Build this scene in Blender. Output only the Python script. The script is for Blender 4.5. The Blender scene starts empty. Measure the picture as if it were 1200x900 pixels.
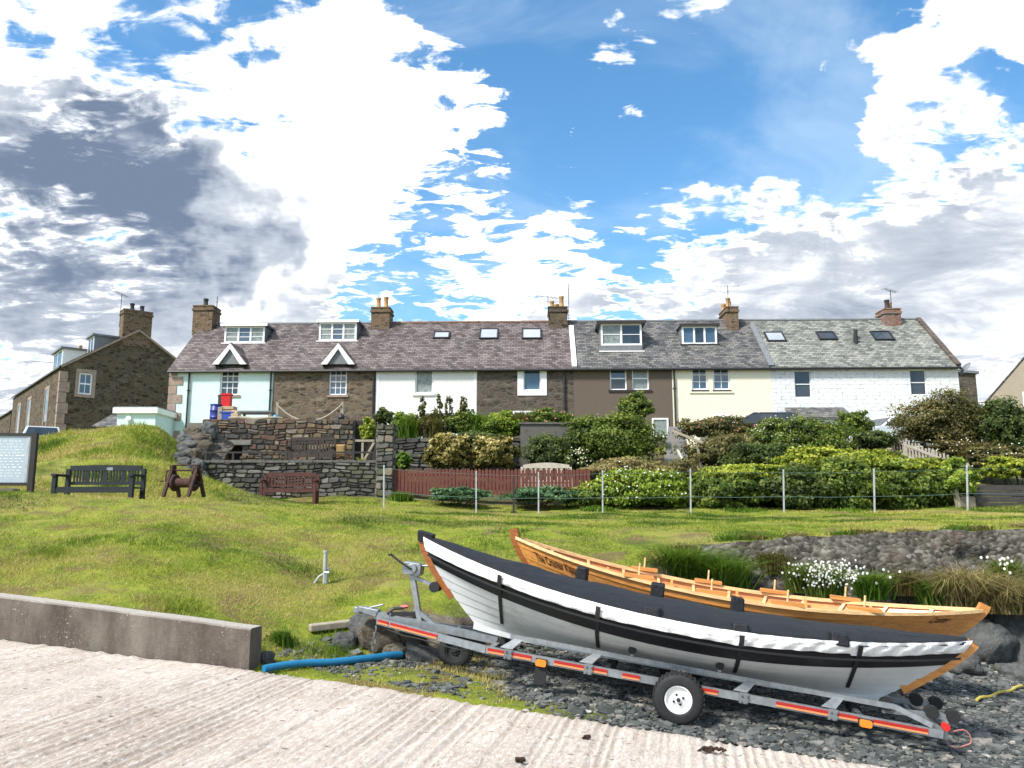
import bpy, bmesh, math, random
import numpy as np
from mathutils import Vector, Matrix, noise as mnoise
R = math.radians
random.seed(7); rng = np.random.default_rng(7)
scene = bpy.context.scene
COL = scene.collection

# ------------------------------------------------------------------ camera
E = 1.838                                   # eye height above the slipway at the camera
FPX, PITCH = 950.0, math.atan(150.0 / 950.0)
cam_d = bpy.data.cameras.new('Camera'); cam = bpy.data.objects.new('Camera', cam_d)
COL.objects.link(cam); scene.camera = cam
cam.location = (0, 0, E); cam.rotation_euler = (R(90) + PITCH, 0, 0)
cam_d.sensor_width = 36.0; cam_d.lens = 36.0 * FPX / 1200.0
cam_d.clip_start = 0.1; cam_d.clip_end = 3000

# ------------------------------------------------------------------ light
SUN_EL, SUN_AZ = R(48), R(-128)             # azimuth from +Y (view direction), negative = left
sun_d = bpy.data.lights.new('Sun', 'SUN'); sun = bpy.data.objects.new('Sun', sun_d)
COL.objects.link(sun)
sun_d.energy = 2.9; sun_d.angle = R(9); sun_d.color = (1.0, .955, .88)
sd = Vector((math.sin(SUN_AZ) * math.cos(SUN_EL), math.cos(SUN_AZ) * math.cos(SUN_EL), math.sin(SUN_EL)))
sun.rotation_euler = sd.to_track_quat('Z', 'Y').to_euler()
sun.location = (0, 0, 60)
vs = scene.view_settings
vs.view_transform = 'Standard'; vs.look = 'None'; vs.exposure = 1.26; vs.gamma = 1.0; vs.use_curve_mapping = False

def ray(u, v):
    dx, dy = (u - 600) / FPX, (450 - v) / FPX
    c, s = math.cos(PITCH), math.sin(PITCH)
    return Vector((dx, c - dy * s, s + dy * c))
def P(u, v, Y):
    """point of the place seen at photo position (u, v), Y metres in front of the viewpoint"""
    d = ray(u, v); k = Y / d.y
    return Vector((d.x * k, Y, d.z * k + E))

# ------------------------------------------------------------------ world: Nishita sky + procedural clouds
world = bpy.data.worlds.new('World'); scene.world = world; world.use_nodes = True
def build_world():
    nt = world.node_tree; N = nt.nodes; L = nt.links; N.clear()
    def node(t, **kw):
        n = N.new(t)
        for k, v in kw.items(): setattr(n, k, v)
        return n
    def setin(n, i, v):
        if hasattr(v, 'links') or isinstance(v, bpy.types.NodeSocket): L.new(v, n.inputs[i])
        else: n.inputs[i].default_value = v
    def M(op, a, b=0.0, c=None, clamp=False):
        n = node('ShaderNodeMath', operation=op, use_clamp=clamp); setin(n, 0, a); setin(n, 1, b)
        if c is not None: setin(n, 2, c)
        return n.outputs[0]
    def VM(op, a, b=(0, 0, 0)):
        n = node('ShaderNodeVectorMath', operation=op); setin(n, 0, a); setin(n, 1, b)
        return n.outputs['Value'] if op in ('DOT_PRODUCT', 'LENGTH') else n.outputs[0]
    def MR(x, a, b, c=0.0, d=1.0):
        n = node('ShaderNodeMapRange', interpolation_type='SMOOTHSTEP'); n.clamp = True
        for i, q in enumerate((x, a, b, c, d)): setin(n, i, q)
        return n.outputs[0]
    def mix(f, a, b):
        n = node('ShaderNodeMix', data_type='RGBA'); setin(n, 0, f); setin(n, 6, a); setin(n, 7, b); return n.outputs[2]
    tc = node('ShaderNodeTexCoord'); D = tc.outputs['Generated']
    nrm = VM('NORMALIZE', D)
    sep = node('ShaderNodeSeparateXYZ'); L.new(nrm, sep.inputs[0])
    zz = M('ADD', M('MAXIMUM', sep.outputs[2], 0.0), 0.17)
    comb = node('ShaderNodeCombineXYZ')
    L.new(M('DIVIDE', sep.outputs[0], zz), comb.inputs[0]); L.new(M('DIVIDE', sep.outputs[1], zz), comb.inputs[1])
    pl = comb.outputs[0]
    def noise(vec, scale, detail, rough, dist=0.0, off=(0, 0, 0)):
        n = node('ShaderNodeTexNoise'); n.inputs['Scale'].default_value = scale; n.inputs['Detail'].default_value = detail
        n.inputs['Roughness'].default_value = rough; n.inputs['Distortion'].default_value = dist
        L.new(VM('ADD', vec, off), n.inputs['Vector']); return n.outputs['Fac']
    def blob(u, v, ang, soft=0.0):
        c = ray(u, v).normalized(); ca = math.cos(R(ang)); cb = math.cos(R(ang * soft))
        return MR(VM('DOT_PRODUCT', wd, tuple(c)), ca, cb)
    # warped direction gives the large masses torn, uneven outlines
    nz = node('ShaderNodeTexNoise'); nz.inputs['Scale'].default_value = 5.0; nz.inputs['Detail'].default_value = 5; nz.inputs['Roughness'].default_value = .62
    L.new(nrm, nz.inputs['Vector'])
    wv = VM('MULTIPLY', VM('SUBTRACT', nz.outputs['Color'], (.5, .5, .5)), (.42, .42, .34))
    wd = VM('NORMALIZE', VM('ADD', nrm, wv))
    n_big = noise(pl, 1.1, 7, .60, .4, (3.1, 1.7, 0))
    n_mid = noise(pl, 3.6, 8, .60, .7, (8.3, 2.2, 1))
    n_fin = noise(VM('MULTIPLY', pl, (1.0, 1.7, 1)), 9.5, 6, .60, .6, (1.3, 5.2, 2))
    dens = M('ADD', M('MULTIPLY', n_big, .55), M('ADD', M('MULTIPLY', n_mid, .62), M('MULTIPLY', n_fin, .44)))
    dens = M('ADD', M('MULTIPLY', M('SUBTRACT', dens, .805), 2.1), .49)
    terms = [  # cloud masses (+) and blue gaps (-), by direction
        (150, 170, 19, .15), (60, 300, 22, .24), (330, 180, 14, .13), (430, 60, 8, .20), (300, 300, 12, .16), (600, 300, 10, .08), (500, 200, 9, .08),
        (1190, 350, 21, .36), (990, 50, 6, -.22), (1190, 60, 6, -.18), (1150, 160, 5, -.16), (1010, 175, 7, -.14), (1140, 165, 4, -.12), (500, 240, 12, .10), (640, 215, 8, .10), (760, 290, 7, .06), (1000, 310, 11, .22), (860, 345, 10, .20), (700, 360, 9, .16), (1200, 190, 9, .14),
        (1085, 65, 6.5, .56), (805, 25, 5, .42), (30, 60, 9, .08),
        (235, 20, 11, -.26), (740, 130, 17, -.22), (900, 120, 17, -.28), (620, 40, 9, -.12), (980, 200, 9, -.08),
        (460, 290, 7, -.12), (470, 355, 5, -.14)]
    for (u, v, a, w) in terms:
        dens = M('ADD', dens, M('MULTIPLY', blob(u, v, a), w))
    dens = M('ADD', dens, M('MULTIPLY', blob(590, 240, 17), M('MULTIPLY', M('SUBTRACT', n_fin, .53), 1.3)))
    alpha = MR(dens, .455, .67)
    wisp = M('MULTIPLY', MR(noise(pl, 1.7, 5, .6, 1.2, (5, 9, 3)), .42, .78), .34)
    # shading of the clouds: grey undersides where the cloud is thick
    shade = M('MULTIPLY', MR(noise(pl, 2.6, 8, .64, .6, (2.4, 7.7, 4)), .46, .74), .48)
    dark = 0.0
    for (u, v, a, w) in [(30, 235, 10, .70), (165, 215, 7, .70), (60, 320, 13, .55), (190, 330, 6, .40), (285, 318, 3.4, .70), (105, 130, 4, .30), (215, 165, 4.2, .40), (320, 250, 4.5, .40),
                         (680, 362, 6, .42), (800, 360, 9, .36), (960, 350, 11, .30), (1130, 320, 14, .34), (1190, 240, 8, .16), (480, 150, 4, .22), (400, 360, 5, .45)]:
        dark = M('ADD', dark, M('MULTIPLY', blob(u, v, a), w))
    dark = M('MULTIPLY', dark, MR(M('ADD', M('MULTIPLY', n_mid, .65), M('ADD', M('MULTIPLY', n_big, .30), M('MULTIPLY', n_fin, .25))), .42, .78, .45, 1.25))
    shade = M('ADD', shade, dark)
    shade = M('MULTIPLY', shade, MR(dens, .54, .82))
    K = 1 / 0.1
    white = (.66 * K, .66 * K, .645 * K, 1); grey = (.085 * K, .112 * K, .165 * K, 1); mid = (.27 * K, .295 * K, .335 * K, 1)
    c1 = mix(MR(shade, 0.0, .62), white, mid); ccol = mix(MR(shade, .45, 1.35), c1, grey)
    sky = node('ShaderNodeTexSky', sky_type='NISHITA'); sky.sun_disc = False
    sky.sun_elevation = SUN_EL; sky.sun_rotation = SUN_AZ; sky.altitude = 5; sky.air_density = 1.0; sky.dust_density = .4; sky.ozone_density = 2.2
    hs = node('ShaderNodeHueSaturation'); hs.inputs['Saturation'].default_value = 1.22; hs.inputs['Value'].default_value = 1.0; hs.inputs['Hue'].default_value = .492
    L.new(sky.outputs[0], hs.inputs['Color'])
    base = mix(wisp, hs.outputs[0], (.40 * K, .47 * K, .52 * K, 1))
    col = mix(alpha, base, ccol)
    bg = node('ShaderNodeBackground'); bg.inputs['Strength'].default_value = 0.1; L.new(col, bg.inputs['Color'])
    out = node('ShaderNodeOutputWorld'); L.new(bg.outputs[0], out.inputs['Surface'])
build_world()
scene.render.engine = 'CYCLES'

# ------------------------------------------------------------------ helpers: mesh collector and tagging
class MB:
    def __init__(s): s.v = []; s.f = []
    def quad(s, a, b, c, d):
        n = len(s.v); s.v += [tuple(a), tuple(b), tuple(c), tuple(d)]; s.f.append((n, n + 1, n + 2, n + 3)); return s
    def poly(s, pts):
        n = len(s.v); s.v += [tuple(p) for p in pts]; s.f.append(tuple(range(n, n + len(pts)))); return s
    def hexa(s, q):                       # 8 corners: bottom ring then top ring
        n = len(s.v); s.v += [tuple(p) for p in q]
        for f in ((0, 3, 2, 1), (4, 5, 6, 7), (0, 1, 5, 4), (1, 2, 6, 5), (2, 3, 7, 6), (3, 0, 4, 7)): s.f.append(tuple(n + i for i in f))
        return s
    def box(s, x0, x1, y0, y1, z0, z1):
        return s.hexa([(x0, y0, z0), (x1, y0, z0), (x1, y1, z0), (x0, y1, z0), (x0, y0, z1), (x1, y0, z1), (x1, y1, z1), (x0, y1, z1)])
    def cbox(s, x0, x1, y0, y1, z0, z1, c=.01):   # box with chamfered edges along the outline
        prof = [(x0 + c, z0), (x1 - c, z0), (x1, z0 + c), (x1, z1 - c), (x1 - c, z1), (x0 + c, z1), (x0, z1 - c), (x0, z0 + c)]
        return s.prism(prof, y0, y1)
    def prism(s, prof, y0, y1):           # polygon in XZ extruded along Y
        n = len(s.v); m = len(prof)
        s.v += [(x, y0, z) for x, z in prof] + [(x, y1, z) for x, z in prof]
        s.f.append(tuple(range(n, n + m))); s.f.append(tuple(range(n + 2 * m - 1, n + m - 1, -1)))
        for i in range(m): j = (i + 1) % m; s.f.append((n + i, n + m + i, n + m + j, n + j))
        return s
    def bar(s, a, b, w, h, up=(0, 0, 1)):
        a, b = Vector(a), Vector(b); d = (b - a).normalized(); up = Vector(up)
        if abs(d.dot(up)) > .98: up = Vector((0, 1, 0))
        sx = d.cross(up).normalized() * (w / 2); sy = sx.cross(d).normalized() * (h / 2)
        return s.hexa([a - sx - sy, a + sx - sy, a + sx + sy, a - sx + sy, b - sx - sy, b + sx - sy, b + sx + sy, b - sx + sy])
    def tube(s, pts, r, n=8, cap=True):
        pts = [Vector(p) for p in pts]; rs = r if isinstance(r, (list, tuple)) else [r] * len(pts)
        base = len(s.v); ref = None
        for i, p in enumerate(pts):
            d = (pts[min(i + 1, len(pts) - 1)] - pts[max(i - 1, 0)]).normalized()
            if ref is None: ref = Vector((0, 0, 1)) if abs(d.z) < .9 else Vector((1, 0, 0))
            x = d.cross(ref).normalized(); ref = x.cross(d).normalized()
            for k in range(n):
                a = 2 * math.pi * k / n; s.v.append(tuple(p + (x * math.cos(a) + ref * math.sin(a)) * rs[i]))
        for i in range(len(pts) - 1):
            for k in range(n):
                j = (k + 1) % n; q = base + i * n; s.f.append((q + k, q + j, q + n + j, q + n + k))
        if cap:
            s.f.append(tuple(base + k for k in range(n - 1, -1, -1))); q = base + (len(pts) - 1) * n; s.f.append(tuple(q + k for k in range(n)))
        return s
    def lathe(s, prof, n=24, axis='z', o=(0, 0, 0)):   # prof: (radius, height)
        base = len(s.v); o = Vector(o)
        for r, h in prof:
            for k in range(n):
                a = 2 * math.pi * k / n; c, d = r * math.cos(a), r * math.sin(a)
                s.v.append(tuple(o + Vector((c, d, h) if axis == 'z' else ((c, h, d) if axis == 'y' else (h, c, d)))))
        for i in range(len(prof) - 1):
            for k in range(n):
                j = (k + 1) % n; q = base + i * n; s.f.append((q + k, q + j, q + n + j, q + n + k))
        return s
    def grid(s, fn, nu, nv):
        base = len(s.v)
        for i in range(nu + 1):
            for j in range(nv + 1): s.v.append(tuple(fn(i / nu, j / nv)))
        for i in range(nu):
            for j in range(nv):
                q = base + i * (nv + 1) + j; s.f.append((q, q + nv + 1, q + nv + 2, q + 1))
        return s
    def add(s, o, M4=None):
        n = len(s.v); s.v += [tuple(M4 @ Vector(p)) for p in o.v] if M4 else o.v
        s.f += [tuple(n + i for i in f) for f in o.f]; return s
    def mesh(s, name, smooth=False, fix=True):
        me = bpy.data.meshes.new(name); me.from_pydata(s.v, [], s.f)
        if fix:
            bm = bmesh.new(); bm.from_mesh(me); bmesh.ops.remove_doubles(bm, verts=bm.verts, dist=1e-5)
            bmesh.ops.recalc_face_normals(bm, faces=bm.faces); bm.to_mesh(me); bm.free()
        if smooth: me.polygons.foreach_set('use_smooth', [True] * len(me.polygons))
        me.update(); return me
    def build(s, name, mat, parent=None, smooth=False, fix=True, world=False, bevel=0):
        if world and parent is not None:
            iv = (Matrix.Translation(parent.location) @ Matrix.Rotation(parent.rotation_euler.z, 4, 'Z')).inverted()
            s.v = [tuple(iv @ Vector(p)) for p in s.v]
        o = bpy.data.objects.new(name, s.mesh(name, smooth, fix)); COL.objects.link(o)
        if mat is not None: o.data.materials.append(mat)
        if parent is not None: o.parent = parent
        if bevel:
            b = o.modifiers.new('b', 'BEVEL'); b.width = bevel; b.segments = 2; b.limit_method = 'ANGLE'
        if smooth and not bevel and len(s.f) < 60000:
            try: o.data.set_sharp_from_angle(angle=R(40))
            except Exception: pass
        return o
def tag(o, label, cat, group=None, kind=None):
    if label: o['label'] = label
    if cat: o['category'] = cat
    if group: o['group'] = group
    if kind: o['kind'] = kind
    return o
def thing(name, label, cat, loc=(0, 0, 0), rz=0, group=None):
    o = bpy.data.objects.new(name, None); COL.objects.link(o); o.empty_display_size = .2
    o.location = loc; o.rotation_euler = (0, 0, rz); return tag(o, label, cat, group)
def structure(o): o['kind'] = 'structure'; return o
def link_copy(o, parent=None):
    c = o.copy(); COL.objects.link(c)
    if parent is not None: c.parent = parent
    return c
def copy_tree(o, parent=None):
    c = link_copy(o, parent)
    for ch in list(o.children): copy_tree(ch, c)
    return c

# ------------------------------------------------------------------ helpers: procedural materials
class NT:
    def __init__(s, name):
        s.m = bpy.data.materials.new(name); s.m.use_nodes = True; s.t = s.m.node_tree; s.N = s.t.nodes; s.L = s.t.links
        s.b = s.N['Principled BSDF']; s.tc = s.N.new('ShaderNodeTexCoord')
    def set(s, n, i, v):
        if isinstance(v, bpy.types.NodeSocket): s.L.new(v, n.inputs[i])
        else: n.inputs[i].default_value = v
    def node(s, t, **kw):
        n = s.N.new(t)
        for k, v in kw.items(): setattr(n, k, v)
        return n
    def mapv(s, vec, scale=(1, 1, 1), loc=(0, 0, 0), rot=(0, 0, 0)):
        n = s.node('ShaderNodeMapping'); s.set(n, 0, vec); n.inputs[1].default_value = loc; n.inputs[2].default_value = rot; n.inputs[3].default_value = scale; return n.outputs[0]
    def noise(s, vec, scale, detail=5, rough=.6, dist=0.0):
        n = s.node('ShaderNodeTexNoise'); s.set(n, 'Vector', vec); n.inputs['Scale'].default_value = scale
        n.inputs['Detail'].default_value = detail; n.inputs['Roughness'].default_value = rough; n.inputs['Distortion'].default_value = dist; return n.outputs['Fac']
    def math(s, op, a, b=0.0):
        n = s.node('ShaderNodeMath', operation=op); s.set(n, 0, a); s.set(n, 1, b); return n.outputs[0]
    def mr(s, x, a, b, c=0.0, d=1.0):
        n = s.node('ShaderNodeMapRange'); n.clamp = True; n.interpolation_type = 'SMOOTHSTEP'
        for i, q in enumerate((x, a, b, c, d)): s.set(n, i, q)
        return n.outputs[0]
    def mix(s, f, a, b, blend='MIX'):
        n = s.node('ShaderNodeMix', data_type='RGBA', blend_type=blend); s.set(n, 0, f)
        s.set(n, 6, a if not isinstance(a, tuple) else (*a[:3], 1)); s.set(n, 7, b if not isinstance(b, tuple) else (*b[:3], 1)); return n.outputs[2]
    def ramp(s, f, stops):
        n = s.node('ShaderNodeValToRGB'); s.set(n, 0, f); e = n.color_ramp.elements
        while len(e) < len(stops): e.new(.5)
        for el, (p, c) in zip(e, stops): el.position = p; el.color = (*c[:3], 1)
        return n.outputs[0]
    def bump(s, h, strength=.3, dist=.02):
        n = s.node('ShaderNodeBump'); n.inputs['Strength'].default_value = strength; n.inputs['Distance'].default_value = dist
        s.set(n, 'Height', h); s.L.new(n.outputs[0], s.b.inputs['Normal'])
    def out(s, col, rough=.7, metal=0.0, spec=.4):
        s.set(s.b, 'Base Color', col if not isinstance(col, tuple) else (*col[:3], 1)); s.set(s.b, 'Roughness', rough); s.set(s.b, 'Metallic', metal)
        s.b.inputs['Specular IOR Level'].default_value = spec; return s.m
    @property
    def obj(s): return s.tc.outputs['Object']
    def wallvec(s):                      # (x + y, z) of the object: runs along any upright face
        sep = s.node('ShaderNodeSeparateXYZ'); s.L.new(s.obj, sep.inputs[0]); c = s.node('ShaderNodeCombineXYZ')
        s.L.new(s.math('ADD', sep.outputs[0], sep.outputs[1]), c.inputs[0]); s.L.new(sep.outputs[2], c.inputs[1]); return c.outputs[0]

def plain(name, c, rough=.6, var=.25, scale=6.0, bump=.1, metal=0.0, c2=None, spec=.4, detail=6):
    t = NT(name); n = t.noise(t.obj, scale, detail, .65)
    dark = tuple(x * (1 - var) for x in c); lite = tuple(min(1, x * (1 + var * .7)) for x in c)
    col = t.ramp(n, [(.3, dark), (.55, c), (.75, lite)])
    if c2 is not None: col = t.mix(t.mr(t.noise(t.obj, scale * .35, 6, .7), .52, .72), col, c2)
    if bump: t.bump(t.noise(t.obj, scale * 4, 4, .6), bump, .01)
    return t.out(col, rough, metal, spec)
def rubble(name, cols, mortar, scale=4.2, stretch=1.9, depth=.35, rough=.9):
    t = NT(name); v = t.wallvec(); w = t.node('ShaderNodeTexNoise'); t.set(w, 'Vector', v); w.inputs['Scale'].default_value = scale * .9; w.inputs['Detail'].default_value = 3
    vv = t.node('ShaderNodeVectorMath', operation='ADD'); t.set(vv, 0, v)
    sc = t.node('ShaderNodeVectorMath', operation='MULTIPLY'); t.set(sc, 0, w.outputs['Color']); sc.inputs[1].default_value = (.12, .07, 0); t.set(vv, 1, sc.outputs[0])
    mp = t.mapv(vv.outputs[0], (scale / stretch, scale, 1))
    a = t.node('ShaderNodeTexVoronoi', feature='F1'); t.set(a, 'Vector', mp); a.inputs['Scale'].default_value = 1; a.inputs['Randomness'].default_value = .85
    b = t.node('ShaderNodeTexVoronoi', feature='DISTANCE_TO_EDGE'); t.set(b, 'Vector', mp); b.inputs['Scale'].default_value = 1; b.inputs['Randomness'].default_value = .85
    sp = t.node('ShaderNodeSeparateColor'); t.L.new(a.outputs['Color'], sp.inputs[0])
    st = [(i / (len(cols) - 1), c) for i, c in enumerate(cols)]
    col = t.ramp(sp.outputs[0], st); col = t.mix(t.mr(t.noise(v, 18, 5, .7), .3, .8, 0, .55), col, tuple(x * .45 for x in cols[1]))
    e = t.mr(b.outputs['Distance'], .02, .10); col = t.mix(e, mortar, col)
    t.bump(t.math('ADD', t.math('MULTIPLY', e, .7), t.math('MULTIPLY', t.noise(v, 14, 5, .7), .35)), depth, .05)
    return t.out(col, rough, 0, .25)
def slates(name, cols, w=.26, h=.165):
    t = NT(name); sep = t.node('ShaderNodeSeparateXYZ'); t.L.new(t.obj, sep.inputs[0]); c = t.node('ShaderNodeCombineXYZ')
    t.L.new(sep.outputs[0], c.inputs[0]); t.L.new(t.math('MULTIPLY', sep.outputs[2], 1.53), c.inputs[1]); v = c.outputs[0]
    wob = t.node('ShaderNodeTexNoise'); t.set(wob, 'Vector', v); wob.inputs['Scale'].default_value = 2.2; wob.inputs['Detail'].default_value = 4
    av = t.node('ShaderNodeVectorMath', operation='MULTIPLY_ADD'); t.set(av, 0, wob.outputs['Color']); av.inputs[1].default_value = (.10, .05, 0); t.set(av, 2, v); v2 = av.outputs[0]
    b = t.node('ShaderNodeTexBrick'); t.set(b, 'Vector', v2); b.inputs['Scale'].default_value = 1; b.inputs['Brick Width'].default_value = w; b.inputs['Row Height'].default_value = h
    b.inputs['Mortar Size'].default_value = .010; b.inputs['Mortar Smooth'].default_value = .3; b.inputs['Bias'].default_value = 0
    b.inputs['Color1'].default_value = (0, 0, 0, 1); b.inputs['Color2'].default_value = (1, 1, 1, 1); b.inputs['Mortar'].default_value = (.5, .5, .5, 1)
    f = t.math('ADD', t.math('MULTIPLY', b.outputs['Color'], .55), t.math('MULTIPLY', t.noise(v, 5.5, 6, .75), .55))
    col = t.ramp(f, [(.2 + .6 * i / (len(cols) - 1), c) for i, c in enumerate(cols)])
    col = t.mix(t.mr(t.noise(t.mapv(v, (1, .35, 1)), 1.1, 6, .7), .5, .75, 0, .55), col, tuple(x * 1.5 for x in cols[-1]))
    col = t.mix(t.math('MULTIPLY', b.outputs['Fac'], .75), col, tuple(x * .3 for x in cols[0]))
    saw = t.math('FRACT', t.math('DIVIDE', t.math('MULTIPLY', sep.outputs[2], 1.53), h))
    t.bump(t.math('ADD', t.math('MULTIPLY', saw, -.35), t.math('ADD', t.math('MULTIPLY', b.outputs['Fac'], -.6), t.math('MULTIPLY', b.outputs['Color'], .35))), .9, .035)
    return t.out(col, .62, 0, .35)
def leafmat(name, cols, rough=.55, trans=.35):
    t = NT(name); a = t.node('ShaderNodeAttribute', attribute_name='tint'); f = a.outputs['Fac']
    col = t.ramp(f, [(i / (len(cols) - 1), c) for i, c in enumerate(cols)]); t.out(col, rough, 0, .3)
    tr = t.node('ShaderNodeBsdfTranslucent'); t.set(tr, 0, t.mix(.35, col, (.25, .32, .03))); ms = t.node('ShaderNodeMixShader'); ms.inputs[0].default_value = trans
    t.L.new(t.b.outputs[0], ms.inputs[1]); t.L.new(tr.outputs[0], ms.inputs[2]); t.L.new(ms.outputs[0], t.N['Material Output'].inputs[0]); return t.m
MAT = {}
MAT['white_paint'] = plain('white_paint', (.78, .78, .76), .5, .06, 5, .05)
MAT['pvc'] = plain('white_window_frame', (.80, .80, .79), .35, .04, 5, 0)
MAT['glass'] = plain('window_glass', (.028, .040, .055), .06, .5, 1.7, 0, spec=.7)
MAT['glass_blue'] = plain('bright_window_glass', (.055, .10, .16), .05, .4, 1.2, 0, spec=.8)
MAT['glass_curtain'] = plain('curtained_window', (.22, .25, .235), .22, .45, 7.0, 0, spec=.6)
MAT['skylight'] = plain('skylight_glass', (.33, .36, .40), .08, .15, 1.0, 0, spec=.9)
MAT['dark_metal'] = plain('dark_cast_iron', (.022, .022, .024), .5, .3, 9, .1)
MAT['lead'] = plain('lead_flashing', (.16, .17, .18), .6, .25, 5, .1)
MAT['galv'] = plain('galvanised_steel', (.27, .29, .305), .45, .3, 14, .05, .55, spec=.5)
MAT['galv_post'] = plain('pale_post_metal', (.40, .42, .42), .5, .2, 8, .03)
MAT['rubber'] = plain('black_rubber', (.017, .017, .018), .75, .3, 20, .15)
MAT['rust'] = plain('rusty_iron', (.050, .022, .016), .85, .45, 9, .4, c2=(.02, .013, .012))
MAT['pot_clay'] = plain('chimney_pot_clay', (.42, .25, .11), .8, .2, 6, .1)
MAT['pot_dark'] = plain('dark_chimney_pot', (.04, .038, .04), .8, .2, 6, .1)
# ------------------------------------------------------------------ terrain
DX, DY = .978, -.208                       # slipway direction (downhill) ; across: (NX, NY)
NX, NY = .208, .978
NC = 7.325                                 # far edge of the slipway
def tau(x, y): return np.clip(DX * x + DY * y + 4.01, -14, 22)
def z_ramp(x, y):
    t = tau(x, y); return -1.476 - .079 * t - .0028 * t * t + E
def n_of(x, y): return NX * x + NY * y
def vnoise(x, y, s, seed=0):
    """cheap smooth value noise, vectorised"""
    x = np.asarray(x) * s + seed * 13.7; y = np.asarray(y) * s + seed * 7.3
    xi = np.floor(x).astype(np.int64); yi = np.floor(y).astype(np.int64); fx = x - xi; fy = y - yi
    fx = fx * fx * (3 - 2 * fx); fy = fy * fy * (3 - 2 * fy)
    def h(a, b):
        n = (a * 374761393 + b * 668265263 + seed * 1442695) & 0xffffffff; n = ((n ^ (n >> 13)) * 1274126177) & 0xffffffff
        return ((n ^ (n >> 16)) & 0xffff) / 65535.0
    return (h(xi, yi) * (1 - fx) + h(xi + 1, yi) * fx) * (1 - fy) + (h(xi, yi + 1) * (1 - fx) + h(xi + 1, yi + 1) * fx) * fy - .5
def fbm(x, y, s, o=4, seed=0):
    r = 0; a = 1
    for i in range(o): r = r + a * vnoise(x, y, s * 2 ** i, seed + i); a *= .5
    return r
def sstep(x, a, b):
    t = np.clip((x - a) / (b - a), 0, 1); return t * t * (3 - 2 * t)
_c = []
def cp(u, v, Y, dz=0): p = P(u, v, Y); _c.append((p.x, p.y, p.z + dz))
for q in [(0, 701, 8.95), (150, 721, 8.5), (285, 741, 8.25), (0, 640, 11), (150, 650, 10.6), (290, 668, 10.5), (0, 606, 12.6), (150, 612, 12.5),
          (0, 574, 14.6), (100, 579, 14.6), (200, 586, 15), (290, 592, 15.3), (370, 597, 16), (450, 601, 17), (600, 608, 17), (750, 612, 17), (900, 609, 18), (1050, 606, 18.5), (1200, 603, 19),
          (800, 632, 13), (900, 630, 13.1), (1000, 627, 13.2), (1200, 616, 13.6), (700, 638, 12.6), (600, 650, 12), (500, 692, 10.4), (430, 706, 10.0), (345, 745, 9.2), (380, 650, 12.2), (450, 648, 12.4), (350, 690, 10.7),
          (450, 596, 21.5), (560, 602, 21.5), (706, 601, 21.5), (809, 603, 21.5), (918, 602, 21.5), (1024, 601, 21.5), (1133, 600, 21.5), (1250, 598, 21.5),
          (335, 590, 22.3), (240, 584, 23.8), (450, 584, 23.8), (340, 586, 23.8),
          (100, 590, 16), (100, 584, 17.2), (200, 592, 16.6), (300, 597, 18), (20, 585, 16), (100, 556, 18.8), (100, 530, 21), (130, 503, 24.5), (190, 500, 24.5), (60, 511, 24), (30, 540, 20.8), (-60, 545, 20.8), (190, 540, 20.5), (205, 570, 18.8), (0, 560, 17.5)]: cp(*q)
for q in [(-22, 24, 2.2), (-20, 34, 2.55), (-10, 34, 2.6), (0, 34, 2.6), (10, 34, 2.6), (20, 34, 2.6), (30, 34, 2.6), (-30, 30, 2.4), (-30, 45, 2.6), (0, 45, 2.6), (30, 45, 2.6), (-9.3, 25.4, .95), (-6.5, 25.4, .95), (-4.6, 25.4, .9), (-8, 23.9, .35), (-12, 29, 2.5), (-7, 32, 2.3), (-8, 29, 2.5),
          (-1, 27, 1.0), (4, 27, 1.0), (10, 27, 1.1), (5, 30, 1.9), (0, 30.5, 2.0), (11, 30.5, 2.0), (16, 29, 1.5), (20, 25, .6), (4, 23.5, .1), (10, 23.5, .1), (-1, 23.5, .15), (25, 20, .1), (22, 14, -.2), (-10, 9.6, -.4), (-14, 13, .4), (-22, 14, .7)]:
    _c.append((q[0], q[1], q[2] + E))
_C = np.array(_c)
def _phi(r2): return np.where(r2 > 0, .5 * r2 * np.log(np.maximum(r2, 1e-12)), 0)
def _fit(C, lam=.3):
    n = len(C); d2 = ((C[:, None, :2] - C[None, :, :2]) ** 2).sum(-1); A = np.zeros((n + 3, n + 3))
    A[:n, :n] = _phi(d2) + np.eye(n) * lam; Q = np.c_[np.ones(n), C[:, :2]]; A[:n, n:] = Q; A[n:, :n] = Q.T
    return np.linalg.solve(A, np.r_[C[:, 2], 0, 0, 0])
_W = _fit(_C)
def z_upper(x, y):
    xs = np.clip(x, -28, 28).ravel(); ys = np.clip(y, 7, 44).ravel(); r = np.zeros_like(xs, dtype=float)
    for i in range(0, len(xs), 4000):
        d2 = (xs[i:i + 4000, None] - _C[None, :, 0]) ** 2 + (ys[i:i + 4000, None] - _C[None, :, 1]) ** 2
        r[i:i + 4000] = _phi(d2) @ _W[:-3] + _W[-3] + _W[-2] * xs[i:i + 4000] + _W[-1] * ys[i:i + 4000]
    return r.reshape(np.shape(x))
_bx = [-40, -2.75, -2.35, -1.9, -1.3, -.3, 1.2, 3.0, 5.0, 8.0, 14, 40]
_by = [0, 0, 8.85, 9.15, 9.4, 9.9, 10.9, 12.2, 12.5, 12.7, 13.0, 14]
def blufline(x):
    x = np.asarray(x, dtype=float); wall = (NC - NX * x) / NY + .02
    y = np.interp(x, _bx, _by); return np.where(x < -2.35, np.where(x < -2.75, wall, wall + (y * 0 + 8.85 - wall) * sstep(x, -2.75, -2.35)), y)
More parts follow.
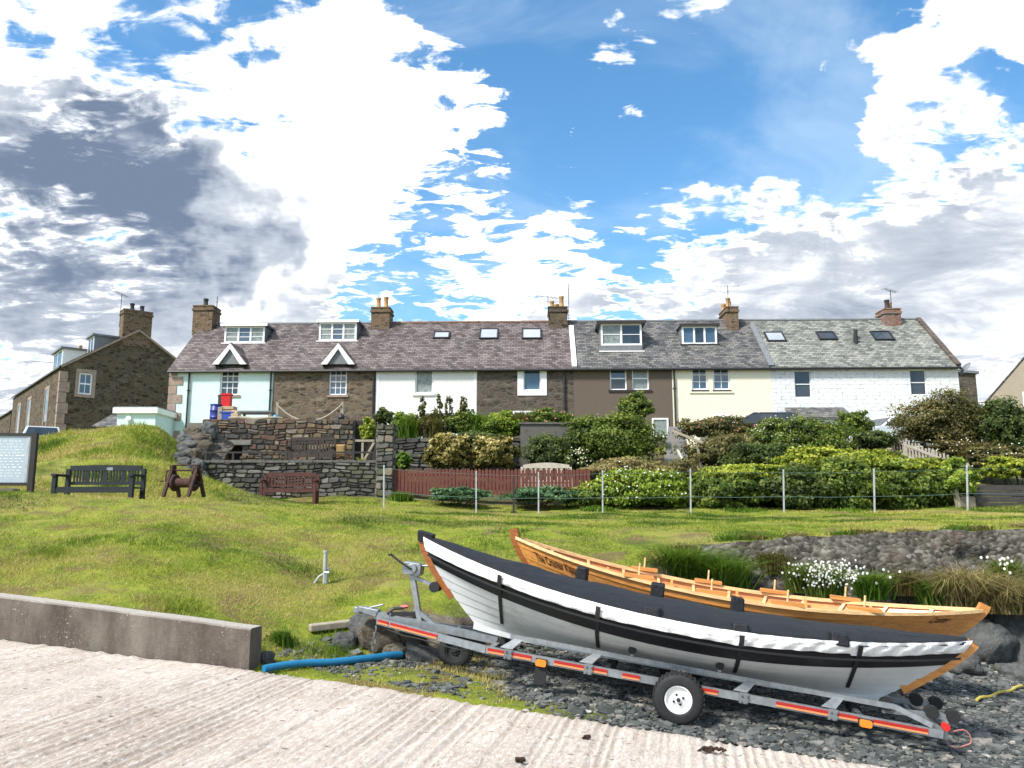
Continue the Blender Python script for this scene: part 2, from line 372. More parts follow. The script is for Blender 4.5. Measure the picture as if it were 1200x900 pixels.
def bluff_mask(x, y):
    w = np.interp(x, [-3, -2.6, -1.8, 0, 2.5, 4, 20], [.05, .9, 1.2, 1.4, 1.0, .24, .24])
    d = y - blufline(x) + .22 * fbm(x, y, 1.1, 3, 5) * np.interp(x, [-2.6, -1.5], [0, 1])
    return sstep(d, -w * .5, w * .5)
def ground_z(x, y):
    x = np.asarray(x, dtype=float); y = np.asarray(y, dtype=float); n = n_of(x, y)
    zr = z_ramp(x, y); lo = zr - .03 + .05 * np.clip(n - NC, 0, 8) + .035 * fbm(x, y, 1.6, 3, 2) * sstep(n, NC, NC + .6)
    up = z_upper(x, y) + .055 * fbm(x, y, .8, 4, 9) + .022 * fbm(x, y, 3.1, 2, 19)
    m = bluff_mask(x, y); z = lo * (1 - m) + up * m
    z = np.where(n < NC - .03, zr - .16, z); z = np.where((x < -2.58) & (n < NC + .135), np.minimum(zr - .16, z), z)
    z = np.where((x > -9.75) & (x < -3.7) & (y > 24.2) & (y < 27.5), np.minimum(z, 1.15 + E), z)
    far = sstep(np.maximum(np.abs(x), y), 46, 120); return z * (1 - far) + (2.6 + E) * far * (y > 0) + z * far * (y <= 0)
def gz(x, y): return float(ground_z(np.array([x]), np.array([y]))[0])

def axis(lo, hi, step, far):
    a = list(np.arange(lo, hi + 1e-6, step)); s = step
    l = [lo]; r = [hi]
    while r[-1] < far: s *= 1.35; r.append(r[-1] + s); l.append(l[-1] - s)
    return np.array(l[:0:-1] + a + r[1:])
def fast_mesh(name, V, F, mat, smooth=True, attrs=None):
    me = bpy.data.meshes.new(name); V = np.asarray(V, dtype=np.float32); F = np.asarray(F, dtype=np.int32); k = F.shape[1]
    me.vertices.add(len(V)); me.vertices.foreach_set('co', V.ravel()); me.loops.add(F.size); me.loops.foreach_set('vertex_index', F.ravel())
    me.polygons.add(len(F)); me.polygons.foreach_set('loop_start', np.arange(0, F.size, k, dtype=np.int32)); me.polygons.foreach_set('loop_total', np.full(len(F), k, dtype=np.int32))
    me.update(calc_edges=True); me.validate()
    me.polygons.foreach_set('use_smooth', np.full(len(me.polygons), smooth))
    for nm, (dom, dat) in (attrs or {}).items():
        if dat.ndim == 2:
            a = me.attributes.new(nm, 'FLOAT_COLOR', dom); a.data.foreach_set('color', np.c_[dat, np.ones(len(dat))].astype(np.float32).ravel())
        else:
            a = me.attributes.new(nm, 'FLOAT', dom); a.data.foreach_set('value', dat.astype(np.float32))
    o = bpy.data.objects.new(name, me); COL.objects.link(o)
    if mat: me.materials.append(mat)
    return o
gxs, gys = axis(-13, 14, .11, 700), axis(6.4, 25.5, .11, 700)
GX, GY = np.meshgrid(gxs, gys, indexing='ij'); GZ = ground_z(GX, GY)
def grass_amount(x, y):
    """1 = turf, 0 = bare shingle"""
    m = bluff_mask(x, y); n = n_of(x, y) - NC; u = x / np.maximum(y, 1)
    low = sstep(-u + .45 * fbm(x, y, 1.3, 4, 21), -.06, .10)              # shingle takes over towards the trailer's wheels
    strip = sstep(.34 - n + .25 * fbm(x, y, 2, 3, 4), 0, .22) * sstep(.05 - u, -.04, .05)
    low = np.maximum(low * (.42 + .5 * sstep(fbm(x, y, 2.6, 3, 31), -.25, .2)), strip)
    return np.clip(m + (1 - m) * low, 0, 1)
gm = grass_amount(GX, GY)
dzx = np.gradient(GZ, gxs, axis=0); dzy = np.gradient(GZ, gys, axis=1); steep = sstep(np.hypot(dzx, dzy), .9, 1.7) * (GX > 1.2)
garden = sstep(GY, 23.4, 24.2) * (GX > -6) * (GY < 33)
V = np.stack([GX, GY, GZ], -1).reshape(-1, 3); nx, ny = GX.shape
I = np.arange(nx * ny).reshape(nx, ny); F = np.stack([I[:-1, :-1], I[1:, :-1], I[1:, 1:], I[:-1, 1:]], -1).reshape(-1, 4)
def ground_material():
    t = NT('turf_and_shingle'); a = t.node('ShaderNodeAttribute', attribute_name='mask'); s = t.node('ShaderNodeSeparateColor'); t.L.new(a.outputs['Color'], s.inputs[0]); o = t.obj
    big = t.noise(o, .55, 5, .62); med = t.noise(o, 2.4, 6, .7); fin = t.noise(o, 26, 4, .7)
    g = t.ramp(t.math('ADD', t.math('MULTIPLY', med, .65), t.math('MULTIPLY', fin, .4)), [(.30, (.045, .070, .008)), (.46, (.125, .170, .016)), (.60, (.235, .260, .030)), (.75, (.36, .31, .085))])
    g = t.mix(t.mr(big, .46, .64, 0, .70), g, (.26, .215, .075)); g = t.mix(t.mr(t.noise(o, .8, 5, .65, .4), .55, .70, 0, .8), g, (.055, .085, .012)); g = t.mix(t.mr(t.noise(o, 1.3, 6, .72, .6), .49, .63, 0, .85), g, (.150, .105, .050))
    vor = t.node('ShaderNodeTexVoronoi', feature='F1'); t.set(vor, 'Vector', o); vor.inputs['Scale'].default_value = 16
    sp = t.node('ShaderNodeSeparateColor'); t.L.new(vor.outputs['Color'], sp.inputs[0])
    gr = t.ramp(sp.outputs[0], [(0, (.032, .036, .034)), (.5, (.065, .071, .067)), (1, (.115, .115, .108))]); gr = t.mix(t.mr(vor.outputs['Distance'], .2, .6, 0, .75), gr, (.025, .028, .026))
    soil = t.ramp(med, [(.3, (.030, .024, .020)), (.6, (.075, .062, .052)), (.8, (.13, .115, .10))])
    col = t.mix(s.outputs[0], gr, g); col = t.mix(s.outputs[2], col, soil)
    t.bump(t.math('ADD', fin, t.math('MULTIPLY', med, .6)), .9, .04); return t.out(col, .95, 0, .15)
MAT['ground'] = ground_material()
ground = structure(fast_mesh('ground', V, F, MAT['ground'], True, {'mask': ('POINT', np.stack([gm.ravel(), 1 - gm.ravel(), np.maximum(steep, garden * .7).ravel()], -1))}))

# ---- slipway: tamped concrete with real grooves running across it
def ramp_material():
    t = NT('tamped_concrete'); o = t.obj
    a = t.noise(t.mapv(o, rot=(0, 0, R(-12))), .7, 6, .6); ro = t.mapv(o, rot=(0, 0, R(12))); b = t.noise(t.mapv(ro, (15, .8, 2)), 1.0, 5, .7); c = t.noise(o, 70, 3, .6)
    col = t.ramp(t.math('ADD', t.math('MULTIPLY', a, .55), t.math('MULTIPLY', b, .5)), [(.26, (.24, .185, .145)), (.42, (.40, .335, .28)), (.58, (.52, .455, .395)), (.75, (.61, .555, .50))])
    col = t.mix(t.mr(c, .60, .72, 0, .6), col, (.17, .14, .115)); col = t.mix(t.mr(t.noise(o, 11, 5, .75), .62, .70, 0, .8), col, (.14, .115, .09))
    vp = t.node('ShaderNodeTexVoronoi', feature='F1'); t.set(vp, 'Vector', t.mapv(o, (1, 1.5, 1))); vp.inputs['Scale'].default_value = 6.5; sv = t.node('ShaderNodeSeparateColor'); t.L.new(vp.outputs['Color'], sv.inputs[0])
    pit = t.math('MULTIPLY', t.mr(vp.outputs['Distance'], .20, .12), t.mr(sv.outputs[0], .62, .66)); col = t.mix(t.math('MULTIPLY', pit, .85), col, (.075, .055, .042))
    fine = t.noise(t.mapv(ro, (40, 13, 9)), 1.0, 4, .75); lw = t.noise(t.mapv(o, (.35, .5, 1)), 1.0, 4, .6); col = t.mix(t.mr(lw, .42, .66, 0, .55), col, (.33, .265, .215)); col = t.mix(t.mr(fine, .54, .70, 0, .6), col, (.165, .12, .092)); col = t.mix(t.mr(fine, .50, .34, 0, .6), col, (.68, .65, .61))
    t.bump(t.math('ADD', c, t.math('ADD', t.math('MULTIPLY', b, .8), t.math('MULTIPLY', fine, .9))), .8, .014); return t.out(col, .85, 0, .3)
MAT['ramp'] = ramp_material()
tt = np.concatenate([np.arange(-16, -4.5, .06), np.arange(-4.5, 6.2, .0125), np.arange(6.2, 18, .06)]); nn = np.concatenate([[-14], np.linspace(-10, 2.5, 12), np.arange(2.9, NC - .06, .11), [NC - .05, NC - .015]])
TT, NNg = np.meshgrid(tt, nn, indexing='ij'); RX = TT * DX + NNg * NX; RY = TT * DY + NNg * NY
ph = TT / .078 + 1.5 * fbm(TT, TT * 0, 1.9, 3, 3) + .22 * fbm(TT * .6, NNg * .5, 1.0, 3, 13); amp = .0165 * np.clip(.80 + 1.4 * fbm(TT * 2.5, NNg * .35, 1.0, 3, 8) + 1.1 * fbm(TT * 11, NNg * .45, 1.0, 2, 18), .0, 1.6)
gro = -np.abs(np.sin(np.pi * ph)) ** .7 * amp + .004 * fbm(TT * 6, NNg * 2, 2, 2, 6)
RZ = z_ramp(RX, RY) + gro + .012 * fbm(RX, RY, .5, 2, 14)
RZ[:, -1] -= .02
V = np.stack([RX, RY, RZ], -1).reshape(-1, 3); nx, ny = RX.shape; I = np.arange(nx * ny).reshape(nx, ny)
F = np.stack([I[:-1, :-1], I[1:, :-1], I[1:, 1:], I[:-1, 1:]], -1).reshape(-1, 4)
ed = V.reshape(nx, ny, 3)[:, -1].copy(); ed[:, 2] -= .3; b0 = len(V); V = np.r_[V, ed]      # slab edge
j = np.arange(nx - 1); F = np.r_[F, np.stack([I[:-1, -1], I[1:, -1], b0 + j + 1, b0 + j], -1)]
slip = structure(fast_mesh('slipway', V, F, MAT['ramp'], True))

# ---- rock face of the bank behind the boats
def bank_material():
    t = NT('pebbly_bank'); o = t.obj; v = t.node('ShaderNodeTexVoronoi', feature='F1'); t.set(v, 'Vector', t.mapv(o, (1, 1, 1.5))); v.inputs['Scale'].default_value = 13
    sp = t.node('ShaderNodeSeparateColor'); t.L.new(v.outputs['Color'], sp.inputs[0]); m = t.noise(o, 1.6, 6, .7)
    col = t.ramp(t.math('ADD', t.math('MULTIPLY', sp.outputs[0], .35), t.math('MULTIPLY', t.noise(o, 9, 6, .75), .7)), [(.25, (.028, .024, .019)), (.48, (.085, .077, .062)), (.66, (.16, .147, .122)), (.85, (.34, .32, .285))])
    col = t.mix(t.mr(m, .5, .7, 0, .7), col, (.085, .055, .042)); col = t.mix(t.mr(t.noise(o, 2.1, 5, .7), .54, .70, 0, .7), col, (.055, .06, .025))
    t.bump(t.math('ADD', t.noise(o, 15, 5, .75), t.math('MULTIPLY', v.outputs['Distance'], -.6)), 1.0, .05); return t.out(col, .95, 0, .2)
MAT['bank'] = bank_material()
bxs = np.arange(2.2, 16, .05); hs = np.linspace(0, 1, 26); BX, BH = np.meshgrid(bxs, hs, indexing='ij')
top = ground_z(BX, blufline(BX) + .62) - .005 + .10 * fbm(BX, BX * 0, 1.4, 4, 44); bot = ground_z(BX, blufline(BX) - .7) - .15
fade = sstep(BX, 2.2, 3.4)
BZ = bot + (top - bot) * BH ** .9
prof = -.22 + .46 * BH ** 1.8
BY = blufline(BX) + prof + (.20 * fbm(BX, BZ * 1.6, 1.5, 5, 41) + .06 * fbm(BX, BZ, 7, 2, 47)) * (1 - BH ** 10) - .14 + (1 - fade) * .8
V = np.stack([BX, BY, BZ], -1).reshape(-1, 3); nx, ny = BX.shape; I = np.arange(nx * ny).reshape(nx, ny)
F = np.stack([I[:-1, :-1], I[1:, :-1], I[1:, 1:], I[:-1, 1:]], -1).reshape(-1, 4)
structure(fast_mesh('rocky_bank', V, F, MAT['bank'], True))

# ---- shingle (many small stones) and turf blades: nobody could count them
def stone_proto(k):
    r = np.random.default_rng(100 + k); bm = bmesh.new(); bmesh.ops.create_icosphere(bm, subdivisions=1, radius=1)
    v = np.array([p.co[:] for p in bm.verts]); f = np.array([[q.index for q in p.verts] for p in bm.faces]); bm.free()
    v += r.normal(0, .17, v.shape); v = np.sign(v) * np.abs(v) ** .8; return v * np.array([1, .72, .38]), f
def scatter_stones(name, X, Y, S, mat, sink=.3):
    protos = [stone_proto(k) for k in range(6)]; Z = ground_z(X, Y); VV = []; FF = []; TI = []; b = 0; r = np.random.default_rng(3)
    for i in range(len(X)):
        v, f = protos[i % 6]; a, c = r.uniform(0, 6.28), r.normal(0, .28); s = S[i]
        w = v * s; w = np.c_[w[:, 0], w[:, 1] * math.cos(c) - w[:, 2] * math.sin(c), w[:, 1] * math.sin(c) + w[:, 2] * math.cos(c)]
        w = np.c_[w[:, 0] * math.cos(a) - w[:, 1] * math.sin(a), w[:, 0] * math.sin(a) + w[:, 1] * math.cos(a), w[:, 2]]
        VV.append(w + (X[i], Y[i], Z[i] + s * (.38 - sink))); FF.append(f + b); b += len(v); TI.append(np.full(len(v), r.random()))
    return fast_mesh(name, np.concatenate(VV), np.concatenate(FF), mat, False, {'tint': ('POINT', np.concatenate(TI))})
t = NT('shingle_stones'); a_ = t.node('ShaderNodeAttribute', attribute_name='tint')
c_ = t.ramp(a_.outputs['Fac'], [(0, (.030, .034, .034)), (.45, (.076, .083, .080)), (.75, (.125, .130, .124)), (.93, (.20, .19, .17)), (.985, (.24, .21, .18)), (1, (.5, .49, .46))])
c_ = t.mix(t.mr(t.noise(t.obj, 14, 5, .7), .4, .7, 0, .6), c_, (.05, .055, .05)); t.bump(t.noise(t.obj, 50, 3, .6), .5, .006); MAT['shingle'] = t.out(c_, .8, 0, .3)
n_try = 170000; X = rng.uniform(-2.4, 9.5, n_try); Y = rng.uniform(6.2, 13.0, n_try)
ok = (n_of(X, Y) > NC + .02) & (Y < blufline(X) + .1) & (rng.random(n_try) > grass_amount(X, Y) * 1.02) & (X / Y < .80)
dens = np.clip((9.5 / Y) ** 2.2, .2, 1); ok &= rng.random(n_try) < dens; X, Y = X[ok][:46000], Y[ok][:46000]
S = np.clip(rng.lognormal(-3.86, .48, len(X)), .010, .095)
shingle = tag(scatter_stones('shingle', X, Y, S, MAT['shingle']), 'loose grey slate shingle on the beach under the boats', 'shingle', kind='stuff')

MAT['grass'] = leafmat('grass_blades', [(.050, .100, .006), (.125, .205, .012), (.245, .305, .024), (.40, .365, .075), (.50, .39, .15)], .6, .3)
def blades(name, X, Y, Hh, W, lean, mat, tint):
    n = len(X); Z = ground_z(X, Y) - .012; a = rng.uniform(0, 6.283, n); l = rng.normal(0, lean, (n, 2)) * Hh[:, None]
    dx, dy = np.cos(a) * W / 2, np.sin(a) * W / 2
    V = np.stack([np.stack([X - dx, Y - dy, Z], -1), np.stack([X + dx, Y + dy, Z], -1), np.stack([X + l[:, 0], Y + l[:, 1], Z + Hh], -1)], 1).reshape(-1, 3)
    return fast_mesh(name, V, np.arange(3 * n).reshape(-1, 3), mat, False, {'tint': ('POINT', np.repeat(tint, 3))})
def turf():
    n = 680000; Y = 7.6 * (24.5 / 7.6) ** rng.random(n); X = rng.uniform(-.72, .72, n) * Y
    ga = grass_amount(X, Y); ok = (n_of(X, Y) > NC + .03) & (rng.random(n) < ga) & ((X > -2.6) | (n_of(X, Y) > NC + .30)) & ~((Y > 23.9) & (X > -5.6)) & ~((X > 2.4) & (np.abs(Y - blufline(X)) < .35))
    ok &= ~((X > 2.4) & (Y < blufline(X)))
    patch = fbm(X, Y, .55, 4, 61); X, Y, patch, ga = X[ok], Y[ok], patch[ok], ga[ok]; thin = rng.random(len(X)) < np.clip(.60 + 1.7 * patch + 1.1 * fbm(X, Y, 1.7, 4, 97), .04, 1)
    X, Y, patch = X[thin], Y[thin], patch[thin]; n = len(X)
    lush = fbm(X, Y, 1.3, 3, 71); tuft = sstep(lush, .12, .45)
    low = sstep(Y, 9.8, 12) ; Hh = rng.uniform(.020, .055, n) * (1 + 1.5 * tuft * (1 - low * .6)); Hh = Hh * (1 + 1.6 * sstep(-X, 6.5, 8) * sstep(Y, 16.5, 18)); W = .0075 * (Y / 9) * rng.uniform(.7, 1.5, n)
    tint = np.clip(.36 - .60 * lush + 1.5 * fbm(X, Y, .55, 5, 83) + .10 * sstep(-X, 0, 5) + rng.normal(0, .20, n), 0, 1)
    o = blades('grass', X, Y, Hh, W, .55, MAT['grass'], tint); return tag(o, 'short rough grass covering the bank and lawn', 'grass', kind='stuff')
turf()
# ------------------------------------------------------------------ terrace of cottages
MAT['stone_a'] = rubble('rubble_stone_brown', [(.045, .032, .022), (.115, .080, .050), (.18, .130, .083), (.085, .068, .052), (.23, .18, .125)], (.14, .12, .092), 8.0, 2.3)
MAT['stone_b'] = rubble('rubble_stone_grey', [(.04, .032, .027), (.088, .068, .053), (.13, .10, .078), (.07, .058, .05), (.16, .13, .10)], (.10, .087, .075), 8.0, 2.5)
MAT['stone_c'] = rubble('rubble_stone_dark', [(.028, .020, .014), (.080, .052, .031), (.13, .09, .055), (.055, .042, .033), (.165, .125, .085)], (.105, .09, .068), 6.6, 2.0)
MAT['render_blue'] = plain('pale_blue_render', (.56, .70, .68), .8, .07, 3, .15, c2=(.47, .60, .59))
MAT['render_white'] = plain('white_render', (.68, .68, .65), .8, .10, 9, .4, c2=(.58, .57, .53))
MAT['render_brown'] = plain('brown_roughcast', (.130, .100, .079), .95, .30, 38, .8, c2=(.095, .074, .060))
MAT['render_cream'] = plain('cream_render', (.74, .69, .54), .85, .07, 14, .35, c2=(.62, .57, .44))
MAT['render_tan'] = plain('tan_render', (.30, .255, .195), .9, .1, 3, .2)
MAT['quoin'] = plain('sandstone_quoin', (.30, .22, .175), .85, .3, 5, .3)
MAT['timber_dark'] = plain('dark_timber', (.030, .026, .024), .7, .3, 9, .2)
MAT['brick_brown'] = rubble('chimney_brown', [(.06, .036, .02), (.14, .085, .046), (.20, .125, .066), (.10, .066, .04)], (.16, .13, .10), 9.0, 2.0, .3)
MAT['brick_red'] = rubble('chimney_red', [(.13, .06, .04), (.22, .10, .065), (.28, .15, .10), (.16, .08, .06)], (.20, .17, .15), 9.0, 2.0, .3)
MAT['slate_purple'] = slates('purple_slate', [(.036, .027, .028), (.080, .061, .061), (.125, .100, .097), (.175, .148, .138)])
MAT['slate_blue'] = slates('blue_grey_slate', [(.032, .032, .034), (.070, .070, .072), (.115, .112, .108), (.17, .16, .145)])
MAT['slate_green'] = slates('green_grey_slate', [(.070, .074, .066), (.135, .14, .125), (.20, .205, .18), (.27, .27, .235)])
def painted_brick():
    t = NT('white_painted_stone'); v = t.wallvec(); b = t.node('ShaderNodeTexBrick'); t.set(b, 'Vector', v); b.inputs['Scale'].default_value = 1; b.inputs['Brick Width'].default_value = .42; b.inputs['Row Height'].default_value = .17
    b.inputs['Mortar Size'].default_value = .014; b.inputs['Mortar Smooth'].default_value = .5
    gaps = t.math('MULTIPLY', b.outputs['Fac'], t.mr(t.noise(v, 5.5, 5, .7), .50, .60)); col = t.mix(gaps, t.ramp(t.noise(v, 3, 5, .6), [(.3, (.58, .59, .59)), (.7, (.70, .70, .69))]), (.26, .26, .25))
    t.bump(t.math('ADD', t.math('MULTIPLY', b.outputs['Fac'], -.8), t.noise(v, 12, 4, .7)), .5, .02); return t.out(col, .8, 0, .3)
MAT['white_stone'] = painted_brick()

Z_BASE, Z_EAVE, Z_RIDGE, DEPTH = 2.45 + E, 6.60 + E, 9.42 + E, 3.25
_a, _b = P(200, 432, 37.2), P(1122, 427, 36.1)
TH = math.atan2(_b.y - _a.y, _b.x - _a.x); TE = Vector((math.cos(TH), math.sin(TH), 0)); TF = Vector((-math.sin(TH), math.cos(TH), 0)); T0 = Vector((_a.x, _a.y, 0))
CAMP = Vector((0, 0, E))
def hit(u, v, pt, nrm):
    d = ray(u, v); k = (pt - CAMP).dot(nrm) / d.dot(nrm); return CAMP + d * k
def tl(u, v, yl=0.0):                       # on the upright plane yl metres behind the facade -> (x, z) along the terrace
    h = hit(u, v, T0 + TF * yl, TF); return (h - T0).dot(TE), h.z
SLOPE = (Z_RIDGE - Z_EAVE) / DEPTH
RN = (TF * -SLOPE + Vector((0, 0, 1))).normalized()
def rl(u, v):                               # on the front roof slope -> (x, y, z)
    h = hit(u, v, T0 + Vector((0, 0, Z_EAVE)), RN); q = h - T0; return q.dot(TE), q.dot(TF), h.z
def roofz(y): return Z_EAVE + SLOPE * y

def wall_holes(mb, x0, x1, z0, z1, holes, t=.14, y=0.0):
    xs = sorted({x0, x1, *[h[0] for h in holes], *[h[1] for h in holes]}); zs = sorted({z0, z1, *[h[2] for h in holes], *[h[3] for h in holes]})
    for i in range(len(xs) - 1):
        for k in range(len(zs) - 1):
            cx, cz = (xs[i] + xs[i + 1]) / 2, (zs[k] + zs[k + 1]) / 2
            if any(h[0] < cx < h[1] and h[2] < cz < h[3] for h in holes): continue
            mb.quad((xs[i], y, zs[k]), (xs[i + 1], y, zs[k]), (xs[i + 1], y, zs[k + 1]), (xs[i], y, zs[k + 1]))
    for a, b, c, d in holes:
        mb.quad((a, y, c), (a, y + t, c), (a, y + t, d), (a, y, d)); mb.quad((b, y, c), (b, y, d), (b, y + t, d), (b, y + t, c))
        mb.quad((a, y, d), (a, y + t, d), (b, y + t, d), (b, y, d)); mb.quad((a, y, c), (b, y, c), (b, y + t, c), (a, y + t, c))
def window(par, x0, x1, z0, z1, y, nx=1, nz=1, sash=False, fw=.055, bars=(0, 0), glass='glass', frame='pvc', name='window'):
    """frame with lights (nx, nz), thin glazing bars inside each light, panes behind"""
    mb = MB(); d = .07
    mb.box(x0, x1, y, y + d, z0, z0 + fw); mb.box(x0, x1, y, y + d, z1 - fw, z1); mb.box(x0, x0 + fw, y + .001, y + d, z0 + fw, z1 - fw); mb.box(x1 - fw, x1, y + .001, y + d, z0 + fw, z1 - fw)
    W, Hh = x1 - x0 - 2 * fw, z1 - z0 - 2 * fw
    for i in range(1, nx): xx = x0 + fw + W * i / nx; mb.box(xx - fw * .5, xx + fw * .5, y + .004, y + d, z0 + fw, z1 - fw)
    for k in range(1, nz): zz = z0 + fw + Hh * k / nz; mb.box(x0 + fw, x1 - fw, y + .008, y + d, zz - fw * .45, zz + fw * .45)
    b = .014
    if bars[0]:
        for i in range(1, bars[0]): xx = x0 + fw + W * i / bars[0]; mb.box(xx - b, xx + b, y + .018, y + .06, z0 + fw, z1 - fw)
    if bars[1]:
        for k in range(1, bars[1]): zz = z0 + fw + Hh * k / bars[1]; mb.box(x0 + fw, x1 - fw, y + .022, y + .058, zz - b, zz + b)
    w = mb.build(name, MAT[frame], par)
    for i in range(nx):
        for k in range(nz):
            g = glass if isinstance(glass, str) else glass[(i + k * nx) % len(glass)]
            MB().box(x0 + fw * .6 + W * i / nx, x0 + fw * 1.2 + W * (i + 1) / nx, y + .045 + .004 * ((i + k) % 2), y + .055 + .004 * ((i + k) % 2), z0 + fw * .6 + Hh * k / nz, z0 + fw * 1.2 + Hh * (k + 1) / nz).build('pane', MAT[g], w)
    return w
def pot(par, x, y, z, h=.5, r=.13, mat='pot_clay'):
    return MB().lathe([(r * .85, 0), (r, .04), (r, .09), (r * .82, .14), (r * .74, h - .12), (r * .92, h - .08), (r * .92, h), (r * .62, h), (r * .55, h - .3)], 14, o=(x, y, z)).build('chimney_pot', MAT[mat], par, True)
def chimney(par, x0, x1, y0, y1, z0, z1, mat, pots=()):
    """stack with two oversailing courses; pots: (fraction along depth or width, height, material)"""
    mb = MB(); mb.cbox(x0, x1, y0, y1, z0, z1 - .28, .015); mb.cbox(x0 - .05, x1 + .05, y0 - .05, y1 + .05, z1 - .281, z1 - .17, .012)
    mb.cbox(x0 - .01, x1 + .01, y0 - .01, y1 + .01, z1 - .171, z1 - .06, .012); mb.cbox(x0 - .035, x1 + .035, y0 - .035, y1 + .035, z1 - .061, z1, .012)
    c = mb.build('chimney', MAT[mat], par)
    fl = MB(); fl.box(x0 - .04, x1 + .04, y0 - .04, y1 + .04, z0, z0 + .0); 
    for (fx, fy, h, m) in pots: pot(c, x0 + (x1 - x0) * fx, y0 + (y1 - y0) * fy, z1 - .02, h, .14, m)
    return c
def aerial(par, x, y, z0, h, yagi=True, ang=.4):
    mb = MB(); mb.tube([(x, y, z0), (x, y, z0 + h)], .018, 6)
    if yagi:
        c, s = math.cos(ang), math.sin(ang); L = .55
        mb.tube([(x - c * L, y - s * L, z0 + h - .05), (x + c * L, y + s * L, z0 + h - .02)], .012, 5)
        for k in range(6):
            q = -L + 2 * L * k / 5; mb.tube([(x + c * q + s * .18, y + s * q - c * .18, z0 + h - .035), (x + c * q - s * .18, y + s * q + c * .18, z0 + h - .035)], .008, 4)
    else: mb.tube([(x - .06, y, z0 + h - .3), (x + .06, y, z0 + h - .3)], .01, 4)
    return mb.build('aerial', MAT['dark_metal'], par)
def downpipe(par, x, z0, z1, mat='dark_metal'):
    mb = MB(); mb.tube([(x, -.07, z0), (x, -.07, z1 - .15), (x, -.13, z1 - .02)], .042, 8)
    for q in (.25, .75): mb.box(x - .07, x + .07, -.08, .004, z0 + (z1 - z0) * q, z0 + (z1 - z0) * q + .05)
    return mb.build('downpipe', MAT[mat], par)

UB = [200, 321, 441, 559, 672, 787, 903, 1122]
XB = [tl(u, 431.5 - 4.5 * (u - 200) / 920)[0] for u in UB]
HOUSES = [('pale blue rendered cottage with sandstone quoins at the end of the terrace', 'render_blue', 'slate_purple'),
          ('brown rubble stone cottage with white gablet and three-light dormer', 'stone_a', 'slate_purple'),
          ('white rendered cottage with two skylights and one white framed window', 'render_white', 'slate_purple'),
          ('grey rubble stone cottage with thick white surround round its window', 'stone_b', 'slate_purple'),
          ('brown roughcast cottage with paired sash windows and tall slate-cheeked dormer', 'render_brown', 'slate_blue'),
          ('cream rendered cottage with paired windows and three-light dormer', 'render_cream', 'slate_blue'),
          ('wide white painted stone cottage with green-grey slates at the end of the terrace', 'white_stone', 'slate_green')]
HS = []
WINS = {0: [(257, 430.5, 281, 463)], 1: [(385, 428, 407, 463)], 2: [(486, 430.5, 508, 461)], 3: [(609, 430.5, 638, 461)],
        4: [(715, 429, 734, 457), (741, 429, 760, 457)], 5: [(811, 428.5, 829, 457), (836, 428.5, 855, 457)], 6: [(932, 434, 950, 466), (1068, 433, 1085, 463)]}
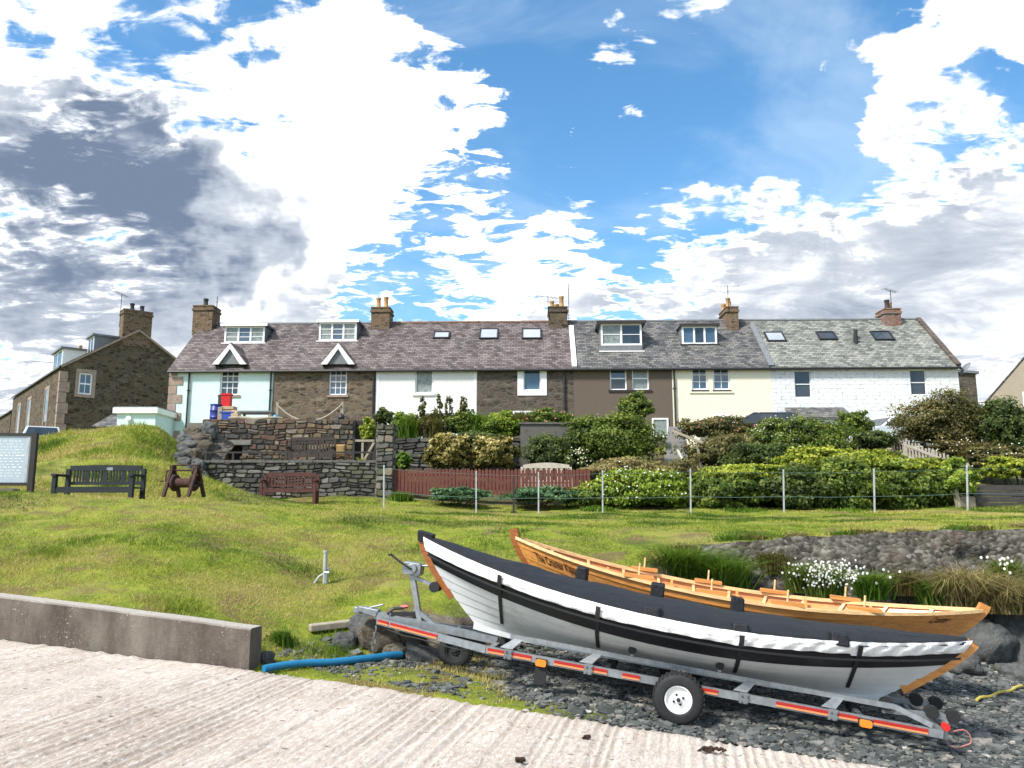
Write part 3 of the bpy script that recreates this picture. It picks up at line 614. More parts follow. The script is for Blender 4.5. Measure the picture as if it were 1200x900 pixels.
for i, (lab, wm, rm) in enumerate(HOUSES):
    x0, x1 = XB[i], XB[i + 1]; W = x1 - x0
    base = T0 + TE * x0; h = thing('cottage', lab, 'house', (base.x, base.y, Z_BASE), TH, 'row of cottages above the slipway'); HS.append(h)
    zo = Z_BASE; ze, zr = Z_EAVE - zo, Z_RIDGE - zo
    def lx(u, v, y=0.0): q = tl(u, v, y); return q[0] - x0, q[1] - zo
    holes = []
    for (a, b, c, d) in WINS[i]:
        p, q = lx(a, d), lx(c, b); holes.append((p[0], q[0], p[1], min(q[1], ze - .02)))
    mb = MB(); wall_holes(mb, 0.001, W - .001, 0, ze, holes, .16)
    for xx in (0.001, W - .001): mb.poly([(xx, 0, 0), (xx, 2 * DEPTH, 0), (xx, 2 * DEPTH, ze), (xx, DEPTH, zr - .05), (xx, 0, ze)])
    mb.quad((0.001, 2 * DEPTH, 0), (W - .001, 2 * DEPTH, 0), (W - .001, 2 * DEPTH, ze), (0.001, 2 * DEPTH, ze))
    mb.build('wall', MAT[wm], h)
    # roof slab: both slopes, small overhang at the eaves
    g0, g1 = (-.06 if i == 0 else .0), (W + .06 if i == 6 else W)
    ov, th = .17, .07
    def rz(y): return ze + SLOPE * y + .05
    prof = [(-ov, rz(-ov)), (DEPTH, rz(DEPTH)), (2 * DEPTH + ov, rz(-ov)), (2 * DEPTH + ov, rz(-ov) - th), (DEPTH, rz(DEPTH) - th), (-ov, rz(-ov) - th)]
    mb = MB(); n = len(prof); nseg = 10; sag = [.018 * math.sin(3.1 * k + i) for k in range(nseg + 1)]
    for k in range(nseg + 1):
        xx = g0 + (g1 - g0) * k / nseg; mb.v += [(xx, y, z + (sag[k] if 0 < k < nseg else 0) * (1 if j in (1, 4) else .5)) for j, (y, z) in enumerate(prof)]
    for k in range(nseg):
        for j in range(n): q = k * n; r_ = (j + 1) % n; mb.f.append((q + j, q + n + j, q + n + r_, q + r_))
    mb.f.append(tuple(range(n))); mb.f.append(tuple(nseg * n + j for j in range(n - 1, -1, -1)))
    roof = mb.build('roof', MAT[rm], h)
    rd = MB(); rd.tube([(g0, DEPTH, rz(DEPTH) + .0), (g1, DEPTH, rz(DEPTH) + .0)], .085, 8); rd.build('ridge_tiles', MAT['brick_red' if i in (2, 3) else 'lead'], roof)
    gt = MB(); gt.tube([(g0 + .01, -ov - .03, rz(-ov) - .09), (g1 - .01, -ov - .03, rz(-ov) - .09)], .055, 8); gt.build('gutter', MAT['dark_metal'], h)
    # windows
    for k, hq in enumerate(holes):
        a, b, c, d = hq; y = .07
        if i == 0 or i == 1: window(h, a, b, c, d, y, 1, 2, fw=.065, bars=(3, 4), glass='glass' if i == 0 else 'glass_blue'); MB().box(a - .06, b + .09, -.05, .1, c - .10, c - .001).build('window_sill', MAT['quoin'], h)
        elif i == 2: window(h, a, b, c, d, y, 1, 1, fw=.07, glass='glass_curtain'); MB().box(a - .1, b + .1, -.06, .1, c - .10, c - .001).build('window_sill', MAT['white_paint'], h)
        elif i == 3:
            window(h, a + .16, b - .16, c + .14, d - .03, y, 1, 1, fw=.06, glass='glass_blue')
            m = MB(); e = .10; m.box(a - e, a + .17, -.03, .12, c - e, d); m.box(b - .17, b + e, -.03, .12, c - e, d); m.box(a + .17, b - .17, -.029, .12, c - e, c + .15); m.box(a + .17, b - .17, -.029, .12, d - .04, d); m.build('window_surround', MAT['white_paint'], h)
        elif i == 4: window(h, a, b, c, d, y, 1, 2, fw=.06, glass='glass_curtain' if k == 1 else ('glass', 'glass_blue'))
        elif i == 5: window(h, a, b, c, d, y, 1, 1, fw=.075, bars=(2, 3), glass='glass_blue'); MB().box(a - .03, b + .03, -.04, .1, c - .07, c - .001).build('window_sill', MAT['timber_dark'], h)
        else: window(h, a, b, c, d, y, 1, 2, fw=.045, glass='glass', frame='white_paint')
    if i == 4: MB().box(holes[0][0] - .08, holes[1][1] + .12, -.05, .1, holes[0][2] - .09, holes[0][2] - .001).build('window_sill', MAT['timber_dark'], h)
    if i == 5: MB().box(holes[0][0] - .12, holes[1][1] + .12, -.045, .1, holes[0][2] - .15, holes[0][2] - .08).build('window_ledge', MAT['render_cream'], h)

def house_local(i): return XB[i], Z_BASE
def dormer(i, u0, u1, v0, v1, n, cheek, glass, over=.12, bars=(0, 0), sill=True, apron=0.0):
    h = HS[i]; x0, zo = house_local(i); uc = (u0 + u1) / 2
    _, yb, zb = rl(uc, v1); xa = tl(u0, v1, yb)[0] - x0; xb = tl(u1, v1, yb)[0] - x0; zt = tl(uc, v0, yb)[1] - zo; zb -= zo
    yr = min(DEPTH, (zt + zo - Z_EAVE) / SLOPE) if zt + zo < Z_RIDGE else DEPTH
    d = MB(); c = .07                                  # cheeks and front posts, closed box down into the roof
    d.prism([(xa, zb - .25), (xb, zb - .25), (xb, zt), (xa, zt)], yb + .05, yr + .3); body = d.build('dormer', MAT[cheek], h)
    r = MB(); r.box(xa - over, xb + over, yb - over, yr + .35, zt, zt + .09); r.build('dormer_roof', MAT['lead'], body)
    f = MB(); f.box(xa - over - .012, xb + over + .012, yb - over - .02, yb - over, zt - .03, zt + .10); f.build('fascia', MAT['white_paint'] if i < 2 else MAT['timber_dark'], body)
    window(body, xa + c * .3, xb - c * .3, zb + apron + .02, zt - .005, yb - .005, n, 1, fw=.085, bars=bars, glass=glass)
    if apron: MB().box(xa, xb, yb + .0, yb + .055, zb - .1, zb + apron + .02).build('apron', MAT[cheek], body)
    if sill: MB().box(xa - .08, xb + .08, yb - .12, yb + .02, zb - .03, zb + .02).build('sill', MAT['white_paint' if i < 5 else 'dark_metal'], body)
    return body
dormer(0, 262, 310, 382, 402.5, 3, 'lead', ('glass_curtain', 'glass_blue', 'glass_curtain'), .14, (3, 3))
dormer(1, 373, 418, 377.5, 400, 3, 'lead', ('glass_curtain', 'glass_blue', 'glass_curtain'), .10, (3, 3))
dormer(4, 704, 753, 379, 412, 2, 'lead', ('glass_curtain', 'glass'), .18, (1, 2), True, .28)
dormer(5, 799, 841, 382, 404, 3, 'lead', ('glass_blue', 'glass', 'glass_blue'), .10, (0, 0))
def gablet(i, ua, va, ul, ur, vb):
    """small pitched gable at the eaves over a window: dark boarded triangle, white bargeboards"""
    h = HS[i]; x0, zo = house_local(i); y = -.22
    xa, za = tl(ua, va, y); xl, zb = tl(ul, vb, y); xr, _ = tl(ur, vb, y); xa -= x0; xl -= x0; xr -= x0; za -= zo; zb -= zo; xa = (xl + xr) / 2
    b = MB(); b.prism([(xl + .15, zb), (xr - .15, zb), (xa, za - .12)], y + .05, .45); body = b.build('gablet', MAT['lead'], h)
    yr = (za + zo - Z_EAVE) / SLOPE + .1; yb = max(.05, (zb + zo - Z_EAVE) / SLOPE)
    for s, xe in ((-1, xl), (1, xr)):
        r = MB(); t = .05; r.hexa([(xe, y - .03, zb - .02), (xa, y - .03, za), (xa, yr, za), (xe, yb, zb - .02), (xe, y - .03, zb - .02 + t), (xa, y - .03, za + t), (xa, yr, za + t), (xe, yb, zb - .02 + t)]); r.build('gablet_roof', MAT['slate_purple'], body)
        w = MB(); k = .20; w.hexa([(xe, y - .06, zb - .03), (xe - s * .30, y - .06, zb - .03), (xa, y - .06, za - k - .08), (xa, y - .06, za - .015), (xe, y - .02, zb - .03), (xe - s * .30, y - .02, zb - .03), (xa, y - .02, za - k - .08), (xa, y - .02, za - .015)]); w.build('bargeboard', MAT['white_paint'], body)
gablet(0, 268, 402, 249, 289, 426.5); gablet(1, 396, 402, 376, 416, 426.5)
def skylight(i, u0, u1, v0, v1, mat='skylight', open_=False):
    h = HS[i]; x0, zo = house_local(i); a = rl((u0 + u1) / 2, v1); b = rl((u0 + u1) / 2, v0); xl = rl(u0, v1)[0] - x0; xr = rl(u1, v1)[0] - x0
    nrm = Vector((0, -SLOPE, 1)).normalized()
    def pt(x, f, o): y = a[1] + (b[1] - a[1]) * f; return Vector((x, y, roofz(y) - zo + .05)) + nrm * o
    m = MB(); e = .07; fr = MB(); fe = e / max(.2, (b[1] - a[1]) * 1.3)
    for (xa, xb, f0, f1) in ((xl - e, xr + e, -fe, 0), (xl - e, xr + e, 1, 1 + fe), (xl - e, xl, 0, 1), (xr, xr + e, 0, 1)):
        fr.hexa([pt(xa, f0, -.02), pt(xb, f0, -.02), pt(xb, f1, -.02), pt(xa, f1, -.02), pt(xa, f0, .08), pt(xb, f0, .08), pt(xb, f1, .08), pt(xa, f1, .08)])
    o = fr.build('skylight', MAT['dark_metal'], h)
    m.hexa([pt(xl, 0, -.01), pt(xr, 0, -.01), pt(xr, 1, -.01), pt(xl, 1, -.01), pt(xl, 0, .05), pt(xr, 0, .05), pt(xr, 1, .05), pt(xl, 1, .05)]); m.build('pane', MAT[mat], o)
for q in [(2, 509, 525, 391.5, 397.5), (2, 563, 582, 388, 398), (3, 613, 633, 388, 398), (6, 901, 920, 392, 401), (6, 962, 980, 391.5, 399, 'glass'), (6, 1027, 1047, 391, 399.5, 'glass')]: skylight(*q)
def stack(i, u0, u1, vt, mat, pots, dx=0, zb=None, yd=1.0):
    h = HS[i]; x0, zo = house_local(i); y0 = DEPTH - yd / 2; xa = tl(u0, 385, y0)[0] - x0; xb = tl(u1, 385, y0)[0] - x0; zt = tl((u0 + u1) / 2, vt, y0)[1] - zo
    return chimney(h, xa, xb, y0, y0 + yd, Z_RIDGE - zo - .62, zt, mat, pots), (xa, xb, y0, zt)
c1, g = stack(0, 225, 248, 357.5, 'brick_brown', [(.5, .3, .42, 'pot_dark')]); aerial(c1, g[1] + .12, g[2] + .2, g[3] - 1.4, 1.9, False)
c2, g = stack(2, 434.5, 456, 359.5, 'brick_brown', [(.3, .4, .58, 'pot_clay'), (.72, .4, .62, 'pot_clay')])
c3, g = stack(3, 643, 665, 359, 'stone_c', [(.18, .3, .35, 'pot_clay'), (.7, .3, .60, 'pot_clay'), (.45, .7, .3, 'pot_clay')]); aerial(c3, g[0] - .03, g[2] - .06, g[3] - .6, 1.1, True, .5); aerial(c3, g[1] + .08, g[2] + .1, g[3] - .8, 2.0, False)
c4, g = stack(6, 852, 866, 359, 'brick_brown', [(.3, .2, .5, 'pot_clay'), (.6, .6, .5, 'pot_clay'), (.3, .85, .45, 'pot_clay')], yd=1.5); aerial(c4, g[0] + .1, g[2] - .06, g[3] - .3, 1.35, True, .1)
c5, g = stack(6, 1038, 1057, 361, 'brick_red', [(.35, .3, .5, 'pot_dark'), (.65, .6, .45, 'pot_clay')]); aerial(c5, g[0] + .4, g[2] + .1, g[3] - .1, 1.05, True, .7)
# raking strips where neighbouring roofs meet
def skew(i, u_top, u_bot, mat, w):
    h = HS[i]; x0, zo = house_local(i); xa = rl(u_bot, 431 - 4 * (u_bot - 200) / 920)[0] - x0
    nrm = Vector((0, -SLOPE, 1)).normalized(); a = Vector((xa, -.15, roofz(-.15) - zo + .05)); b = Vector((xa, DEPTH - .4, roofz(DEPTH - .4) - zo + .05))
    MB().bar(a + nrm * .03, b + nrm * .03, w, .11, nrm).build('raking_strip', MAT[mat], h)
skew(4, 660, 673, 'white_paint', .22); skew(6, 868, 903, 'lead', .26)
m6 = MB(); W6 = XB[7] - XB[6]
m6.bar((W6 - .05, -.2, Z_EAVE - Z_BASE - .06), (W6 - .05, DEPTH, Z_RIDGE - Z_BASE + .10), .22, .12, (0, -SLOPE, 1)); m6.build('verge_coping', MAT['stone_b'], HS[6])
# quoins of the pale blue cottage, pipes
h = HS[0]; q = random.Random(3)
for k in range(10):
    z0 = k * .42; w = .62 if k % 2 == 0 else .34
    MB().cbox(-.03, w, -.035, .06, z0 + .012, z0 + .40, .012).build('quoin', MAT['quoin'], h)
zb_ = tl(224, 500)[1] - Z_BASE
for i, u in ((0, 223), (0, 318.5), (1, 438.5), (3, 661), (5, 789.5)):
    x = tl(u, 432)[0] - XB[i]; downpipe(HS[i], x, .05 if i != 3 else 1.6, Z_EAVE - Z_BASE - .06, 'dark_metal')
MB().box(.02, .14, -.012, .05, .0, Z_EAVE - Z_BASE).build('corner_strip', MAT['white_paint'], HS[2])
MB().box(XB[3] - XB[2] - .14, XB[3] - XB[2] - .02, -.012, .05, .0, Z_EAVE - Z_BASE).build('corner_strip', MAT['white_paint'], HS[2])
# lower openings that show over the garden, porch roofs
def low_window(i, u0, u1, v0, v1, frame='pvc', glass='glass', n=2):
    a, b = tl(u0, v1), tl(u1, v0); h = HS[i]; x0, zo = house_local(i); window(h, a[0] - x0, b[0] - x0, a[1] - zo - .6, b[1] - zo, -.05, n, 1, fw=.07, glass=glass, frame=frame)
low_window(5, 837, 858, 486, 496); low_window(3, 601, 644, 481.5, 490, n=3); low_window(4, 764, 783, 490, 497, n=1, glass='glass_curtain')
h = HS[6]; a = tl(930, 489, -1.2); b = tl(1001, 489, -1.2); zt = tl(965, 477.5, -.02)[1] - Z_BASE; zf = a[1] - Z_BASE
xa, xb = a[0] - XB[6], b[0] - XB[6]
MB().hexa([(xa, -1.25, zf - .08), (xb, -1.25, zf - .08), (xb, -.02, zt - .08), (xa, -.02, zt - .08), (xa, -1.25, zf), (xb, -1.25, zf), (xb, -.02, zt), (xa, -.02, zt)]).build('porch_roof', MAT['slate_blue'], h)
m = MB(); wall_holes(m, xa + .1, xb - .1, 0, zf - .09, [(xa + 1.0, xa + 1.9, .02, zf - .3)], .1, -1.12); m.box(xa + .1, xa + .2, -1.119, -.01, 0, zf - .1); m.box(xb - .2, xb - .1, -1.119, -.01, 0, zf - .1); m.build('porch_wall', MAT['white_stone'], h)
MB().box(xa + 1.0, xa + 1.9, -1.06, -1.02, .02, zf - .3).build('porch_door', MAT['timber_dark'], h)
m = MB(); xv, yv, zv = rl(1003, 403); xv -= XB[6]; zv -= Z_BASE
m.tube([(xv, yv, zv - .1), (xv, yv, zv + .42)], .10, 10); m.tube([(xv + .12, yv + .25, zv + .1), (xv + .12, yv + .25, zv + .75)], .09, 10); m.build('roof_vent', MAT['dark_metal'], h)
m = MB(); m.lathe([(.02, 0), (.22, .03), (.33, .10), (.34, .10), (.22, .05), (.0, .02)], 16, 'x', (0, 0, 0)); dish = MB().add(m, Matrix.Translation((W6 + .30, .1, Z_EAVE - Z_BASE - .12)) @ Matrix.Rotation(R(35), 4, 'Y')); dish.tube([(W6 + .0, .1, Z_EAVE - Z_BASE - .3), (W6 + .3, .1, Z_EAVE - Z_BASE - .12)], .02, 6); dish.build('satellite_dish', MAT['lead'], h)
# small stone extension behind the white cottage and a neighbour's chimney
def gable_house(name, label, A, dirg, width, length, ze, zr, zo, wm, rm, wins=(), group=None):
    """A: world foot of the corner; dirg: unit vector along the gable front; body runs back to the left of it"""
    rz_ = math.atan2(dirg[1], dirg[0]); h = thing(name, label, 'house', (A[0], A[1], zo), rz_, group); e, r_ = ze - zo, zr - zo
    m = MB(); wall_holes(m, 0, width, 0, e, wins, .15); m.poly([(0, 0, e), (width, 0, e), (width / 2, 0, r_)])
    m.quad((0, 0, 0), (0, length, 0), (0, length, e), (0, 0, e)); m.quad((width, 0, 0), (width, length, 0), (width, length, e), (width, 0, e)); m.poly([(0, length, 0), (width, length, 0), (width, length, e), (width / 2, length, r_), (0, length, e)])
    m.build('wall', MAT[wm], h)
    s = (r_ - e) / (width / 2); o = .12; t = .09
    m = MB(); m.prism([(-o, e - o * s + .03), (width / 2, r_ + .03), (width + o, e - o * s + .03), (width + o, e - o * s + .03 + t), (width / 2, r_ + .03 + t), (-o, e - o * s + .03 + t)], -.06, length + .06); m.build('roof', MAT[rm], h)
    return h
# ------------------------------------------------------------------ stone row at the left
A = P(72, 430, 42); dl = Vector((-.636, .772, 0)); dg = Vector((.772, .636, 0))
sA_e, sA_r = A.z, 9.99 + E; zoA = 2.3 + E; GW = 7.36
def gl(u, v):       # photo position on the gable plane -> local (x, z)
    h = hit(u, v, Vector((A.x, A.y, 0)), Vector((dg.y, -dg.x, 0))); return (h - Vector((A.x, A.y, 0))).dot(dg), h.z - zoA
wa, wb = gl(91, 461.5), gl(109, 438)
stoneh = gable_house('stone_house', 'dark rubble stone house with gable and chimney left of the terrace', (A.x, A.y), dg, GW, 15.2, sA_e, sA_r, zoA, 'stone_c', 'slate_blue', [(wa[0], wb[0], wa[1], wb[1])])
window(stoneh, wa[0], wb[0], wa[1], wb[1], .06, 1, 2, fw=.08, bars=(2, 0), glass='glass_blue')
m = MB(); e = .16; m.box(wa[0] - e, wa[0], -.03, .1, wa[1] - e, wb[1] + .2); m.box(wb[0], wb[0] + e, -.03, .1, wa[1] - e, wb[1] + .2); m.box(wa[0], wb[0], -.029, .1, wb[1], wb[1] + .2); m.box(wa[0], wb[0], -.029, .1, wa[1] - e, wa[1]); m.build('window_surround', MAT['quoin'], stoneh)
c = chimney(stoneh, GW / 2 - .85, GW / 2 + .65, -.04, .75, sA_r - zoA - .9, gl(163, 364)[1], 'brick_brown', [(.33, .5, .45, 'pot_dark'), (.68, .5, .38, 'pot_dark')]); aerial(c, GW / 2 - 1.0, .1, sA_r - zoA + .1, 1.9, True, .8)
for k in range(9): MB().cbox(-.04, .46 if k % 2 else .34, -.03, .3, k * .56 + .01, k * .56 + .55, .015).build('quoin', MAT['quoin'], stoneh)
# verge copings of the gable
for s, xe in ((-1, 0), (1, GW)): MB().bar((xe, -.02, sA_e - zoA + .02), (GW / 2, -.02, sA_r - zoA + .04), .22, .10, (0, 0, 1)).build('coping', MAT['quoin'], stoneh)
def side_dormer(y0, y1, zb, zt, mat):   # on the left-hand roof slope
    s = (sA_r - sA_e) / (GW / 2); xf = (zb + zoA - sA_e) / s
    m = MB(); m.box(xf, xf + 2.6, y0, y1, zb - .2, zt); d = m.build('dormer', MAT[mat], stoneh); MB().box(xf - .15, xf + 2.7, y0 - .12, y1 + .12, zt, zt + .10).build('dormer_roof', MAT['lead'], d)
    w = MB(); n = 2
    for k in range(n + 1): yy = y0 + .04 + (y1 - y0 - .16) * k / n; w.box(xf - .03, xf + .02, yy, yy + .08, zb, zt)
    w.box(xf - .028, xf + .02, y0 + .04, y1 - .04, zb, zb + .08); w.box(xf - .028, xf + .02, y0 + .04, y1 - .04, zt - .08, zt); fr = w.build('window', MAT['pvc'], d); MB().box(xf - .01, xf + .01, y0 + .06, y1 - .06, zb + .02, zt - .02).build('pane', MAT['glass'], fr)
e0 = sA_e - zoA; side_dormer(2.0, 4.4, e0 + .25, e0 + 1.35, 'white_paint'); side_dormer(.5, 1.9, e0 + 1.05, e0 + 2.0, 'lead')
for yy in (3.2, 8.6, 12.2):             # tall windows along the street front
    m = MB(); m.box(-.03, .06, yy - .6, yy - .42, .9, 4.6); m.box(-.03, .06, yy + .42, yy + .6, .9, 4.6); m.box(-.03, .06, yy - .42, yy + .42, 4.42, 4.6); w = m.build('window', MAT['quoin'], stoneh); MB().box(-.015, .03, yy - .42, yy + .42, 2.6, 4.42).build('pane', MAT['glass'], w)
chimney(stoneh, GW / 2 - .5, GW / 2 + .5, 14.2, 15.2, sA_r - zoA - .9, sA_r - zoA + 1.0, 'brick_brown', [(.5, .5, .55, 'pot_clay')])
B = Vector((A.x, A.y, 0)) + dl * 15.5
far = gable_house('stone_house', 'lower stone house carrying on the row behind the gabled stone house', (B.x, B.y), dg, GW, 12, sA_e - .9, sA_r - .9, zoA, 'stone_c', 'slate_blue')
chimney(far, GW / 2 - .5, GW / 2 + .5, 6, 7, sA_r - zoA - 1.8, sA_r - zoA + .2, 'brick_brown', [(.3, .5, .5, 'pot_clay'), (.7, .5, .5, 'pot_dark')])
# outbuilding with white fascia
s0, s1 = P(138, 480, 35.2), P(199, 480, 35.2); zt, zf = P(165, 478, 35.2).z, P(165, 484.5, 35.2).z
o = thing('outbuilding', 'flat roofed pale blue outbuilding with white fascia beside the blue cottage', 'shed', (s0.x, 35.2, 2.55 + E)); w_ = s1.x - s0.x - .6; hh = zf - 2.55 - E
MB().box(0, w_, 0, 2.2, 0, hh).build('wall', MAT['render_blue'], o); MB().box(-.15, w_ + .12, -.14, 2.3, hh + .001, zt - 2.55 - E).build('fascia', MAT['white_paint'], o); MB().box(-.12, w_ + .1, -.1, 2.25, zt - 2.55 - E, zt - 2.55 - E + .05).build('roof', MAT['lead'], o)
MB().lathe([(.02, .0), (.11, -.02), (.13, -.08), (.05, -.12), (0, -.12)], 14, 'y', (w_ * .32, 0, hh - .25)).build('lamp', MAT['white_paint'], o, True)
q0, q1 = P(111, 490, 36.5), P(140, 490, 36.5); o = thing('lean_to', 'low dark slate lean-to roof against the stone gable', 'shed', (q0.x, 36.5, 2.5 + E)); w_ = q1.x - q0.x; zt = P(120, 484, 37.5).z - 2.5 - E; zb = P(130, 499, 36.5).z - 2.5 - E
MB().box(.05, w_ - .05, .02, 1.5, 0, zb - .06).build('wall', MAT['stone_b'], o); MB().hexa([(-.05, -.1, zb - .06), (w_, -.1, zb - .06), (w_, 1.6, zt - .06), (-.05, 1.6, zt - .06), (-.05, -.1, zb), (w_, -.1, zb), (w_, 1.6, zt), (-.05, 1.6, zt)]).build('roof', MAT['slate_blue'], o)

# ------------------------------------------------------------------ far right: tan gabled house and stone annex
a = P(1157, 470, 47); b = P(1204, 405, 47); zo = 2.6 + E; hw = (b.x - a.x) * 1.12
tan = gable_house('rendered_house', 'tan rendered gable house right of the terrace', (a.x, 47), Vector((.87, -.493, 0)), hw * 2, 9, P(1157, 470, 47).z, P(1204, 402, 47).z, zo, 'render_tan', 'slate_blue')
wx = P(1193, 475, 47).x - a.x; window(tan, wx, wx + 1.0, P(1195, 480, 47).z - zo, P(1195, 462, 47).z - zo, -.04, 1, 1, fw=.1, glass='glass')
a, b = P(1119, 436, 39.5), P(1143, 436, 39.5); an = thing('stone_annex', 'small grey stone annex behind the white painted cottage', 'building', (a.x, 39.5, zo)); zt = P(1130, 436, 39.5).z - zo
MB().box(0, b.x - a.x, 0, 3, 0, zt).build('wall', MAT['stone_b'], an); MB().hexa([(-.1, -.12, zt + .001), (b.x - a.x + .12, -.12, zt - .1), (b.x - a.x + .12, 3.1, zt - .1), (-.1, 3.1, zt + .001), (-.1, -.12, zt + .12), (b.x - a.x + .12, -.12, zt + .02), (b.x - a.x + .12, 3.1, zt + .02), (-.1, 3.1, zt + .12)]).build('roof', MAT['lead'], an)

# ------------------------------------------------------------------ parked cars behind the gardens
def car_paint(name, c): return plain(name, c, .22, .04, 2, 0, .3, spec=.6)
MAT['car_dark'] = car_paint('dark_car_paint', (.03, .035, .045)); MAT['car_white'] = car_paint('white_car_paint', (.72, .73, .74)); MAT['car_silver'] = car_paint('silver_car_paint', (.55, .57, .6))
def car(label, x, y, rz, mat, L=4.1, Hc=1.48):
    z = gz(x, y); c = thing('parked_car', label, 'car', (x, y, z), rz); W = 1.72
    def loft(prof, w0, w1, name, m, par, zsplit):
        mb = MB(); n = len(prof)
        for s in (-1, 1): mb.v += [(px, s * (w0 if pz <= zsplit else w0 + (w1 - w0) * (pz - zsplit) / (Hc - zsplit)) / 2, pz) for px, pz in prof]
        mb.f.append(tuple(range(n - 1, -1, -1))); mb.f.append(tuple(n + k for k in range(n)))
        for k in range(n): j = (k + 1) % n; mb.f.append((k, j, n + j, n + k))
        return mb.build(name, m, par, bevel=.03)
    body = loft([(-L / 2, .30), (-L / 2 + .05, .78), (-L / 2 + .25, .95), (L / 2 - .95, .93), (L / 2 - .15, .74), (L / 2, .5), (L / 2 - .05, .28)], W, W, 'body', MAT[mat], c, 2)
    loft([(-L / 2 + .22, .94), (-L / 2 + .55, Hc - .04), (-L / 2 + .9, Hc), (L / 2 - 2.0, Hc), (L / 2 - 1.05, .93)], W - .06, W - .42, 'cabin', MAT[mat], c, .94)
    for s in (-1, 1):
        mb = MB(); y0 = s * (W - .06) / 2; y1 = s * (W - .36) / 2; ya, yb = y0 + s * .012, y1 + s * .012
        mb.quad((-L / 2 + .5, ya, .98), (L / 2 - 1.2, ya, .98), (L / 2 - 1.95, yb, Hc - .09), (-L / 2 + .75, yb, Hc - .09)); mb.build('side_window', MAT['glass'], c)
        for xx in (-L / 2 + .78, L / 2 - .82):
            w = MB().lathe([(.0, -.09), (.2, -.09), (.30, -.08), (.31, -.05), (.31, .05), (.30, .08), (.2, .09), (0, .09)], 18, 'y', (xx, s * (W / 2 - .08), .31)).build('wheel', MAT['rubber'], c, True); MB().lathe([(.0, s * .105), (.17, s * .10), (.2, s * .092)], 14, 'y', (xx, s * (W / 2 - .08), .31)).build('rim', MAT['galv'], w)
        MB().cbox(L / 2 - .22, L / 2 - .02, s * .68 - .14, s * .68 + .14, .62, .74, .02).build('headlight', MAT['skylight'], c)
    MB().quad((L / 2 - 1.08, -.70, .965), (L / 2 - 1.08, .70, .965), (L / 2 - 1.93, .58, Hc - .045), (L / 2 - 1.93, -.58, Hc - .045)).build('windscreen', MAT['glass'], c)
    MB().quad((-L / 2 + .235, -.70, 1.0), (-L / 2 + .235, .70, 1.0), (-L / 2 + .52, .58, Hc - .08), (-L / 2 + .52, -.58, Hc - .08)).build('rear_window', MAT['glass'], c)
    return c
p = P(885, 490, 34); car('dark car parked before the cream and white cottages', p.x, 34.2, R(178), 'car_dark', 4.3)
p = P(1040, 490, 33.5); car('white car parked at the top of the garden fence', p.x, 33.6, R(200), 'car_white', 4.2)
p = P(50, 505, 39); car('small silver car parked behind the grass mound by the stone gable', p.x, 39, R(120), 'car_silver', 3.4, 1.46)
# ------------------------------------------------------------------ boats
def varnish(name, c, rough=.3):
    t = NT(name); g = t.noise(t.mapv(t.obj, (1.2, 14, 20)), 2.2, 6, .65, .4)
    col = t.ramp(g, [(.3, tuple(x * .62 for x in c)), (.5, c), (.72, tuple(min(1, x * 1.28) for x in c))]); t.bump(g, .08, .003); return t.out(col, rough, 0, .5)
MAT['varnish'] = varnish('varnished_larch', (.56, .240, .066)); MAT['varnish_in'] = varnish('oiled_inner_planks', (.56, .235, .075), .5); MAT['ash'] = varnish('pale_ash', (.70, .46, .22), .45); MAT['varnish_dark'] = varnish('dark_stem_wood', (.26, .085, .022))
MAT['hull_white'] = plain('white_hull_paint', (.56, .575, .575), .32, .06, 4, .03, c2=(.44, .445, .43)); MAT['hull_black'] = plain('black_hull_paint', (.012, .013, .016), .3, .2, 4, .03)
MAT['letter'] = plain('dark_lettering', (.035, .012, .010), .5, .1, 5, 0)
def canvas(name, c, rough):
    t = NT(name); a = t.noise(t.mapv(t.obj, (3, 1.2, 2)), 3.2, 6, .65, .8); col = t.ramp(a, [(.3, tuple(x * .72 for x in c)), (.6, c), (.8, tuple(min(1, x * 1.25) for x in c))])
    t.bump(t.math('ADD', a, t.math('MULTIPLY', t.noise(t.obj, 16, 4, .6, .5), .3)), .5, .03); return t.out(col, rough, 0, .35)
MAT['cover_black'] = canvas('dark_boat_cover', (.0115, .012, .0135), .62); MAT['pad_black'] = canvas('black_pad_cloth', (.006, .007, .010), .6); MAT['cover_white'] = canvas('white_cover_skirt', (.83, .83, .82), .7)

BL = 5.33
def sheer(s): return .475 + (.345 * ((.58 - s) / .58) ** 2.1 if s < .58 else .185 * ((s - .58) / .42) ** 1.8)
def hull(s, h, side=-1, off=0.0):
    """s along the length (0 bow), h from keel to sheer, side -1 = port as seen here"""
    xb = .68 * (1 - h) ** 1.35; xs = BL - .72 * (1 - h) ** 1.25; x = xb + s * (xs - xb)
    q = max(0.0, 1 - abs(2 * s - 1) ** 2.1); b = .70 * q ** .92
    k = max(0.0, math.sin(math.pi * s)) ** .55; f = (1 - k) * h ** .95 + k * (1 - (1 - h) ** 2.25)
    y = .018 + b * f + off * (.55 + .45 * h); z = sheer(s) * h + .05 * (2 * s - 1) ** 4 * (1 - h) - off * .45 * (1 - h)
    return Vector((x, side * y, z))
NS = 7
def hb_(s, k):
    d = sheer(s); t2 = 1 - .235 / d
    return t2 * k / 5 if k <= 5 else (1 - .098 / d if k == 6 else 1.0)
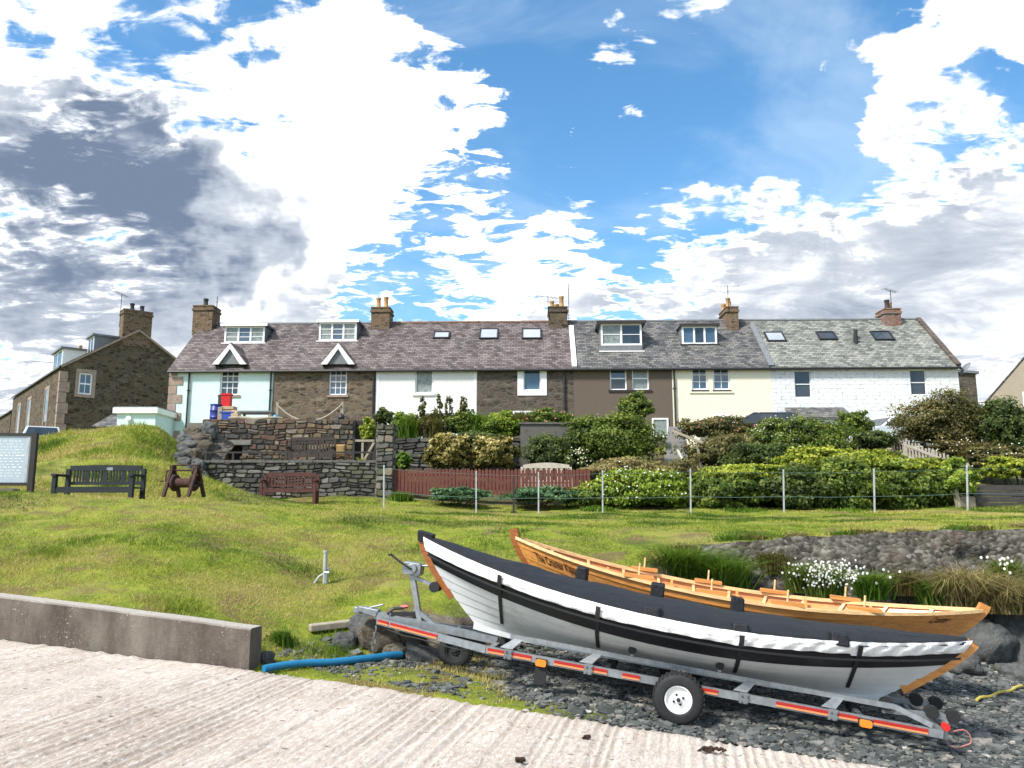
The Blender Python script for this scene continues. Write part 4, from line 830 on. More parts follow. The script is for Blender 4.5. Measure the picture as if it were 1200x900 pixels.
def hull_parts(par, mats, inner=None):
    n = 44
    for side in (-1, 1):
        for k in range(NS):
            lap = .010; th = .011; mb = MB()
            def hj(s, j): ha, hb = hb_(s, k) - (.012 if k else 0), hb_(s, k + 1); return ha + (hb - ha) * j
            def o_(i, j): s = .006 + .988 * i / n; return hull(s, hj(s, j), side, lap * (1 - j) + .004)
            def i_(i, j): s = .006 + .988 * i / n; return hull(s, hj(s, j), side, lap * (1 - j) + .004 - th)
            rows = [o_, o_, o_, i_, i_, i_]; js = [0, .5, 1, 1, .5, 0]
            for i in range(n + 1):
                for fn, j in zip(rows, js): mb.v.append(tuple(fn(i, j)))
            for i in range(n):
                for q in range(6): a = i * 6 + q; b = i * 6 + (q + 1) % 6; mb.f.append((a, a + 6, b + 6, b))
            mb.build('plank', mats[k], par, True)
def stem(par, mat, bow=True, h0=0.0, name='stem', wt=.045, top=.05):
    mb = MB(); pts = []
    for i in range(15):
        h = h0 + (1 - h0) * i / 14; pts.append(hull(0 if bow else 1, h, 1, 0)); pts[-1].y = 0
    pts.append(pts[-1] + Vector(((-.35 if bow else .35) * top, 0, top)))
    for i, p in enumerate(pts):
        d = (pts[min(i + 1, len(pts) - 1)] - pts[max(0, i - 1)]).normalized(); nn_ = Vector((d.z, 0, -d.x)) * (-1 if bow else 1)
        if nn_.x * (-1 if bow else 1) < 0: nn_ = -nn_
        a, b = p + nn_ * .05, p - nn_ * .06
        mb.v += [tuple(a + Vector((0, -wt * .45, 0))), tuple(a + Vector((0, wt * .45, 0))), tuple(b + Vector((0, wt, 0))), tuple(b + Vector((0, -wt, 0)))]
    m = len(pts)
    for i in range(m - 1):
        for q in range(4): a = i * 4 + q; b = i * 4 + (q + 1) % 4; mb.f.append((a, a + 4, b + 4, b))
    mb.f.append((0, 1, 2, 3)); mb.f.append(tuple((m - 1) * 4 + q for q in (3, 2, 1, 0))); return mb.build(name, mat, par, True)
def boat_frame(bow, drop):
    ex = Vector((DX, DY, -drop)).normalized(); ey = Vector((NX, NY, 0)).normalized(); ez = ex.cross(ey).normalized(); ey = ez.cross(ex)
    o = bow - ez * sheer(0) ; M4 = Matrix((ex, ey, ez)).transposed().to_4x4(); M4.translation = o; return M4
def frame_thing(name, label, cat, M4):
    t = thing(name, label, cat); t.location = M4.translation; t.rotation_euler = M4.to_euler(); return t
def proj(w):
    d = w - CAMP; c, s = math.cos(PITCH), math.sin(PITCH); f = d.y * c + d.z * s; up = -d.y * s + d.z * c
    return 600 + FPX * d.x / f, 450 - FPX * up / f
def s_at(M4, u, h=1.0, side=-1):
    return min((abs(proj(M4 @ hull(s, h, side))[0] - u), s) for s in [i / 400 for i in range(401)])[1]

bowA = P(496, 631, 8.75); MA = boat_frame(bowA, .14)
sk = frame_thing('rowing_skiff', 'white clinker skiff under a black cover on the boat trailer', 'boat', MA)
hull_parts(sk, [MAT['hull_white']] * 5 + [MAT['hull_black']] * 2)
stem(sk, MAT['varnish_dark'], True, .30, 'bow_stem'); stem(sk, MAT['varnish'], False, .16, 'stern_post', top=.0)
def keel_bar(par, mat, w=.05):
    mb = MB(); n = 40
    for i in range(n + 1):
        s = i / n; p = hull(s, 0, 1); e = .10 if s < .08 or s > .92 else 0
        mb.v += [(p.x, -w / 2, p.z - .05), (p.x, w / 2, p.z - .05), (p.x, w / 2, p.z + .03), (p.x, -w / 2, p.z + .03)]
    for i in range(n):
        for q in range(4): a = i * 4 + q; b = i * 4 + (q + 1) % 4; mb.f.append((a, a + 4, b + 4, b))
    mb.f += [(0, 1, 2, 3), tuple(n * 4 + q for q in (3, 2, 1, 0))]; mb.build('keel', mat, par)
keel_bar(sk, MAT['hull_white'], .06)
def rail(par, mat, z, off, w, hgt, name, s0=.005, s1=.995):
    for side in (-1, 1):
        mb = MB(); n = 50
        for i in range(n + 1):
            p = hull(s0 + (s1 - s0) * i / n, 1, side, off); y = p.y; zz = p.z + z
            mb.v += [(p.x, y, zz), (p.x, y + side * w, zz), (p.x, y + side * w, zz + hgt), (p.x, y, zz + hgt)]
        for i in range(n):
            for q in range(4): a = i * 4 + q; b = i * 4 + (q + 1) % 4; mb.f.append((a, a + 4, b + 4, b))
        mb.f += [(0, 1, 2, 3), tuple(n * 4 + q for q in (3, 2, 1, 0))]; mb.build(name, mat, par)
rail(sk, MAT['hull_black'], -.135, .010, .016, .018, 'rubbing_strake', .02, .975)
# fitted cover: taut over the boat, white skirt lapped round the sheer
def cover_pt(s, w):
    b = hull(s, 1, 1).y + .016; k = math.sin(math.pi * min(max(s, 0), 1)) ** .45
    z = sheer(s) + .022 + k * .085 * (1 - abs(w) ** 2.2) + .012 * mnoise.noise(Vector((s * 16, w * 2.5, 1))) * k + .006 * mnoise.noise(Vector((s * 45, w * 6, 4)))
    z -= .02 * k * abs(math.sin(math.pi * (s * 6.3 + .2))) ** 3 * (1 - w * w) * -1
    x = hull(s, 1, 1).x; return Vector((x, w * b, z - (.03 if abs(w) > .985 else 0)))
MB().grid(lambda a, b: cover_pt(.012 + .976 * a, -1 + 2 * b), 150, 36).build('cover', MAT['cover_black'], sk, True)
def skirt(side):
    def fn(a, b):
        s = .002 + .994 * a; low = .086 + .014 * mnoise.noise(Vector((s * 9, side, 2))) + .008 * mnoise.noise(Vector((s * 40, side, 8)))
        low += .035 * max(0, 1 - s / .2); low += .016 if s > .80 else 0
        p = hull(s, 1, side, .014); q = hull(s, 1 - low / sheer(s), side, .024); r = p.lerp(q, b)
        r.y += side * (.004 + .009 * mnoise.noise(Vector((s * 26 + b * 3, b * 3.2, side * 3))) + .006 * math.sin(s * 190 + b * 4) * (1 if s > .6 else .4) + .012 * math.sin(math.pi * b)); r.z += .026 * (1 - b)
        return r
    return MB().grid(fn, 240, 8).build('cover_skirt', MAT['cover_white'], sk, True)
skirt(-1); skirt(1)
def strap(u):
    s_ = s_at(MA, u); x_ = hull(s_, 1).x; ds = .0042; hs_ = [1.0 - .86 * i / 16 for i in range(17)]
    for side in (-1, 1):
        mb = MB(); base = 0
        for h in hs_:
            xb_ = .68 * (1 - h) ** 1.35; s = (x_ - xb_) / (BL - .72 * (1 - h) ** 1.25 - xb_)
            for d in (-ds, ds): p = hull(s + d, h, side, .050 if h > .72 else .022); mb.v.append(tuple(p))
            for d in (ds, -ds): p = hull(s + d, h, side, .044 if h > .72 else .016); mb.v.append(tuple(p))
        for i in range(len(hs_) - 1):
            for q in range(4): a = base + i * 4 + q; b = base + i * 4 + (q + 1) % 4; mb.f.append((a, a + 4, b + 4, b))
        mb.build('strap', MAT['rubber'], sk)
for u in (587, 702, 870, 1008): strap(u)
def pad(s, side, hgt=.155, wid=.125, dep=.12):                 # covered thole pins standing up under the cloth
    p = cover_pt(s, side * .84); m = MB(); a, b = wid / 2, dep / 2; rnd = random.Random(int(s * 1000) + side)
    j = lambda: rnd.uniform(-.014, .014)
    m.hexa([(p.x - a * 1.15, p.y - b, p.z - .06), (p.x + a * 1.15, p.y - b, p.z - .06), (p.x + a * 1.15, p.y + b, p.z - .06), (p.x - a * 1.15, p.y + b, p.z - .06), (p.x - a + j(), p.y - b * .8, p.z + hgt + j()), (p.x + a + j(), p.y - b * .8, p.z + hgt + j()), (p.x + a + j(), p.y + b * .8, p.z + hgt + j()), (p.x - a + j(), p.y + b * .8, p.z + hgt + j())])
    m.build('thole_pad', MAT['pad_black'], sk, bevel=.016)
for u in (682, 769, 862): pad(s_at(MA, u, 1, 1), 1)
for u in (762, 868, 985): pad(s_at(MA, u, 1, -1), -1, .050, .14, .22)
p0 = hull(0, 1, 1); MB().prism([(-.045, sheer(0) - .03), (.105, sheer(0) - .05), (.12, sheer(0) + .06), (-.05, sheer(0) + .085), (-.062, sheer(0) + .07)], -.05, .05).build('stem_cap', MAT['pad_black'], sk, bevel=.012)
# -------- varnished skiff behind, on a launching trolley
bowB = P(603, 628, 10.30); MBm = boat_frame(bowB, .114)
wk = frame_thing('rowing_skiff', 'open varnished wooden skiff with dark painted name behind the covered boat', 'boat', MBm)
hull_parts(wk, [MAT['varnish']] * NS); stem(wk, MAT['varnish_dark'], True, 0, 'bow_stem', top=.085); stem(wk, MAT['varnish'], False, 0, 'stern_post', top=.05); keel_bar(wk, MAT['varnish_dark'])
rail(wk, MAT['ash'], -.028, .004, .030, .034, 'gunwale'); rail(wk, MAT['ash'], -.030, -.045, .028, .030, 'inwale', .02, .98)
for k in range(1, 12):                                        # ribs
    s = k / 12
    mb = MB(); hs_ = [i / 14 for i in range(15)]
    for side in (-1, 1):
        base = len(mb.v)
        for h in hs_:
            for (ds, of) in ((-.0034, -.010), (.0034, -.010), (.0034, -.034), (-.0034, -.034)): mb.v.append(tuple(hull(s + ds, h * .97, side, of)))
        for i in range(14):
            for q in range(4): a = base + i * 4 + q; b = base + i * 4 + (q + 1) % 4; mb.f.append((a, a + 4, b + 4, b))
    mb.build('rib', MAT['ash'], wk)
for s in (.20, .36, .52, .68, .82):                           # thwarts with knees
    z = sheer(s) * .66; b = abs(hull(s, .66, 1).y) - .03; x = hull(s, .66, 1).x; th = MB().cbox(x - .11, x + .11, -b, b, z, z + .028, .006).build('thwart', MAT['varnish_in'], wk)
    for sd_ in (-1, 1): MB().hexa([(x - .015, sd_ * b, z + .028), (x + .015, sd_ * b, z + .028), (x + .015, sd_ * (b - .12), z + .028), (x - .015, sd_ * (b - .12), z + .028), (x - .015, sd_ * (b + .02), z + .15), (x + .015, sd_ * (b + .02), z + .15), (x + .015, sd_ * (b - .01), z + .15), (x - .015, sd_ * (b - .01), z + .15)]).build('knee', MAT['varnish'], wk)
mb = MB()
for k in range(-3, 4): mb.box(1.0, 4.4, k * .09 - .04, k * .09 + .04, .13 + .006 * abs(k), .142 + .006 * abs(k))
mb.build('floor_boards', MAT['varnish_in'], wk)
for side in (-1, 1):
    for s in (.30, .45, .60, .75):                            # oar pads and thole pins
        p = hull(s, 1, side, -.02); m = MB(); m.cbox(p.x - .17, p.x + .17, p.y - .045, p.y + .045, p.z + .008, p.z + .05, .008); q = m.build('oar_pad', MAT['varnish'], wk)
        MB().tube([(p.x, p.y, p.z + .05), (p.x, p.y, p.z + .17)], .011, 8).build('thole_pin', MAT['ash'], q)
FN = bpy.data.fonts
def letters(txt, par, s0, s1, hmid, hh, shear=.25):
    cu = bpy.data.curves.new('t', 'FONT'); cu.body = txt; cu.size = 1; cu.shear = shear; cu.resolution_u = 3; cu.offset = .012; to = bpy.data.objects.new('t', cu); COL.objects.link(to)
    dg_ = bpy.context.evaluated_depsgraph_get(); me = bpy.data.meshes.new_from_object(to.evaluated_get(dg_)); bpy.data.objects.remove(to)
    bm = bmesh.new(); bm.from_mesh(me); bmesh.ops.triangulate(bm, faces=bm.faces); bmesh.ops.subdivide_edges(bm, edges=[e for e in bm.edges if e.calc_length() > .25], cuts=1); bm.to_mesh(me); bm.free()
    xs = [v.co.x for v in me.vertices]; w0, w1 = min(xs), max(xs)
    for v in me.vertices:
        s = s0 + (s1 - s0) * (v.co.x - w0) / (w1 - w0); q = hull(s, hmid + hh * (v.co.y - .33), -1, 0); k = (hmid + hh * (v.co.y - .33) - hb_(s, 6)) / (1 - hb_(s, 6))
        q = hull(s, hmid + hh * (v.co.y - .33), -1, .0175); v.co = q
    o = bpy.data.objects.new('lettering', me); COL.objects.link(o); me.materials.append(MAT['letter']); o.parent = wk
sa, sb = s_at(MBm, 624, .92), s_at(MBm, 677, .92); letters('The Craster Kipper', wk, sa, sb, .80, .20)
sa, sb = s_at(MBm, 1095, .92), s_at(MBm, 1119, .92); letters('Craster', wk, sa, sb, .835, .17)

# -------- trailers
MAT['tape_red'] = plain('red_reflective_tape', (.36, .018, .014), .35, .1, 9, 0); MAT['tape_amber'] = plain('amber_reflective_tape', (.62, .24, .09), .35, .1, 9, 0)
MAT['amber_lens'] = plain('amber_lens', (.85, .22, .02), .25, .1, 9, 0); MAT['red_lens'] = plain('red_lens', (.6, .02, .015), .25, .1, 9, 0); MAT['rim_white'] = plain('white_wheel_rim', (.80, .80, .78), .35, .04, 4, 0)
TR = MA.copy(); IV = TR.inverted(); EZ = (TR.to_3x3() @ Vector((0, 0, 1)))
def z_for_ground(M4, x, y, r):                                # local height of an axle whose wheel rests on the ground
    w = M4 @ Vector((x, y, 0)); return (gz(w.x, w.y) + r - .012 - w.z) / (M4.to_3x3() @ Vector((0, 0, 1))).z
def wheel(par, x, y, z, r, wd, rimmat, spokes=True, out=-1):
    t = MB().lathe([(r * .52, -wd * .34), (r * .60, -wd * .48), (r * .82, -wd * .5), (r * .95, -wd * .42), (r, -wd * .28), (r * 1.003, 0), (r, wd * .28), (r * .95, wd * .42), (r * .82, wd * .5), (r * .60, wd * .48), (r * .52, wd * .34)], 40, 'y', (x, y, z))
    for k in range(32):                                       # tread blocks
        a = 2 * math.pi * k / 32
        for yy in (-.3, .02, .32): b = MB().box(-r * .045, r * .045, -wd * .11, wd * .11, -.006, .006); t.add(b, Matrix.Translation((x + math.cos(a) * r, y + wd * yy, z + math.sin(a) * r)) @ Matrix.Rotation(-a + math.pi / 2, 4, 'Y'))
    w = thing('wheel', None, None) if False else t.build('wheel', MAT['rubber'], par, True)
    o = out * wd
    MB().lathe([(r * .56, o * .34), (r * .54, o * .40), (r * .50, o * .40), (r * .46, o * .26), (r * .30, o * .22), (r * .26, o * .30), (r * .13, o * .32), (r * .12, o * .40), (0, o * .40)], 28, 'y', (x, y, z)).build('rim', rimmat, w, True)
    m = MB()
    for k in range(4):
        a = k * math.pi / 2 + .5; m.lathe([(0, o * .38), (r * .05, o * .38), (r * .05, o * .25)], 8, 'y', (x + math.cos(a) * r * .2, y, z + math.sin(a) * r * .2))
    m.lathe([(0, o * .46), (r * .08, o * .45), (r * .09, o * .35)], 10, 'y', (x, y, z)); m.build('wheel_nuts', MAT['dark_metal'], w); return w
def make_trailer(par, M4, full=True):
    g = MAT['galv']; lat = .50; zr0, zr1 = -.125, -.045
    xf, xr_ = (-.36, 4.98) if full else (.5, 4.7)
    for sd_ in (-1, 1):
        m = MB(); pts = ([(xf + .02, sd_ * .07), (.95, sd_ * lat), (xr_, sd_ * lat)] if full else [(xf, sd_ * lat), (xr_, sd_ * lat)])
        for (a, b) in zip(pts[:-1], pts[1:]): m.bar((a[0], a[1], (zr0 + zr1) / 2), (b[0], b[1], (zr0 + zr1) / 2), .04, .066)
        m.build('side_rail', g, par)
        m = MB(); m.bar((1.15, sd_ * .40, .062), (4.62, sd_ * .40, .05), .035, .042); m.bar((4.62, sd_ * .40, .05), (4.90, sd_ * (lat - .01), -.03), .035, .042)
        for xx in (1.18, 1.95, 2.75, 3.35, 4.1): m.hexa([(xx - .10, sd_ * (lat - .02), -.04), (xx + .02, sd_ * (lat - .02), -.04), (xx + .02, sd_ * (lat + .0), -.04), (xx - .10, sd_ * lat, -.04), (xx + .02, sd_ * .385, .05), (xx + .10, sd_ * .385, .05), (xx + .10, sd_ * .415, .05), (xx + .02, sd_ * .415, .05)])
        m.build('bunk_rail', g, par)
    for xx in (.97, 2.1, 3.3, 4.35): MB().bar((xx, -lat + .03, -.10), (xx, lat - .03, -.10), .05, .05).build('cross_member', g, par)
    for xx in (1.0, 2.12, 3.32, 4.36):                        # keel rollers
        m = MB().lathe([(.0, -.10), (.055, -.10), (.045, -.03), (.04, 0), (.045, .03), (.055, .10), (0, .10)], 14, 'y', (xx, 0, -.095)); m.build('keel_roller', MAT['rubber'], par, True)
    for xx in (2.32, 3.12):
        for sd_ in (-1, 1):
            bx_ = MB(); bx_.lathe([(0, -.05), (.034, -.05), (.038, -.02), (.038, .02), (.034, .05), (0, .05)], 14, 'y', (xx, sd_ * .40, .135)); ro = bx_.build('side_roller', MAT['rubber'], par, True); MB().bar((xx, sd_ * .405, .08), (xx, sd_ * .40, .155), .03, .012).build('bracket', g, ro)
    for xx in (1.18, 1.95, 3.35, 4.1):
        for sd_ in (-1, 1):
            m = MB(); m.box(xx - .045, xx + .035, sd_ * .530 - .006, sd_ * .530 + .006, -.132, -.04)
            for bx, bz in ((-.028, -.06), (.02, -.06), (-.028, -.112), (.02, -.112)): m.lathe([(0, sd_ * .014), (.010, sd_ * .014), (.010, 0)], 6, 'y', (xx + bx, sd_ * .536, bz))
            m.build('clamp_plate', MAT['lead'], par)
    ax = 2.78; r, wd = .222, .17
    for sd_ in (-1, 1): wheel(par, ax, sd_ * .68, z_for_ground(M4, ax, sd_ * .68, r), r, wd, MAT['rim_white'], out=sd_)
    zz = [z_for_ground(M4, ax, q, r) for q in (-.6, .6)]; MB().bar((ax, -.6, zz[0]), (ax, .6, zz[1]), .05, .05).build('axle', g, par)
    for sd_ in (-1, 1): MB().bar((ax + .02, sd_ * lat, -.13), (ax - .02, sd_ * lat, z_for_ground(M4, ax, sd_ * .68, r) - .03), .05, .12, (0, 1, 0)).build('suspension_arm', g, par)
tr = frame_thing('boat_trailer', 'galvanised boat trailer with white wheel rims and red reflective strips', 'trailer', TR); make_trailer(tr, TR)
def tape(x0, x1, y0, y1):
    d = Vector((x1 - x0, y1 - y0, 0)); ofs = Vector((d.y, -d.x, 0)).normalized() * .0255
    a, b = Vector((x0, y0, -.075)) + ofs, Vector((x1, y1, -.075)) + ofs; q = MB().bar(a, b, .006, .026).build('reflective_strip', MAT['tape_red'], tr)
    MB().bar(a + Vector((0, -.0005, -.0215)), b + Vector((0, -.0005, -.0215)), .006, .016).build('amber_edge', MAT['tape_amber'], q)
def arail(f): return -.34 + 1.29 * f, -.07 - .43 * f
for f0, f1 in ((.02, .12), (.14, .58)): a, b = arail(f0), arail(f1); tape(a[0], a[1], b[0], b[1]) if False else tape(a[0], b[0], a[1], b[1])
for x0, x1 in ((.97, 1.40), (1.62, 2.12), (2.26, 2.42), (2.98, 3.12), (3.62, 4.30), (4.42, 4.86)): tape(x0, x1, -.50, -.50)
for xx in (1.50, 4.36):
    q = MB().cbox(xx - .05, xx + .05, -.565, -.528, -.135, -.075, .012).build('side_lamp', MAT['amber_lens'], tr); MB().box(xx - .055, xx + .055, -.54, -.526, -.14, -.07).build('lamp_base', MAT['dark_metal'], q)
MB().box(1.50 - .05, 1.50 + .06, -.53, -.50, -.30, -.14).build('mud_flap', MAT['rubber'], tr)
m = MB(); m.bar((-.40, 0, -.035), (.95, 0, -.075), .07, .07); m.build('drawbar', MAT['galv'], tr)
m = MB(); m.prism([(-.60, -.03), (-.38, -.06), (-.36, .02), (-.58, .025)], -.045, .045); m.tube([(-.60, 0, -.055), (-.60, 0, .01)], .05, 12); m.bar((-.48, 0, .02), (-.32, 0, .08), .03, .02); m.build('hitch_coupling', MAT['galv'], tr, bevel=.008)
m = MB(); m.bar((.10, 0, -.03), (-.06, 0, .44), .055, .05, (1, 0, 0)); m.bar((.30, 0, -.06), (.02, 0, .10), .05, .04, (1, 0, 0)); wp = m.build('winch_post', MAT['galv'], tr)
m = MB(); m.cbox(-.16, .04, -.07, .07, .43, .56, .02); m.tube([(-.05, -.10, .50), (-.05, .10, .50)], .055, 14); wn = m.build('winch', MAT['galv'], tr, bevel=.006)
MB().tube([(-.05, -.08, .50), (-.05, -.12, .50), (-.18, -.13, .56), (-.28, -.13, .615), (-.28, -.20, .615)], .012, 8).build('crank_handle', MAT['dark_metal'], wn)
m = MB(); m.bar((-.08, 0, .42), (.20, 0, .355), .05, .035); m.build('snubber_arm', MAT['galv'], tr)
MB().lathe([(0, -.07), (.055, -.07), (.045, 0), (.055, .07), (0, .07)], 16, 'y', (.215, 0, .35)).build('bow_snubber', MAT['rubber'], tr, True)
MB().tube([(.0, 0, .53), (.17, 0, .56)], .012, 6).build('winch_strap', MAT['hull_black'], tr)
rj = .175; xj, yj = .50, .10; zj = z_for_ground(TR, xj, yj, rj); jw = wheel(tr, xj, yj, zj, rj, .13, MAT['rubber']); MB().bar((xj, yj + .10, zj), (xj - .02, yj + .08, -.04), .035, .03, (1, 0, 0)).build('jockey_leg', MAT['galv'], tr)
m = MB()
for k in range(9): a = Vector((-.34 + .012 * math.sin(k * 2), -.10, -.13 - k * .035)); m.bar(a, a + Vector((.008 * (-1) ** k, .006, -.04)), .018, .008, (1, 0, 0) if k % 2 else (0, 1, 0))
m.build('safety_chain', MAT['galv'], tr)
m = MB(); m.tube([(-.2 + .2 * k, -.13 - .06 * k if k < 6 else -.465, -.142 - .02 * abs(math.sin(k * 1.3))) for k in range(26)], .007, 5); m.build('lighting_cable', MAT['rubber'], tr)
m = MB(); m.bar((-.22, -.02, .0), (.02, .03, .035), .05, .04); m.tube([(-.26, -.05, .0), (-.2, -.03, .06), (-.10, 0, .08)], .018, 6); m.build('brake_lever', MAT['dark_metal'], tr); MB().tube([(-.14, 0, .08), (-.06, .01, .10)], .02, 6).build('lever_grip', MAT['tape_red'], tr)
for sd_ in (-1, 1):                                           # swinging stern rollers
    m = MB(); m.bar((4.55, sd_ * .25, -.02), (5.12, sd_ * .25, .02), .045, .045); m.bar((4.85, -.02 * sd_, -.06), (4.85, sd_ * .27, -.03), .04, .04); arm = m.build('stern_arm', MAT['galv'], tr)
    for xx in (4.58, 4.95, 5.12): MB().lathe([(0, -.045), (.055, -.045), (.06, 0), (.055, .045), (0, .045)], 14, 'y', (xx, sd_ * .25, .035)).build('stern_roller', MAT['rubber'], arm, True)
MB().bar((4.97, -.48, -.085), (4.97, .48, -.085), .05, .07).build('rear_member', MAT['galv'], tr)
m = MB(); m.box(5.00, 5.03, -.47, -.38, -.13, .02); m.build('lamp_bracket', MAT['galv'], tr); MB().tube([(5.0, -.52, -.02), (5.0, -.47, -.02)], .032, 14).build('tail_lamp', MAT['red_lens'], tr)
m = MB(); m.tube([(5.14 + .10 * math.cos(a) - .12 * (k == 0), -.40 + .02 * k / 12, -.12 + .07 * math.sin(a) * (1 + .3 * math.sin(a * 2))) for k, a in enumerate([math.pi + 5.4 * q / 16 for q in range(17)])], .006, 6); m.build('trailing_cable', plain('faded_red_cord', (.42, .16, .14), .7, .2, 20, .1), tr)
TR2 = MBm.copy(); tl2 = frame_thing('launching_trolley', 'galvanised launching trolley under the varnished skiff', 'trolley', TR2)
make_trailer(tl2, TR2, False)
MAT['rope_yellow'] = plain('yellow_rope', (.52, .40, .08), .8, .2, 30, .2)
# ------------------------------------------------------------------ foreground things
def concrete_old():
    t = NT('weathered_toplit_concrete'); o = t.obj; a = t.noise(t.mapv(o, (1, 1, .45)), 2.2, 7, .7); b = t.noise(o, 38, 5, .75)
    col = t.ramp(a, [(.3, (.060, .046, .037)), (.48, (.118, .096, .080)), (.66, (.19, .165, .135)), (.82, (.28, .26, .225))]); col = t.mix(t.math('MULTIPLY', t.mr(b, .58, .66, 0, .9), t.mr(t.noise(o, 2.7, 4, .6), .45, .62)), col, (.50, .47, .42)); col = t.mix(t.mr(t.noise(o, 7, 6, .75), .57, .70, 0, .7), col, (.04, .032, .028)); col = t.mix(t.mr(t.noise(o, 3.3, 5, .7), .58, .72, 0, .6), col, (.13, .135, .10))
    g = t.node('ShaderNodeNewGeometry'); sp = t.node('ShaderNodeSeparateXYZ'); t.L.new(g.outputs['Normal'], sp.inputs[0]); col = t.mix(t.mr(sp.outputs[2], .6, .9, 0, .8), col, t.ramp(b, [(.3, (.30, .27, .23)), (.7, (.52, .49, .45))]))  # up-facing faces painted paler: light on the top put into the colour
    t.bump(t.math('ADD', b, a), .5, .02); return t.out(col, .92, 0, .2)
MAT['old_concrete'] = concrete_old()
wl = thing('concrete_wall', 'low weathered concrete wall along the slipway edge', 'wall', (-2.4 - DX * .1, 8.0 - DY * .1, 0), math.atan2(DY, DX)); mb = MB(); nseg = 90
for k in range(nseg + 1):
    t_ = -10.5 * k / nseg; wx_, wy_ = -2.4 + DX * (t_ - .13), 8.0 + DY * (t_ - .13); zb = float(z_ramp(np.array([wx_]), np.array([wy_]))[0]); hgt = .365 - .0165 * t_ * .8 + .006 * mnoise.noise(Vector((t_ * 2, 0, 0)))
    for yy, zz in ((-.002, zb - .25), (-.002, zb + hgt - .015), (.014, zb + hgt), (.20, zb + hgt), (.215, zb + hgt - .02), (.215, zb - .25)): mb.v.append((t_, yy, zz))
for k in range(nseg):
    for q in range(6): a = k * 6 + q; b = k * 6 + (q + 1) % 6; mb.f.append((a, a + 6, b + 6, b))
mb.f += [tuple(range(6)), tuple(nseg * 6 + q for q in range(5, -1, -1))]; mb.build('wall_slab', MAT['old_concrete'], wl)
# blue water pipe lying on the grass
MAT['blue_pipe'] = plain('blue_plastic_pipe', (.010, .15, .30), .45, .2, 5, .03); pts = []
for k in range(25):
    f = k / 24; p = P(309 + (470 - 309) * f, 786 + (770 - 786) * f, 7.98 + .86 * f); z = gz(p.x, p.y); pts.append((p.x, p.y + .03 * math.sin(f * 7), z + .047 + .008 * math.sin(f * 9)))
m = MB(); m.tube(pts, .036, 14); tag(m.build('water_pipe', MAT['blue_pipe'], smooth=True), 'blue plastic pipe lying on the grass from the wall end', 'pipe')
# standpipe on the bank
MAT['pale_metal'] = plain('pale_painted_metal', (.36, .365, .35), .5, .25, 8, .05); p = P(381, 664, 10.95); g_ = gz(p.x, p.y)
sp_ = thing('standpipe', 'pale metal standpipe with tap and strut on the grass bank', 'standpipe', (p.x, p.y, g_)); q = .0113
MB().tube([(0, 0, -.05), (0, 0, .40)], .026, 10).build('pipe', MAT['pale_metal'], sp_, True); MB().tube([(0, 0, .13), (-.07, -.01, .09), (-.13, -.02, 0), (-.15, -.02, -.04)], .018, 8).build('strut', MAT['pale_metal'], sp_, True); MB().tube([(0, 0, .40), (.0, 0, .425)], .034, 10).build('cap', MAT['pale_metal'], sp_)
m = MB(); m.tube([(-.0, -.01, .14), (.07, -.03, .14)], .022, 8); m.tube([(.06, -.03, .14), (.06, -.03, .20)], .012, 6); m.bar((.03, -.03, .20), (.09, -.03, .20), .02, .012); m.tube([(.03, -.02, .14), (.03, -.03, .0)], .016, 8); m.build('tap', MAT['galv'], sp_)
# boulders
def boulder_mesh(k, sub=4):
    bm = bmesh.new(); bmesh.ops.create_icosphere(bm, subdivisions=sub, radius=1)
    for v in bm.verts:
        c = v.co.copy(); s = Vector((k * 3.1, k * 1.7, 0)); d = 1 + .36 * mnoise.noise(c * 1.1 + s) + .16 * mnoise.noise(c * 2.6 + s) + .07 * mnoise.noise(c * 7 + s) - .14 * abs(mnoise.noise(c * 1.9 + s * 2)) - .05 * abs(mnoise.noise(c * 5 + s)); v.co = Vector([math.copysign(abs(x) ** .72, x) for x in c]) * d
    me = bpy.data.meshes.new('boulder'); bm.to_mesh(me); bm.free(); me.polygons.foreach_set('use_smooth', [True] * len(me.polygons)); return me
def rockmat(name, c, moss):
    t = NT(name); o = t.obj; a = t.noise(o, 2.4, 7, .72); col = t.ramp(a, [(.3, tuple(x * .45 for x in c)), (.52, c), (.75, tuple(x * 1.6 for x in c))]); col = t.mix(t.mr(t.noise(o, 1.3, 5, .7), .5, .68, 0, .7), col, moss)
    t.bump(t.math('ADD', a, t.math('MULTIPLY', t.noise(o, 9, 5, .7), .4)), .8, .08); return t.out(col, .92, 0, .2)
MAT['rock_brown'] = rockmat('mossy_brown_rock', (.115, .095, .072), (.075, .072, .03)); MAT['rock_grey'] = rockmat('grey_rock', (.115, .118, .115), (.10, .10, .07)); MAT['rock_tan'] = rockmat('tan_rock', (.19, .165, .125), (.09, .09, .04))
BM_ = [boulder_mesh(k) for k in range(6)]
for m_ in BM_: m_.materials.append(None)
def boulder(u, v, Y, sx, sy, sz, mat, label, k=0, rz=0, lift=.35):
    p = P(u, v, Y); o = bpy.data.objects.new('boulder', BM_[k % 6]); COL.objects.link(o); o.location = (p.x, p.y, gz(p.x, p.y) + sz * lift); o.scale = (sx, sy, sz); o.rotation_euler = (.1 * k, .07 * k, rz); o.material_slots[0].link = 'OBJECT'; o.material_slots[0].material = MAT[mat]; return tag(o, label, 'rock')
boulder(449, 752, 9.15, .27, .22, .22, 'rock_brown', 'largest rounded mossy boulder below the trailer hitch', 0, .3)
boulder(478, 757, 9.25, .24, .22, .24, 'rock_brown', 'brown boulder leaning on the large mossy one below the trailer', 1, 1.1)
boulder(403, 765, 9.05, .12, .10, .10, 'rock_grey', 'small grey rock beside the blue pipe', 2, .2)
